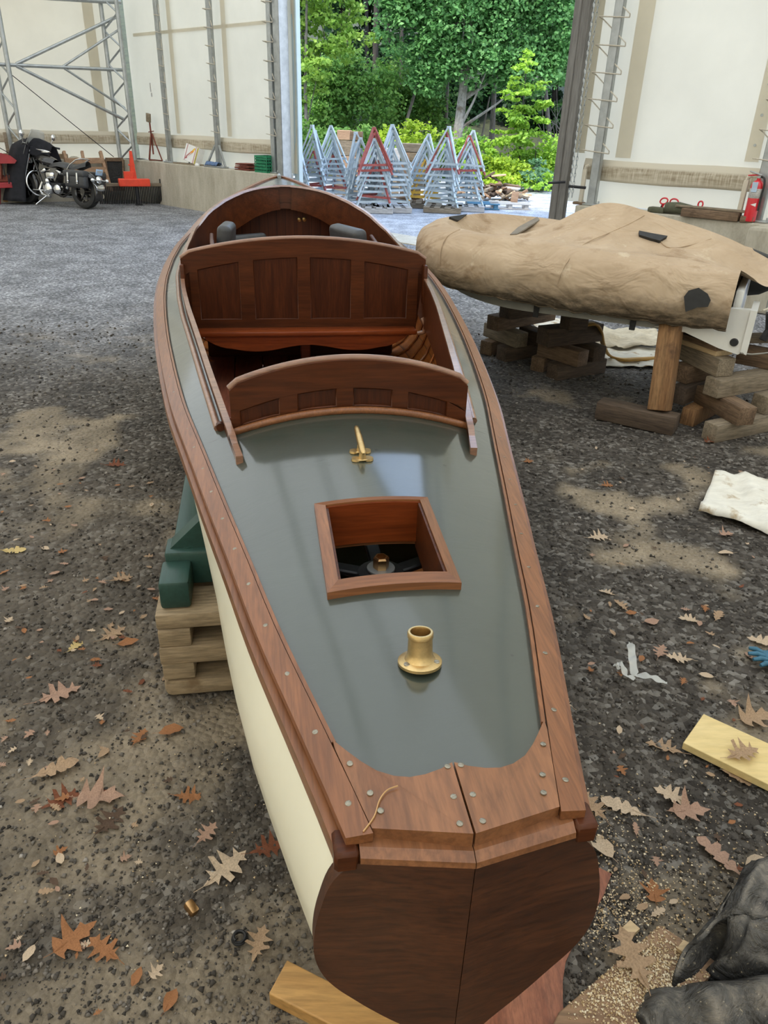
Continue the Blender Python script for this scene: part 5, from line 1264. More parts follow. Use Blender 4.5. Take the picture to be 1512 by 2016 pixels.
# small hardware in the dirt
mb = MB(); P = [Vector((.016 * (1 - .25 * k / 40) * math.cos(k * .42), .016 * (1 - .25 * k / 40) * math.sin(k * .42), .004 + k * .0003)) for k in range(41)]; mb.tube(P, .0032, 6)
o = mb.build('coil_spring', M['black_iron'], smooth=60); p = G(472, 1852, 0); o.location = (p.x, p.y, hf(p.x, p.y) + .004); tag(o, 'dark coiled ring half sunk in the dirt beside the stern', 'spring')
mb = MB(); mb.box((0, 0, .01), (.022, .034, .022), .006, seg=2); o = mb.build('metal_slug', M['bronze']); p = G(374, 1790, 0); o.location = (p.x, p.y, hf(p.x, p.y)); o.rotation_euler = (.3, .2, .9); tag(o, 'small brassy metal slug in the dirt left of the stern', 'scrap')
# ------------------------------------------------------------------ motorcycle with a jacket over its front
R0 = G(171, 411); bike = thing('motorcycle', 'black cruiser motorcycle with chrome engine parked on the gravel at the left', 'motorcycle', R0, math.radians(157), scale=.93)
bike.rotation_euler = (math.radians(6), 0, math.radians(157)); bike.location = (R0.x, R0.y, 0)
RX = Matrix.Rotation(PI / 2, 4, 'X')
def wheel(x, r, nm, w):
    t = bpy.data.objects.new(nm, None); COL.objects.link(t); t.parent = bike
    Mw = Matrix.Translation((x, 0, r)) @ RX
    mb = MB(); mb.lathe([(r * .66, -w * .42), (r * .80, -w * .5), (r * .95, -w * .40), (r, 0), (r * .95, w * .40), (r * .80, w * .5), (r * .66, w * .42)], 32, Mw, cap=False); mb.build('tyre', M['rubber'], t, 50)
    mb = MB(); mb.lathe([(r * .60, -w * .3), (r * .69, -w * .44), (r * .69, w * .44), (r * .60, w * .3), (r * .60, -w * .3)], 28, Mw, cap=False); mb.build('rim', M['bike_black'], t, 40)
    mb = MB(); mb.lathe([(.0005, -w * .5), (.06, -w * .5), (.06, w * .5), (.0005, w * .5)], 16, Mw)
    for k in range(7):
        a = 2 * PI * k / 7; d = Vector((math.cos(a), 0, math.sin(a))); c = Vector((x, 0, r)); mb.beam(c + d * .05, c + d * r * .64, .035, .03, .004, Vector((0, 1, 0)))
    mb.build('spokes', M['bike_black'], t)
wheel(0, .325, 'rear_wheel', .18); wheel(1.60, .325, 'front_wheel', .13)
def part(mb, nm, m, sm_=50): return mb.build(nm, M[m], bike, sm_)
# fenders
def fender(x, r, w, a0, a1, nm):
    mb = MB(); n = 18
    def fn(i, j):
        a = math.radians(a0 + (a1 - a0) * i / (n - 1)); v = -1 + 2 * j / 8; rr = r + .03 * (1 - v * v); return (x + rr * math.cos(a), v * w / 2, .325 + rr * math.sin(a) - .05 * abs(v) ** 3)
    mb.grid(fn, n, 9); o = mb.build(nm, M['bike_black'], bike, 60); solid(o, .006)
fender(0, .355, .22, 20, 205, 'rear_fender'); fender(1.6, .35, .17, 0, 190, 'front_fender')
mb = MB()    # tank: teardrop
def tank(i, j):
    u = i / 17; a = 2 * PI * j / 16; w = .17 * math.sin(PI * (u * .85 + .15)) ** .7; h = .13 * math.sin(PI * (u * .80 + .18)) ** .7
    return (.72 + .56 * u, w * math.cos(a), .80 + .10 * u + h * math.sin(a) * (1 if math.sin(a) > 0 else .8))
mb.grid(tank, 18, 17); part(mb, 'fuel_tank', 'bike_black', 60)
mb = MB(); mb.lathe([(.001, .02), (.07, .018), (.085, .008), (.085, 0)], 20, Matrix.Translation((1.0, 0, 1.01)) @ Matrix.Scale(1.5, 4, (1, 0, 0))); mb.tube([(.86, .02, 1.02), (.95, .05, 1.04), (1.08, .07, 1.05), (1.18, .05, 1.06)], .016, 8); part(mb, 'tank_console', 'chrome', 50)
mb = MB()
def seat(i, j):
    u = i / 21; a = PI * j / 12; x = .80 - .92 * u; w = (.13 + .06 * math.sin(PI * min(1, u * 1.6))) * (1 if u < .6 else 1 - .4 * (u - .6) / .4); z = .70 + .07 * math.sin(PI * u * 1.3) ** 2 * (u < .6) + .10 * max(0, u - .42) + .03 * math.cos(u * 6); return (x, w * math.cos(a), z + .10 * math.sin(a) ** .7)
mb.grid(seat, 22, 13); part(mb, 'seat', 'leather', 60)
# saddlebags
for sg in (1, -1):
    t = bpy.data.objects.new('saddlebag', None); COL.objects.link(t); t.parent = bike
    mb = MB(); mb.box((-.02, sg * .24, .53), (.54, .17, .29), .06, seg=3, taper=.92); mb.build('bag_body', M['leather'], t, 60)
    mb = MB(); mb.box((-.01, sg * .245, .645), (.55, .185, .13), .045, seg=3); mb.build('bag_lid', M['leather'], t, 60)
    for x in (-.12, .12):
        mb = MB(); mb.box((x, sg * .338, .56), (.035, .008, .20), .003); mb.lathe([(.0005, .012), (.018, .008), (.022, 0)], 12, Matrix.Translation((x, sg * .34, .50)) @ Matrix.Rotation(-sg * PI / 2, 4, 'X')); mb.build('buckle', M['chrome'], t)
# sissy rail, engine, exhaust, frame
mb = MB(); mb.tube([(.32, .17, .66), (.22, .16, .80), (.06, .15, .90), (-.03, .14, .92), (-.05, .08, .93), (-.05, -.08, .93), (-.03, -.14, .92), (.06, -.15, .90), (.22, -.16, .80), (.32, -.17, .66)], .012, 8); part(mb, 'grab_rail', 'chrome')
mb = MB(); mb.box((.74, 0, .36), (.42, .26, .20), .04, seg=2); part(mb, 'crankcase', 'black_iron')
for (x, tilt, nm) in ((.70, .40, 'cylinder'), (.92, -.40, 'cylinder')):
    mb = MB(); R_ = Matrix.Rotation(-tilt, 4, 'Y')
    for k in range(7): mb.lathe([(.001, 0), (.085 - .004 * k, 0), (.085 - .004 * k, .012), (.001, .012)], 18, Matrix.Translation((x, 0, .44)) @ R_ @ Matrix.Translation((0, 0, .03 * k)))
    mb.build(nm, M['black_iron'], bike, 40)
    mb = MB(); mb.box(Vector((x, 0, .44)) + R_.to_3x3() @ Vector((0, .03, .245)), (.15, .15, .07), .02, R_.to_3x3(), 2); part(mb, 'rocker_cover', 'chrome')
for (x, z, r_, nm) in ((.86, .33, .115, 'engine_cover'), (.60, .33, .095, 'primary_cover'), (.86, .47, .06, 'engine_cover')):
    mb = MB(); mb.lathe([(.001, .045), (r_ * .55, .042), (r_ * .92, .025), (r_, 0), (r_, -.06)], 24, Matrix.Translation((x, .15, z)) @ Matrix.Rotation(-PI / 2, 4, 'X')); part(mb, nm, 'chrome', 50)
mb = MB(); mb.box((.76, .16, .585), (.22, .06, .12), .03, seg=2); part(mb, 'air_cleaner', 'chrome')
mb = MB(); mb.tube([(.95, -.12, .42), (1.02, -.15, .30), (.85, -.17, .22), (.3, -.19, .22), (-.25, -.20, .26)], [.03, .035, .04, .05, .052], 12); mb.tube([(1.05, .10, .45), (1.12, .13, .30), (1.0, .15, .20), (.80, .16, .18)], .028, 10); part(mb, 'exhaust_pipe', 'chrome')
mb = MB(); mb.tube([(1.36, 0, .92), (1.12, 0, .34), (.60, 0, .20), (.30, 0, .34), (.0, 0, .325)], .03, 8); mb.tube([(1.36, 0, .92), (.7, 0, .74), (.2, 0, .60)], .025, 8); part(mb, 'frame', 'bike_black')
for sg in (1, -1):
    mb = MB(); mb.tube([(1.60, sg * .10, .325), (1.33, sg * .09, 1.05)], .026, 10); part(mb, 'fork_leg', 'chrome')
    mb = MB(); mb.tube([(.36, sg * .13, .36), (.12, sg * .13, .68)], .03, 10); part(mb, 'shock', 'chrome')
mb = MB(); mb.tube([(1.18, .42, 1.13), (1.22, .30, 1.15), (1.31, .12, 1.10), (1.31, -.12, 1.10), (1.22, -.30, 1.15), (1.14, -.46, 1.13)], .013, 8); part(mb, 'handlebar', 'chrome')
for sg in (1, -1):
    mb = MB(); mb.tube([(1.20, sg * .36, 1.14), (1.10, sg * .50, 1.12)], .019, 8); part(mb, 'hand_grip', 'rubber')
    mb = MB(); mb.tube([(1.22, sg * .34, 1.15), (1.17, sg * .40, 1.28)], .007, 6); mb.lathe([(.001, .012), (.05, .010), (.062, 0), (.05, -.02), (.001, -.03)], 16, Matrix.Translation((1.16, sg * .41, 1.32)) @ Matrix.Rotation(PI / 2, 4, 'Y')); part(mb, 'mirror', 'chrome')
t_ = NT('clear_windshield'); p = t_.bsdf((.62, .63, .60, 1), .1); tp = t_.n('ShaderNodeBsdfTransparent'); mx = t_.n('ShaderNodeMixShader'); mx.inputs[0].default_value = .42
t_.l(tp.outputs[0], mx.inputs[1]); t_.l(p.outputs[0], mx.inputs[2]); t_.l(mx.outputs[0], t_.out.inputs['Surface']); M['shield'] = t_.m
mb = MB(); mb.grid(lambda i, j: (1.46 - .20 * j / 10 - .10 * ((-1 + i / 6) ** 2), (-1 + i / 6) * .24 * (1 - .3 * (j / 10) ** 3), .95 + .48 * j / 10 - .05 * (-1 + i / 6) ** 4 * (j / 10)), 13, 11); o = mb.build('windshield', M['shield'], bike, 60); solid(o, .005)
mb = MB(); mb.lathe([(.001, .10), (.06, .09), (.10, .05), (.11, 0), (.10, -.01)], 20, Matrix.Translation((1.45, 0, .90)) @ Matrix.Rotation(PI / 2, 4, 'Y')); part(mb, 'headlight', 'chrome')
# crash bar, kickstand, footboard
mb = MB(); mb.tube(spl([Vector(q) for q in ((1.16, .06, .66), (1.20, .24, .62), (1.22, .34, .48), (1.20, .33, .32), (1.14, .22, .20), (1.08, .06, .18))], 5), .016, 8); part(mb, 'crash_bar', 'chrome')
mb = MB(); mb.tube([(.85, .16, .22), (1.02, .34, .015)], .011, 6); mb.lathe([(.001, .012), (.022, .008), (.022, 0)], 10, Matrix.Translation((1.02, .34, .008))); part(mb, 'kickstand', 'chrome')
mb = MB(); mb.box((.98, .26, .29), (.28, .09, .02), .008, seg=2); part(mb, 'footboard', 'chrome')
# plate, tail light, indicators
mb = MB(); mb.box((-.41, .02, .70), (.006, .19, .115), .003, Matrix.Rotation(-.25, 3, 'Y')); o = part(mb, 'licence_plate', 'white_label'); o.data.materials[0] = plain('pale_blue_plate', (.40, .55, .74), .4)
mb = MB(); mb.box((-.417, .02, .715), (.004, .13, .022), .001, Matrix.Rotation(-.25, 3, 'Y')); mb.box((-.412, .02, .69), (.004, .09, .012), .001, Matrix.Rotation(-.25, 3, 'Y')); mb.build('plate_smudges', M['grey_label'], o)
mb = MB(); mb.lathe([(.001, .07), (.05, .055), (.07, .02), (.07, 0)], 18, Matrix.Translation((-.36, 0, .56)) @ Matrix.Rotation(-PI / 2, 4, 'Y')); part(mb, 'tail_light', 'chrome')
mb = MB(); mb.tube([(-.37, -.20, .55), (-.37, .20, .55)], .012, 8); part(mb, 'light_bar', 'chrome')
for sg in (1, -1): mb = MB(); mb.lathe([(.001, .05), (.03, .035), (.04, 0), (.03, -.03), (.001, -.035)], 14, Matrix.Translation((-.39, sg * .20, .55)) @ Matrix.Rotation(-PI / 2, 4, 'Y')); part(mb, 'indicator', 'chrome')
mb = MB()
mb.grid(lambda i, j: (-.335 - .10 * math.sin(PI * i / 10) * .4 - .06 * i / 10, (-1 + j / 4) * .12, .47 - .12 * i / 10 + .02 * (j / 4 - 1) ** 2), 11, 9); o = part(mb, 'fender_tip', 'chrome'); solid(o, .006)
# jacket
bl_ = lambda x, y, z: bike.matrix_basis @ Vector((x, y, z))
bike_M = Matrix.Translation(bike.location) @ bike.rotation_euler.to_matrix().to_4x4() @ Matrix.Scale(.93, 4)
jk = thing('draped_jacket', 'black cloth hung over the windshield and front wheel of the motorcycle', 'cloth', bike_M @ Vector((1.5, 0, 0)), 0)
jl = lambda x, y, z: bike_M @ Vector((x, y, z)) - jk.location
mb = MB()
def drape(i, j):
    u = i / 35; h = j / 20; a = -2.55 + 5.1 * u; z = .03 + 1.20 * (1 - h) ** .95; rx = .34 - .10 * (1 - h) ** 2 + .03 * math.sin(h * 7); ry = .30 - .08 * (1 - h) + .02 * math.sin(h * 5)
    f = 1 + (.06 * math.sin(u * 38 + h * 2) + .12 * fbm(u * 6, h * 3, 31)) * (.35 + h)
    if j == 0: f *= .35; z += .01
    elif j == 1: f *= .75
    x = 1.57 + .16 * h + rx * math.cos(a) * f; y = .02 + ry * math.sin(a) * f + .05 * h; x -= .12 * (1 - h) ** 3
    return jl(x, y, max(z, .02))
mb.grid(drape, 36, 21); solid(mb.build('main_drape', M['jacket'], jk, 80), .008, 0)
mb = MB()
def drape2(i, j):
    u = i / 19; v = j / 17; a = PI * u; x = 1.42 - .34 * v; y = .02 - .34 * v + .17 * math.cos(a) * (1 + .3 * v); z = 1.16 + .06 * math.sin(PI * v) - .12 * v + (.10 * math.sin(a)) - .46 * max(0, abs(math.cos(a)) - .25) * (.5 + v * .35) + .03 * fbm(u * 5, v * 5, 33)
    return jl(x, y, z)
mb.grid(drape2, 20, 18); solid(mb.build('handlebar_drape', M['jacket'], jk, 80), .008, 0)

# ------------------------------------------------------------------ along the left wall
def post_px(a, b, Y=None): pass
rm = thing('red_machine', 'red painted machine with hood and cross beams cut by the left frame edge', 'machine', G(-10, 402), 0); o0 = G(-10, 402); Yr = o0.y
q_ = lambda x, y, d=0: AY(x, y, Yr + d) - o0
mb = MB(); P = [(-40, 318), (-40, 302), (2, 301), (20, 306), (33, 316), (29, 322), (-40, 322)]; mb.prism(P, lambda a, b: q_(a, b), lambda a, b: q_(a, b, .5)); mb.build('hood', M['red_paint'], rm, 30)
mb = MB(); mb.beam(q_(-40, 366, .1), q_(26, 364, .1), .12, .10, .01); mb.build('lower_beam', M['red_paint'], rm); mb = MB(); mb.beam(q_(-40, 352, .2), q_(27, 351, .2), .10, .12, .01); mb.build('upper_beam', M['rust'], rm)
mb = MB(); mb.beam(q_(1, 322, .1), q_(1, 352, .1), .06, .06, .005); mb.build('upright', M['rust'], rm)
mb = MB(); mb.beam(q_(-4, 358, .1), q_(-4, 401, .1), .08, .08, .005); mb.build('leg', M['red_paint'], rm); mb = MB(); mb.tube([q_(4, 318, .05), q_(10, 348, .05)], .012, 6); mb.tube([q_(15, 342, 0), q_(18, 362, 0)], .012, 6); mb.build('lever', M['black_iron'], rm)
mb = MB(); a = G(-30, 398); b = G(17, 398); mb.beam((a.x, a.y, .035), (b.x, b.y, .035), .12, .05, .006); tag(mb.build('orange_plank', M['fir_board']), 'short orange plank on the gravel below the red machine', 'plank')
# york rake
A = G(196, 403); Bq = G(331, 402); L = (Bq - A).length
rk = thing('landscape_rake', 'tractor landscape rake with orange hitch and long row of dark tines', 'rake', A, math.atan2((Bq - A).y, (Bq - A).x))
mb = MB(); mb.box((L / 2, 0, .37), (L, .09, .06), .006); mb.build('tine_bar', M['timber_grey'], rk)
tm = MB(); tm.tube([(0, 0, .36), (0, -.02, .22), (0, -.01, .10), (0, .07, .012)], .013, 6); tme = tm.mesh('tine', M['black_iron'], 60)
n_t = 40
for k in range(n_t):
    o = link('tine', tme, rk); o.location = (.03 + (L - .06) * k / (n_t - 1), 0, 0)
mb = MB(); mb.box((L - .06, 0, .44), (.14, .05, .08), .004); mb.build('end_clip', M['black_iron'], rk)
xk = (Vector(G(272, 403)) - A).length * .98
mb = MB(); mb.box((xk - .02, -.12, .42), (.60, .20, .14), .012, Matrix.Rotation(.0, 3, 'Z')); mb.build('hitch_box', M['orange_paint'], rk)
mb = MB(); mb.prism([(-.20, .0), (-.05, .0), (.0, .13), (-.20, .13)], lambda a, b: (xk + a, -.16, .49 + b), lambda a, b: (xk + a, -.02, .49 + b)); mb.build('hitch_arm', M['orange_paint'], rk)
mb = MB()
for dx in (-.03, .05): mb.prism([(-.060, 0), (.060, 0), (.022, .50), (-.022, .50)], lambda a, b: (xk - .02 + a, -.10 + dx, .49 + b), lambda a, b: (xk - .02 + a, -.075 + dx, .49 + b))
mb.box((xk - .03, -.08, .74), (.12, .06, .03), .004); mb.build('mast', M['orange_paint'], rk)
mb = MB(); mb.box((xk + .01, -.15, .19), (.06, .05, .38), .006); mb.build('jack_leg', M['black_iron'], rk); mb = MB(); mb.box((xk + .02, -.15, .012), (.14, .10, .02), .004); mb.build('jack_foot', M['black_iron'], rk)
# pallet leaning on the left wall
pl0 = SB(.5, WS(215, 372, .5)[0], 0); pl = thing('wooden_pallet', 'bare wooden pallet leaning on the concrete beside the motorcycle', 'pallet', pl0, 0)
def lp(x, y, off, th=0): v, z = WS(x, y, off); return SB(off, v, max(z, .03)) - pl0
for a, b in (((125, 298), (147, 378)), ((161, 298), (177, 378)), ((197, 298), (219, 378))):
    mb = MB(); mb.beam(lp(*a, .30), lp(*b, .62), .055, .09, .006); mb.build('stringer', M['pallet_wood'], pl)
for a, b, d in (((128, 317), (205, 316), .40), ((134, 335), (210, 334), .46), ((140, 351), (214, 350), .53), ((146, 368), (218, 368), .60)):
    mb = MB(); mb.beam(lp(*a, d + .02), lp(*b, d + .02), .02, .105, .004); mb.build('slat', M['pallet_wood'], pl)
bd0 = SB(.42, WS(225, 365, .42)[0], 0); bd = thing('framed_panel', 'dark grey canvas panel in a brown wooden frame against the corner', 'panel', bd0, 0)
def lq(x, y, off): v, z = WS(x, y, off); return SB(off, v, max(z, .02)) - bd0
c4 = [lq(207, 314, .30), lq(242, 314, .30), lq(244, 372, .44), lq(216, 372, .44)]
mb = MB(); mb.add(c4 + [p - U * .03 for p in c4], [(0, 1, 2, 3), (7, 6, 5, 4), (0, 4, 5, 1), (1, 5, 6, 2), (2, 6, 7, 3), (3, 7, 4, 0)]); mb.build('canvas', M['tarp'], bd)
mb = MB()
for i in range(4): mb.beam(c4[i] + U * .012, c4[(i + 1) % 4] + U * .012, .03, .07, .004)
mb.build('frame', M['timber_brown'], bd)
mb = MB(); v0, z0 = WS(100, 316, .1); v1, z1 = WS(129, 316, .1); mb.box(SB(.10, (v0 + v1) / 2 + .4, .835), (abs(v1 - v0) + .9, .14, .09), .006, YAW_S); tag(mb.build('ledge_timber', M['crib']), 'yellowish timber lying on the concrete ledge behind the motorcycle', 'timber')
v0, z0 = WS(38, 290, .2); mb = MB(); mb.box(SB(.14, WS(16, 300, .14)[0], 1.02), (.06, .05, .46), .006, YAW_S); tag(mb.build('timber_stub', M['timber_grey']), 'short grey upright stub on the ledge behind the windshield', 'timber')
mb = MB(); mb.lathe([(.001, .05), (.05, .045), (.10, .02), (.11, 0)], 12, Matrix.Translation(SB(.12, WS(146, 311, .12)[0], .79))); tag(mb.build('grey_stone', M['concrete']), 'small grey lump on the ledge above the leaning pallet', 'stone')
# knee wall, left of the door
def ledge(x, y, off=0.0): u, z = WE(x, y, off); return u
js = thing('jack_stand', 'rusty tripod boat stand with tilted pad on the concrete ledge', 'stand', B(ledge(304, 323), .0, .79), YAW_E)
mb = MB()
for x, y in ((-.23, .02), (.24, .05), (.0, -.10)): mb.tube([(x, y, .012), (x * .08, y * .08, .50)], .014, 6)
mb.tube([(-.23, .02, .012), (.24, .05, .012), (.0, -.10, .012)], .012, 6, closed=True); mb.build('tripod', M['rust'], js)
mb = MB(); mb.tube([(0, 0, .12), (-.02, 0, .72)], .017, 8); mb.build('screw_rod', M['rust'], js); mb = MB(); mb.tube([(-.10, 0, .53), (.10, .0, .55)], .010, 6); mb.build('handle', M['rust'], js)
mb = MB(); mb.box((-.03, -.01, .79), (.12, .05, .16), .006, Matrix.Rotation(.15, 3, 'Y')); mb.build('pad', M['timber_grey'], js)
mb = MB(); mb.tube([B(1.30, -.04, 1.30), B(1.31, -.04, .85)], .012, 6); mb.tube([B(1.22, -.04, 1.22), B(1.25, -.04, 1.32), B(1.29, -.04, 1.28)], .010, 6); mb.box(B(1.28, -.04, .83), (.10, .06, .08), .005, YAW_E); tag(mb.build('wall_hook', M['galv']), 'thin hooked steel rod standing left of the tripod stand', 'hook')
us = ledge(388, 326); sb_ = thing('striped_box', 'white cardboard box with red stripes and an orange diagonal band, tilted on the ledge', 'box', B(us, .06, .80), YAW_E + PI)
bw_, bh_, bd_ = .44, .30, .14; tl = Matrix.Rotation(-.18, 3, 'Y') @ Matrix.Rotation(.30, 3, 'X')
def bx_(c, s, nm, m, par): mb = MB(); mb.box(Matrix.Rotation(-.35, 3, 'X').inverted() @ Vector((0, 0, 0)) + tl @ Vector(c) + Vector((0, 0, .17)), s, .004, tl); return mb.build(nm, m, par)
bx_((0, 0, 0), (bw_, bd_, bh_), 'carton', M['white_label'], sb_)
M['stripe'] = plain('red_print', (.38, .05, .06), .6); M['oprint'] = plain('orange_print', (.75, .30, .04), .6); M['yprint'] = plain('yellow_print', (.80, .52, .06), .6)
bx_((.15, bd_ / 2 + .0015, 0), (.016, .003, bh_ - .004), 'stripe', M['stripe'], sb_); bx_((-.13, bd_ / 2 + .0015, 0), (.016, .003, bh_ - .004), 'stripe', M['stripe'], sb_)
bx_((-.19, bd_ / 2 + .0015, 0), (.05, .003, bh_ - .004), 'olive_edge', plain('olive_print', (.42, .34, .08), .6), sb_)
def diag(c, L_, w_, m):
    R_ = tl @ Matrix.Rotation(.72, 3, 'Y'); mb = MB(); mb.box(tl @ Vector((-c[0], c[1], c[2])) + Vector((0, 0, .17)), (L_, .003, w_), .001, R_); mb.build('diagonal_band', m, sb_)
diag((-.055, bd_ / 2 + .0016, -.045), .20, .030, M['stripe']); diag((-.03, bd_ / 2 + .0018, -.03), .15, .018, M['white_label']); diag((.03, bd_ / 2 + .0018, .035), .12, .045, M['oprint']); diag((.075, bd_ / 2 + .0022, .09), .07, .04, M['yprint']); diag((-.03, bd_ / 2 + .0014, .01), .26, .010, M['stripe'])
mb = MB(); mb.tube([(-.27, .0, .0), (-.25, .0, .10), (-.27, .0, .20), (-.31, .0, .25), (-.24, .0, .255)], [.018, .016, .014, .02, .02], 8); o = mb.build('wall_bracket', M['galv'], smooth=50); o.location = B(us, .0, .80); o.rotation_euler = (0, 0, YAW_E); tag(o, 'curved grey bracket leaning left of the striped box', 'bracket')
mb = MB(); mb.box((0, 0, .012), (.85, .16, .024), .004); o = mb.build('ledge_board', M['timber_grey']); o.location = B(us - .15, .10, .79); o.rotation_euler = (0, 0, YAW_E); tag(o, 'thin grey board on the ledge below the striped box', 'board')
M['denim'] = plain('denim', (.10, .16, .29), .9, 0, .35, 18, 0, .3)
ud = ledge(424, 337, .1)
mb = MB(); mb.grid(lambda i, j: (-.19 + .38 * i / 15, -.07 + .14 * j / 7, .012 + .055 * math.sin(PI * j / 7) ** .8 + .03 * fbm(i * .4, j * .5, 41)), 16, 8); o = solid(mb.build('denim_rag', M['denim'], smooth=80), .006, 0); o.location = B(ud, .13, .815); o.rotation_euler = (0, 0, YAW_E); tag(o, 'crumpled blue denim rag at the foot of the middle post', 'rag')
mb = MB(); mb.lathe([(.001, .05), (.03, .042), (.045, .02), (.04, 0)], 10, Matrix.Scale(1.4, 4, (1, 0, 0))); o = mb.build('white_rag', M['white_label'], smooth=60); o.location = B(ledge(391, 336, .15), .17, .79); o.rotation_euler = (0, 0, YAW_E); tag(o, 'small white rag left of the denim rag', 'rag')
# rust-brown sheets and green crate
ur = ledge(487, 345, .05)
for k in range(6):
    mb = MB(); mb.box((0, 0, 0), (.44 - .012 * k, .24, .014), .003, Matrix.Rotation(.03 * math.sin(k * 2), 3, 'Y')); o = mb.build('rusty_sheet', M['rust']); o.location = B(ur + .012 * math.sin(k * 3), .05, .80 + .020 * k); o.rotation_euler = (0, 0, YAW_E + .03 * math.sin(k)); tag(o, ('bottom', 'second', 'third', 'fourth', 'fifth', 'topmost')[k] + ' rusty sheet of the pile beside the green crate', 'sheet', 'rusty sheets stacked beside the green crate')
gc = thing('plastic_crate', 'green plastic milk crate on the ledge left of the doorway', 'crate', B(ledge(528, 346, .05), .06, .79), YAW_E)
mb = MB()
for z in (.015, .065, .115, .165, .215, .255):
    for s_ in (-1, 1): mb.box((0, s_ * .14, z), (.34, .012, .022 if z < .25 else .03)); mb.box((s_ * .165, 0, z), (.012, .28, .022 if z < .25 else .03))
for k in range(9):
    for s_ in (-1, 1): mb.box((-.165 + .33 * k / 8, s_ * .14, .135), (.014, .013, .27))
for k in range(7):
    for s_ in (-1, 1): mb.box((s_ * .165, -.14 + .28 * k / 6, .135), (.013, .014, .27))
mb.box((0, 0, .006), (.33, .28, .008)); mb.build('crate_body', M['greencrate'], gc)
mb = MB(); mb.box((0, 0, .13), (.29, .24, .22), .01); mb.build('crate_contents', M['tarp'], gc)
# tape on the membrane
mb = MB(); tu, tz2 = WE(296, 172, -.05); mb.box(B(tu, -.05, tz2), (.035, .004, .16), .001, YAW_E); mb.box(B(tu + .02, -.05, tz2 - .13), (.045, .004, .07), .001, YAW_E); tag(mb.build('tape_patch', M['grey_label']), 'grey strip of tape stuck on the white membrane near the corner', 'tape')
# grommets on the right beige pocket
gm_ = MB(); gm_.lathe([(.006, .004), (.011, .006), (.015, .003), (.015, 0), (.006, 0)], 14, RX); gme = gm_.mesh('grommet', M['galv'], 40)
for k, z in enumerate((1.52, 1.80, 2.08, 2.36, 2.64)):
    o = link('grommet', gme); o.location = B(PU[4] - .225, -.044, z); o.rotation_euler = (0, 0, YAW_E + PI); tag(o, 'brass-ringed eyelet in the right beige pocket, number from hem up'.replace('number from hem up', ('lowest', 'second up', 'middle', 'fourth up', 'highest')[k]), 'eyelet', 'eyelets in the right beige pocket')

# ------------------------------------------------------------------ right knee wall: extinguisher, tools, timbers
ux, zx = WE(1468, 462, .16); fx = thing('fire_extinguisher', 'red fire extinguisher hung on the grey steel post at the right', 'extinguisher', B(WE(1479, 415, .17)[0], .17, .80), YAW_E + PI, scale=1.12)
mb = MB(); mb.lathe([(.001, 0), (.050, 0), (.056, .006), (.056, .30), (.050, .33), (.030, .352), (.018, .36), (.018, .375), (.001, .375)], 28); mb.build('cylinder', M['red_ext'], fx, 40)
mb = MB(); mb.lathe([(.0567, .205), (.0575, .206), (.0575, .285), (.0567, .286)], 28, cap=False); mb.build('instruction_label', M['grey_label'], fx, 40)
mb = MB(); mb.prism([(1.35, .135), (1.35, .165), (2.15, .150)], lambda a, z: (-.0575 * math.cos(a), .0575 * math.sin(a), z), lambda a, z: (-.0563 * math.cos(a), .0563 * math.sin(a), z))
mb2 = MB(); mb2.grid(lambda i, j: (-.0573 * math.cos(.75 + .85 * i / 8), .0573 * math.sin(.75 + .85 * i / 8), .150 + (j - .5) * .032 * (1 - i / 8)), 9, 2); mb2.build('arrow_mark', M['white_label'], fx)
mb = MB(); mb.box((0, 0, .385), (.035, .035, .03), .005); mb.box((.03, .02, .415), (.12, .02, .014), .004, Matrix.Rotation(-.25, 3, 'Y')); mb.build('valve', M['galv'], fx); mb = MB(); mb.box((.045, .01, .398), (.11, .022, .012), .004, Matrix.Rotation(.1, 3, 'Y')); mb.build('carry_handle', M['red_ext'], fx)
mb = MB(); mb.tube(spl([Vector(q) for q in ((-.01, 0, .39), (-.05, .01, .375), (-.068, .02, .32), (-.066, .02, .22), (-.066, .02, .10))], 5), .009, 8); mb.build('hose', M['rubber'], fx, 60)
mb = MB(); mb.box((0, .060, .30), (.05, .003, .085), .001); o = mb.build('inspection_tag', M['white_label'], fx); o.data.materials[0] = plain('pale_blue_tag', (.45, .56, .68), .6)
mb = MB(); mb.box((0, 0, 0), (.055, .004, .09), .001); o = mb.build('white_card', M['white_label']); o.location = B(WE(1470, 449, .12)[0], .13, .835); o.rotation_euler = (0, 0, YAW_E); tag(o, 'white card hanging below the fire extinguisher', 'card')
# ledge timbers and block
def on_ledge(nm, lab, cat, px, off, size, z, mat, rz=0):
    mb = MB(); mb.box((0, 0, 0), size, .006, seg=2); o = mb.build(nm, M[mat]); o.location = B(WE(*px, off)[0], off, z); o.rotation_euler = (0, 0, YAW_E + rz); return tag(o, lab, cat)
on_ledge('ledge_timber', 'weathered timber on the ledge left of the fire extinguisher', 'timber', (1392, 455), .20, (.62, .12, .085), .833, 'timber_brown', .04)
on_ledge('ledge_board', 'thin board lying on the ledge timber left of the extinguisher', 'board', (1400, 442), .16, (.85, .10, .022), .888, 'timber_grey', .02)
on_ledge('wood_offcut', 'short brown offcut on the ledge at the foot of the grey post', 'offcut', (1462, 466), .18, (.13, .10, .06), .82, 'timber_brown', .3)
mb = MB(); mb.box((0, 0, 0), (.42, .5, .30), .01); o = mb.build('concrete_block', M['concrete']); o.location = B(WE(1490, 480, .35)[0] + .22, .48, .40); o.scale = (1, 1, 2.66); o.rotation_euler = (0, 0, YAW_E); tag(o, 'pale concrete pier jutting from the knee wall at the right frame edge', 'block')
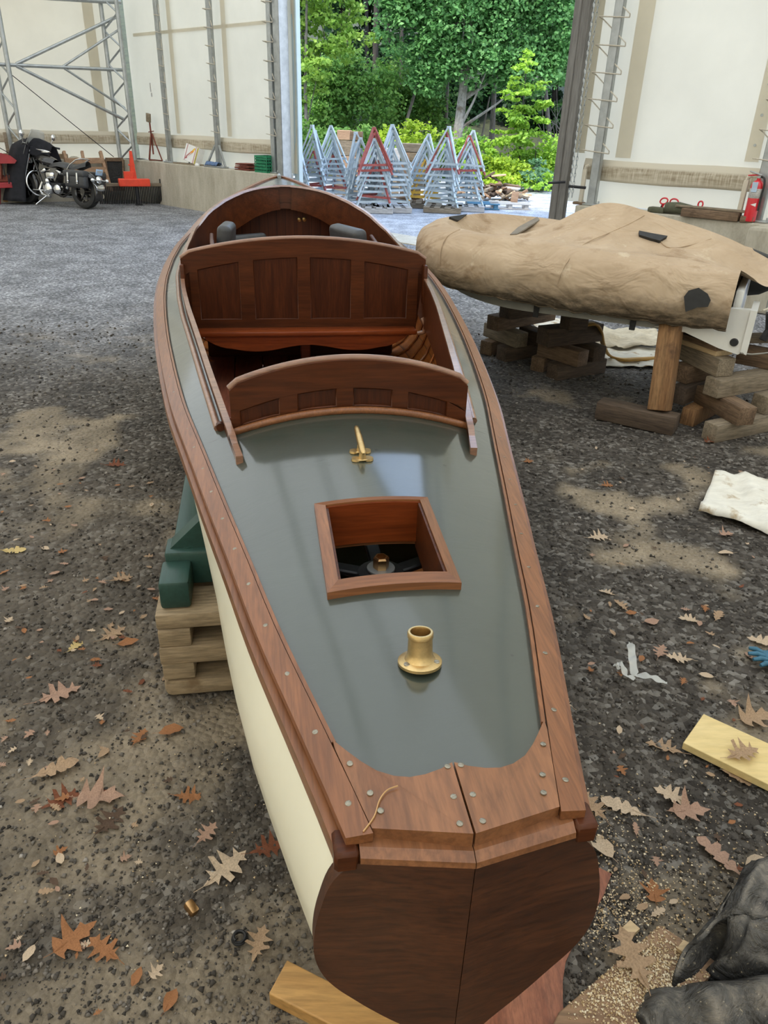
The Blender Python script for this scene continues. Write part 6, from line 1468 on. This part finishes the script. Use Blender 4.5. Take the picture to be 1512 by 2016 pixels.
rt_ = thing('tarp_roll', 'olive green rolled tarp lying along the ledge behind the tender', 'tarp', B(WE(1345, 440, .15)[0], .14, .79), YAW_E)
mb = MB(); mb.tube([(-.24, 0, .062), (-.1, .01, .07), (.1, .0, .055), (.36, .0, .028)], [.060, .064, .050, .022], 14); M['olive'] = plain('olive_tarp', (.085, .085, .050), .8, 0, .3, 10, 0, .3); mb.build('roll', M['olive'], rt_, 60)
mb = MB(); mb.box((.25, .05, .02), (.55, .10, .02), .008, Matrix.Rotation(.05, 3, 'Y')); mb.build('loose_flap', M['tarp'], rt_)
mb = MB(); mb.box((0, 0, .03), (.20, .12, .06), .02, seg=2); o = mb.build('olive_bundle', M['olive']); o.location = B(WE(1290, 432, .15)[0], .14, .79); o.rotation_euler = (0, 0, YAW_E); tag(o, 'small olive bundle on the ledge left of the rolled tarp', 'bundle')
def grip(px, top, lab, w, tiltd, ln):
    u, z = WE(*px, .02); t = thing('tool_handle', lab, 'tool', B(u, .02, .79), YAW_E, None)
    zt = max(.12, z - .79); mb = MB(); mb.tube([(0, 0, 0), (tiltd * .5, 0, zt - .03)], .012, 8); mb.build('shaft', M['black_iron'], t)
    if w:
        c = Vector((tiltd * .6, 0, zt)); P = [c + Vector((w * math.cos(a) * (.9 if abs(math.cos(a)) > .5 else 1), 0, .032 * math.sin(a) + w * math.cos(a) * tiltd * 2)) for a in np.linspace(0, 2 * PI, 17)[:-1]]; mb = MB(); mb.tube(P, .009, 8, closed=True); mb.tube([c + Vector((0, 0, -.03)), (tiltd * .5, 0, zt - .07)], [.016, .010], 8); mb.build('d_grip', M['red_ext'], t, 60)
    return t
grip((1297, 419), 0, 'tool with a tilted red D-grip, leftmost behind the tender', .05, .06, .2); grip((1325, 420), 0, 'tool with a level red D-grip above the olive tarp', .055, -.02, .2)
grip((1374, 419), 0, 'tool with a narrow red D-grip right of the black rod', .03, .015, .2); grip((1361, 420), 0, 'plain black rod standing between the red-gripped tools', 0, .02, .2)

# ------------------------------------------------------------------ yard outside: nested stands on pallets, lumber, scrap
def stand_root(mat, label, group):
    t = thing('tripod_stand', label, 'stand', (0, 0, 0), 0, group)
    Rb = .40; H = .74; C3 = [Vector((Rb * math.cos(a), Rb * math.sin(a), 0)) for a in (math.radians(-150), math.radians(-30), math.radians(90))]
    for c in C3: mb = MB(); mb.beam(c, Vector((c.x * .04, c.y * .04, H)), .038, .030); mb.build('leg', M[mat], t)
    for i in range(3):
        a = C3[i].lerp(Vector((0, 0, H)), .12); b = C3[(i + 1) % 3].lerp(Vector((0, 0, H)), .12); d = (b - a).normalized() * .04; mb = MB(); mb.beam(a - d, b + d, .012, .042); mb.build('rail', M[mat], t)
    mb = MB(); mb.box((0, 0, H - .01), (.07, .07, .05), .005); mb.build('head', M[mat], t); return t
protos = {}
ST = [('far left stack beside the door jamb', 583, 404, 7, 1.02, {5: 'redstand'}), ('second stack from the door jamb', 622, 402, 8, 1.0, {2: 'redstand'}), ('rear stack in front of the lumber', 656, 396, 8, 1.0, {1: 'redstand'}),
      ('stack left of the red-topped one', 704, 412, 7, 1.0, {}), ('red-topped stack', 736, 416, 8, 1.0, {7: 'redstand', 6: 'redstand', 1: 'redstand'}), ('stack right of the red-topped one', 770, 415, 8, 1.04, {}),
      ('leaning stack with yellow bottom', 834, 407, 7, 1.0, {0: 'yellowstand', 1: 'yellowstand'}), ('tall stack beside the yellow-bottomed one', 872, 416, 8, 1.04, {6: 'redstand'}), ('rightmost stack before the scrap wood', 916, 413, 8, 1.0, {6: 'redstand'})]
ordn = ('bottom', 'second', 'third', 'fourth', 'fifth', 'sixth', 'seventh', 'top')
cname = {'galv_out': 'galvanized', 'redstand': 'rusty red', 'yellowstand': 'yellow'}
for k, (sn, px, py, n, sc_, special) in enumerate(ST):
    p = G(px, py); rr = random.Random(90 + k); rz0 = rr.uniform(-.6, .6)
    plt = thing('flat_pallet', f'pale flat pallet under the {sn} of tripod stands', 'pallet', (p.x, p.y, 0), rz0 * .3, 'pallets under the tripod stands')
    mat_ = M['pale_pallet'] if 'yellow' not in sn else M['timber_grey']
    for y in (-.38, 0, .38): mb = MB(); mb.box((0, y, .045), (.78, .09, .085), .004); mb.build('runner', mat_, plt)
    for x in (-.33, -.11, .11, .33): mb = MB(); mb.box((x, 0, .098), (.13, .86, .02), .003); mb.build('deck_board', mat_, plt)
    for q in range(n):
        mt = special.get(q, 'galv_out'); lab = f'{cname[mt]} tripod stand, {ordn[q] if q < n - 1 else "top"} one of the {sn}'
        if mt not in protos: protos[mt] = stand_root(mt, lab, 'tripod stands nested in the yard'); s_ = protos[mt]
        else: s_ = dup(protos[mt])
        s_.location = (p.x + rr.uniform(-.02, .02), p.y + rr.uniform(-.02, .02), .11 + .098 * q * sc_); s_.rotation_euler = (rr.uniform(-.05, .05), rr.uniform(-.05, .05), rz0 + rr.uniform(-.22, .22)); s_.scale = (sc_,) * 3; s_['label'] = lab; s_['group'] = 'tripod stands nested in the yard'
# lumber blocks behind the stands
def blk(lab, px, Y, w, h, d, mat, z): 
    p = AY(px, 400, Y); mb = MB(); mb.box((0, 0, 0), (w, d, h), .008); o = mb.build('lumber_block', M[mat]); o.location = (p.x, Y, z + h / 2); o.rotation_euler = (0, 0, random.uniform(-.06, .06)); tag(o, lab, 'lumber', 'blocks of lumber behind the stands')
for i, (z, h, mats) in enumerate(((0.0, .12, ('timber_brown',)), (.12, .25, ('pallet_wood', 'crib')), (.37, .26, ('timber_grey',)), (.63, .24, ('pallet_wood',)), (.87, .20, ('pallet_wood', 'crib')), (1.07, .18, ('timber_grey',)))):
    for j, m_ in enumerate(mats):
        w = .62 / len(mats) - .02; blk(f'{("bottom", "second", "third", "fourth", "fifth", "sixth", "top")[i]} {("left" if j == 0 else "right") + " " if len(mats) > 1 else ""}block of the lumber pile between two stand stacks', 806 + (j - (len(mats) - 1) / 2) * 15, 18.6, w, h - .01, .5, m_, z)
for i, (px, z, h, m_) in enumerate(((684, 0, .45, 'timber_grey'), (684, .45, .45, 'pallet_wood'), (684, .9, .34, 'timber_grey'), (678, 1.24, .22, 'pallet_wood'), (700, 1.24, .20, 'timber_brown'), (760, .0, .6, 'timber_grey'), (760, .6, .5, 'pale_pallet'))):
    blk(f'{("bottom grey", "second pale", "third grey", "top orange", "top pale", "lower far grey", "upper far pale")[i]} block of the rear lumber pile behind the stands', px, 20.2, .62 if z < 1.2 else .31, h - .01, .5, m_, z)
o = None
# blue pallet, white pallet and the scrap-wood heap
for (nm, px, py, w, m_, lab) in (('flat_pallet', 952, 412, .62, 'blue_pallet', 'blue painted pallet in front of the scrap wood heap'), ('flat_pallet', 1005, 412, .80, 'pale_pallet', 'pale pallet under the right end of the scrap wood heap')):
    p = G(px, py); t = thing(nm, lab, 'pallet', (p.x, p.y + .25, 0), -.05)
    for x in (-.45, 0, .45): mb = MB(); mb.box((x * w, 0, .05), (.09, .6, .09), .004); mb.build('runner', M[m_], t)
    for y in (-.26, 0, .26): mb = MB(); mb.box((0, y, .108), (w + .1, .12, .022), .003); mb.build('deck_board', M[m_], t)
    mb = MB(); mb.box((0, -.28, .012), (w + .1, .08, .022), .003); mb.build('foot_board', M[m_], t)
rr = random.Random(5); hp = G(968, 398); kinds = ('timber_grey', 'timber_dark', 'brown_board', 'plank_new', 'pale_pallet', 'timber_brown')
kn_ = ('grey', 'dark', 'brown', 'fresh pale', 'bleached', 'weathered brown')
for k in range(90):
    u = rr.uniform(-1, 1); w_ = rr.uniform(-1, 1); top = .62 * max(0, 1 - abs(u) ** 1.6) * max(.15, 1 - abs(w_)); q = rr.randint(0, 5)
    mb = MB(); L = rr.uniform(.16, .55); mb.box((0, 0, 0), (L, rr.uniform(.06, .16), rr.uniform(.02, .07)), .004); o = mb.build('scrap_wood', M[kinds[q]])
    o.location = (hp.x + u * .90, hp.y + .60 + w_ * .40, .10 + top * rr.uniform(.25, .95)); o.rotation_euler = (rr.uniform(-.5, .5), rr.uniform(-.5, .5), rr.uniform(0, PI))
    tag(o, f'{kn_[q]} piece of scrap wood in the heap right of the stands', 'scrap wood', 'pieces of the scrap wood heap: ' + kn_[q])
mb = MB(); mb.box((0, 0, 0), (.16, .04, .22), .004); o = mb.build('scrap_block', M['pallet_wood']); p = G(1014, 411); o.location = (p.x, p.y + .22, .228); o.rotation_euler = (0, .1, .3); tag(o, 'upright pinkish block at the right end of the scrap heap', 'block')
M['bark_pale'] = wood('mottled_bark', (.22, .20, .17), (.50, .47, .42), 2, 7, 4, .9, 0, .6, .45, spots=((.14, .11, .08, 1), 4, .56))
# ------------------------------------------------------------------ woodland beyond the yard
def hill():
    xs_ = np.linspace(-30, 40, 60); ys_ = np.concatenate([np.linspace(26.5, 40, 22), np.linspace(42, 75, 14)]); X, Y = np.meshgrid(xs_, ys_, indexing='ij')
    Z = np.clip((Y - 27) * .10, -.02, None) + np.clip(Y - 33, 0, None) * .18 + .25 * np.clip((Y - 27) / 3, 0, 1) * (vnoise(X * .5, Y * .5, 77) + .4 * vnoise(X * 1.7, Y * 1.7, 78)) - .02
    idx = np.arange(X.size).reshape(X.shape); f = np.stack([idx[:-1, :-1], idx[1:, :-1], idx[1:, 1:], idx[:-1, 1:]], -1).reshape(-1, 4)
    m = plain('forest_soil', (.045, .050, .022), .95, 0, .4, 3)
    struct(link('hill', npmesh('hill', np.stack([X, Y, Z], -1).reshape(-1, 3), f, m, True)))
hill()
def hz(y): return max(0, (y - 27) * .10) + max(0, y - 33) * .18
def lfm(nm, a, b, c, tr=.42): return islands_mat(nm, [(0, a), (.5, b), (1, c)], .55, tr, .35, .7)
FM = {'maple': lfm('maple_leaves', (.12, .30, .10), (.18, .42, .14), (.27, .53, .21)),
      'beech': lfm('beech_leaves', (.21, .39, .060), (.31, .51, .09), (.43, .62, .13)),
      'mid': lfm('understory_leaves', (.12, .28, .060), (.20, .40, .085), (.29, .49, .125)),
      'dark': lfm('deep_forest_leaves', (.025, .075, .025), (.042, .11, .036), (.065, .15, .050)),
      'bright': lfm('light_green_leaves', (.24, .46, .045), (.34, .58, .065), (.46, .68, .10)),  # light green base colour, for the sapling and bushes
      'yellow': lfm('yellow_green_leaves', (.26, .42, .025), (.38, .55, .035), (.52, .66, .07)),
      'blue': lfm('bluish_weed_leaves', (.11, .26, .14), (.17, .34, .20), (.25, .42, .27))}
def foliage(blobs, n_per, size, seed, flat=.45, shell=.5):
    r = np.random.default_rng(seed); C_ = []
    for (c, rx, ry, rz) in blobs:
        n = max(40, int(n_per * rx * rz)); ncl = max(6, n // 34)
        d = r.normal(size=(ncl, 3)); d /= np.linalg.norm(d, axis=1)[:, None]; rad = shell + (1 - shell) * r.random(ncl) ** .5
        ctr = np.array(c)[None] + d * rad[:, None] * np.array([rx, ry, rz])[None]
        k = r.integers(0, ncl, n); sg = .15 * (rx + rz) / 2 + .04; sg = min(sg, .20)
        C_.append(ctr[k] + r.normal(size=(n, 3)) * np.array([sg, sg, sg * flat])[None])
    P = np.concatenate(C_); n = len(P)
    nrm = r.normal(size=(n, 3)) * .55 + np.array([0, -.35, .75])[None]; nrm /= np.linalg.norm(nrm, axis=1)[:, None]
    t = r.normal(size=(n, 3)); t -= nrm * (t * nrm).sum(1)[:, None]; t /= np.linalg.norm(t, axis=1)[:, None]; b = np.cross(nrm, t)
    s = (size * (.6 + .8 * r.random(n)))[:, None]
    v = np.stack([P - t * s * .5, P + b * s * .36 + nrm * s * .08, P + t * s * .55 - nrm * s * .06, P - b * s * .36 + nrm * s * .08], 1).reshape(-1, 3)
    return v, np.arange(n * 4).reshape(n, 4)
def px2m(Y): return Y * 1.0 / FP * 1.02
def tree(name, label, base, Y, blobs, mat, n_per=1500, size=.13, trunk=None, bark='bark', seed=1, group=None, cat='tree', dy=.55, flat=.45, twigs=0):
    b0 = AY(base[0], base[1], Y); z0 = hz(Y); o0 = Vector((b0.x, Y, z0)); t = thing(name, label, cat, o0, 0, group); k = px2m(Y); BL = []
    rr = random.Random(seed)
    for q in blobs:
        px, py, rx, rz = q[:4]; yy = Y + (q[4] if len(q) > 4 else rr.uniform(-.5, .5)); c = AY(px, py, yy) - o0; BL.append(((c.x, c.y, max(c.z, .15)), rx * k, max(.25, dy * (rx + rz) * .5 * k), rz * k))
    v, f = foliage(BL, n_per, size, seed, flat); v[:, 2] = np.maximum(v[:, 2], -z0 + .02)
    link('foliage', npmesh('foliage', v, f, FM[mat]), t)
    if trunk:
        P = [AY(x, y, Y + d) - o0 for x, y, d in [(*q, 0) if len(q) == 2 else q for q in trunk[0]]]; P[0].z = min(P[0].z, -.05)
        n = len(P); r0, r1 = trunk[1]; mb = MB(); Q = spl(P, 5) if n > 2 else P; m = len(Q); mb.tube(Q, [r0 + (r1 - r0) * i / (m - 1) for i in range(m)], 10); mb.build('trunk', M[bark], t, 60)
        if twigs:
            mb = MB()
            for (c, rx, ry, rz) in BL[:twigs]:
                a = P[-1] if len(P) < 3 else P[rr.randint(1, len(P) - 1)]; mb.tube([a, (Vector(a) + Vector(c)) / 2 + Vector((0, 0, -.1)), Vector(c)], [r1 * .7, r1 * .4, r1 * .2], 6)
            mb.build('branches', M[bark], t, 60)
    return t
tree('maple_tree', 'big maple with a pale mottled trunk filling the upper right of the doorway', (897, 300), 27.5,
     [(930, 60, 75, 55), (1005, 80, 70, 55), (1085, 60, 50, 65), (865, 95, 55, 55), (800, 55, 48, 40), (960, 135, 65, 32), (1055, 140, 52, 32), (900, 10, 95, 45), (1040, 10, 80, 45), (920, -90, 120, 80), (1060, -110, 110, 80), (960, -240, 110, 90), (800, -40, 60, 50), (1120, 110, 40, 45), (840, 150, 35, 30)],
     'maple', 2500, .125, ([(893, 330), (903, 255), (909, 200), (915, 150), (930, 40), (940, -150)], (.19, .09)), 'bark_pale', 3, twigs=10)
tree('beech_tree', 'light green beech with a thin grey trunk at the left side of the doorway', (604, 320), 25.2,
     [(597, 90, 34, 40), (640, 60, 48, 32), (600, 165, 34, 25), (648, 110, 44, 22), (590, 25, 40, 34), (655, 20, 50, 28), (610, 130, 40, 22), (610, -70, 70, 55), (600, -180, 70, 60), (580, 200, 24, 18)], 'beech', 1500, .13, ([(604, 330), (603, 250), (601, 160), (603, 60), (605, -80)], (.06, .03)), 'bark', 5, twigs=6, flat=.3)
tree('sapling', 'bright layered sapling standing alone right of the maple trunk', (1022, 330), 25.0,
     [(1040, 105, 9, 12), (1036, 135, 18, 11), (1040, 165, 34, 11), (1018, 185, 26, 10), (1045, 205, 40, 11), (1012, 222, 34, 10), (1040, 238, 44, 11), (1000, 252, 34, 9), (1030, 270, 44, 12)], 'bright', 2100, .12, ([(1022, 335), (1028, 230), (1038, 110)], (.035, .012)), 'bark_dark', 7, flat=.22, twigs=7)
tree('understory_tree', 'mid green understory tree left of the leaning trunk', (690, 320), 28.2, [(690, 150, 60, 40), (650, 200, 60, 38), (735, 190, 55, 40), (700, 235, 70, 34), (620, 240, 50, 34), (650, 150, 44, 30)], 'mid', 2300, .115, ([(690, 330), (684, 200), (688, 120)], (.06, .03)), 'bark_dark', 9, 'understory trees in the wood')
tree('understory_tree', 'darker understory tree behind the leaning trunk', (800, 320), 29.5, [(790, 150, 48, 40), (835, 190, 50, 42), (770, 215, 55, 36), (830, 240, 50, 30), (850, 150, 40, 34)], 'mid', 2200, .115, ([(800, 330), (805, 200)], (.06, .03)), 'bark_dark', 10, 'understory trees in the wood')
tree('birch_tree', 'slim pale birch with bare twigs near the top left of the doorway', (682, 320), 28.8, [(698, 35, 12, 14), (690, 78, 34, 12), (740, 72, 20, 8)], 'beech', 1700, .12, ([(682, 330), (683, 200), (684, 80), (690, 0), (694, -90)], (.05, .025)), 'bark', 11)
t = thing('leaning_tree', 'thin bare trunk leaning to the right in the middle of the wood', 'tree', (AY(788, 275, 28).x, 28, hz(28)), 0); o0 = Vector(t.location)
mb = MB(); mb.tube([AY(784, 300, 28) - o0, AY(800, 240, 28) - o0, AY(822, 165, 28) - o0, AY(843, 92, 28) - o0], [.06, .055, .045, .04], 8); mb.build('trunk', M['bark'], t, 60)
for (lab, P, r0, Y) in (('straight grey trunk just left of the maple trunk', [(876, 330), (878, 250), (882, 140)], .075, 29), ('pair trunk behind the bright sapling', [(964, 330), (970, 240), (976, 120)], .11, 29.5), ('thin leaning trunk left of the bright sapling', [(938, 290), (955, 235), (964, 190)], .035, 28.5), ('dark trunk in the deep gap at the top of the wood', [(738, 200), (740, 60), (742, -60)], .14, 36), ('second dark trunk in the deep gap', [(722, 200), (722, 60), (720, -60)], .10, 38), ('brown trunk right of the deep gap', [(790, 200), (791, 60), (796, -30)], .10, 35), ('broad shaded trunk right of the sapling', [(1092, 330), (1080, 250), (1072, 150)], .09, 29)):
    b0 = AY(*P[0], Y); t = thing('bare_tree', lab, 'tree', (b0.x, Y, hz(Y)), 0, 'bare trunks in the wood'); o0 = Vector(t.location); Q = [AY(x, y, Y) - o0 for x, y in P]; Q[0].z = min(Q[0].z, -.1)
    mb = MB(); mb.tube(Q, [r0, r0 * .85, r0 * .65], 10); mb.build('trunk', M['bark' if Y < 30 else 'bark_dark'], t, 60)
# bare brush at the right
t = thing('bare_brush', 'tangle of bare grey branches at the right side of the wood', 'brush', (AY(1100, 300, 28).x, 28, hz(28)), 0); o0 = Vector(t.location); rr = random.Random(3); mb = MB()
for k in range(26):
    a = AY(rr.uniform(1060, 1125), rr.uniform(265, 310), 28 + rr.uniform(-.4, .6)) - o0; b = AY(rr.uniform(1055, 1125), rr.uniform(160, 290), 28 + rr.uniform(-.4, .6)) - o0; mb.tube([a, (a + b) / 2 + Vector((rr.uniform(-.15, .15), 0, rr.uniform(-.1, .2))), b], [.016, .012, .006], 5)
mb.build('branches', M['bark'], t, 60)
# low bushes along the edge of the yard
BU = [('yellow-green bush behind the red-topped stack', 'yellow', 790, 268, 34, 26, 24.0), ('yellow-green bush at the foot of the leaning trunk', 'yellow', 768, 296, 30, 26, 23.4), ('bright bush rising between two stand stacks', 'yellow', 838, 262, 16, 24, 24.4), ('light bush behind the tall stack', 'bright', 885, 285, 30, 22, 24.4), ('leafy green bush right of the maple foot', 'mid', 925, 285, 28, 24, 25.2), ('bright bush under the sapling', 'bright', 985, 300, 40, 24, 24.6), ('mid green bush right of the sapling', 'bright', 1055, 290, 40, 26, 25), ('tall bush against the right door jamb', 'bright', 1088, 310, 26, 34, 24.6), ('yellow-green ground bush right of the stands', 'yellow', 960, 330, 34, 20, 24.0), ('yellow-green ground bush below the sapling', 'yellow', 1010, 335, 34, 20, 24.0), ('bluish leafy weed at the gravel edge', 'blue', 1050, 340, 26, 20, 23.6), ('bluish weed clump near the door jamb', 'blue', 1080, 350, 18, 14, 23.6), ('green bush behind the far left stack', 'mid', 590, 262, 26, 24, 24.6), ('green bush behind the second stack', 'mid', 642, 268, 30, 18, 24.6), ('dark bush behind the rear lumber pile', 'mid', 700, 262, 34, 20, 24.8), ('green bush between the lumber piles', 'bright', 735, 290, 26, 20, 24.2), ('mixed bush right of the rightmost stack', 'beech', 940, 305, 26, 22, 24.4), ('low weeds behind the scrap wood heap', 'yellow', 980, 352, 30, 10, 23.2), ('low weeds at the right gravel edge', 'bright', 1060, 362, 30, 9, 23.2), ('bush in shade under the maple', 'mid', 860, 300, 26, 24, 24.8)]
for k, (lab, m_, px, py, rx, rz, Y) in enumerate(BU):
    tree('bush', lab, (px, py + 40), Y, [(px, py, rx, rz), (px - rx * .5, py + rz * .6, rx * .6, rz * .7), (px + rx * .5, py + rz * .6, rx * .6, rz * .7), (px, min(py + rz * 1.4, 352), rx * .9, rz * .9)], m_, 1900, .105, ([(px, py + 50), (px, py)], (.02, .01)), 'bark_dark', 100 + k, 'bushes along the edge of the yard', 'bush')
# deep forest
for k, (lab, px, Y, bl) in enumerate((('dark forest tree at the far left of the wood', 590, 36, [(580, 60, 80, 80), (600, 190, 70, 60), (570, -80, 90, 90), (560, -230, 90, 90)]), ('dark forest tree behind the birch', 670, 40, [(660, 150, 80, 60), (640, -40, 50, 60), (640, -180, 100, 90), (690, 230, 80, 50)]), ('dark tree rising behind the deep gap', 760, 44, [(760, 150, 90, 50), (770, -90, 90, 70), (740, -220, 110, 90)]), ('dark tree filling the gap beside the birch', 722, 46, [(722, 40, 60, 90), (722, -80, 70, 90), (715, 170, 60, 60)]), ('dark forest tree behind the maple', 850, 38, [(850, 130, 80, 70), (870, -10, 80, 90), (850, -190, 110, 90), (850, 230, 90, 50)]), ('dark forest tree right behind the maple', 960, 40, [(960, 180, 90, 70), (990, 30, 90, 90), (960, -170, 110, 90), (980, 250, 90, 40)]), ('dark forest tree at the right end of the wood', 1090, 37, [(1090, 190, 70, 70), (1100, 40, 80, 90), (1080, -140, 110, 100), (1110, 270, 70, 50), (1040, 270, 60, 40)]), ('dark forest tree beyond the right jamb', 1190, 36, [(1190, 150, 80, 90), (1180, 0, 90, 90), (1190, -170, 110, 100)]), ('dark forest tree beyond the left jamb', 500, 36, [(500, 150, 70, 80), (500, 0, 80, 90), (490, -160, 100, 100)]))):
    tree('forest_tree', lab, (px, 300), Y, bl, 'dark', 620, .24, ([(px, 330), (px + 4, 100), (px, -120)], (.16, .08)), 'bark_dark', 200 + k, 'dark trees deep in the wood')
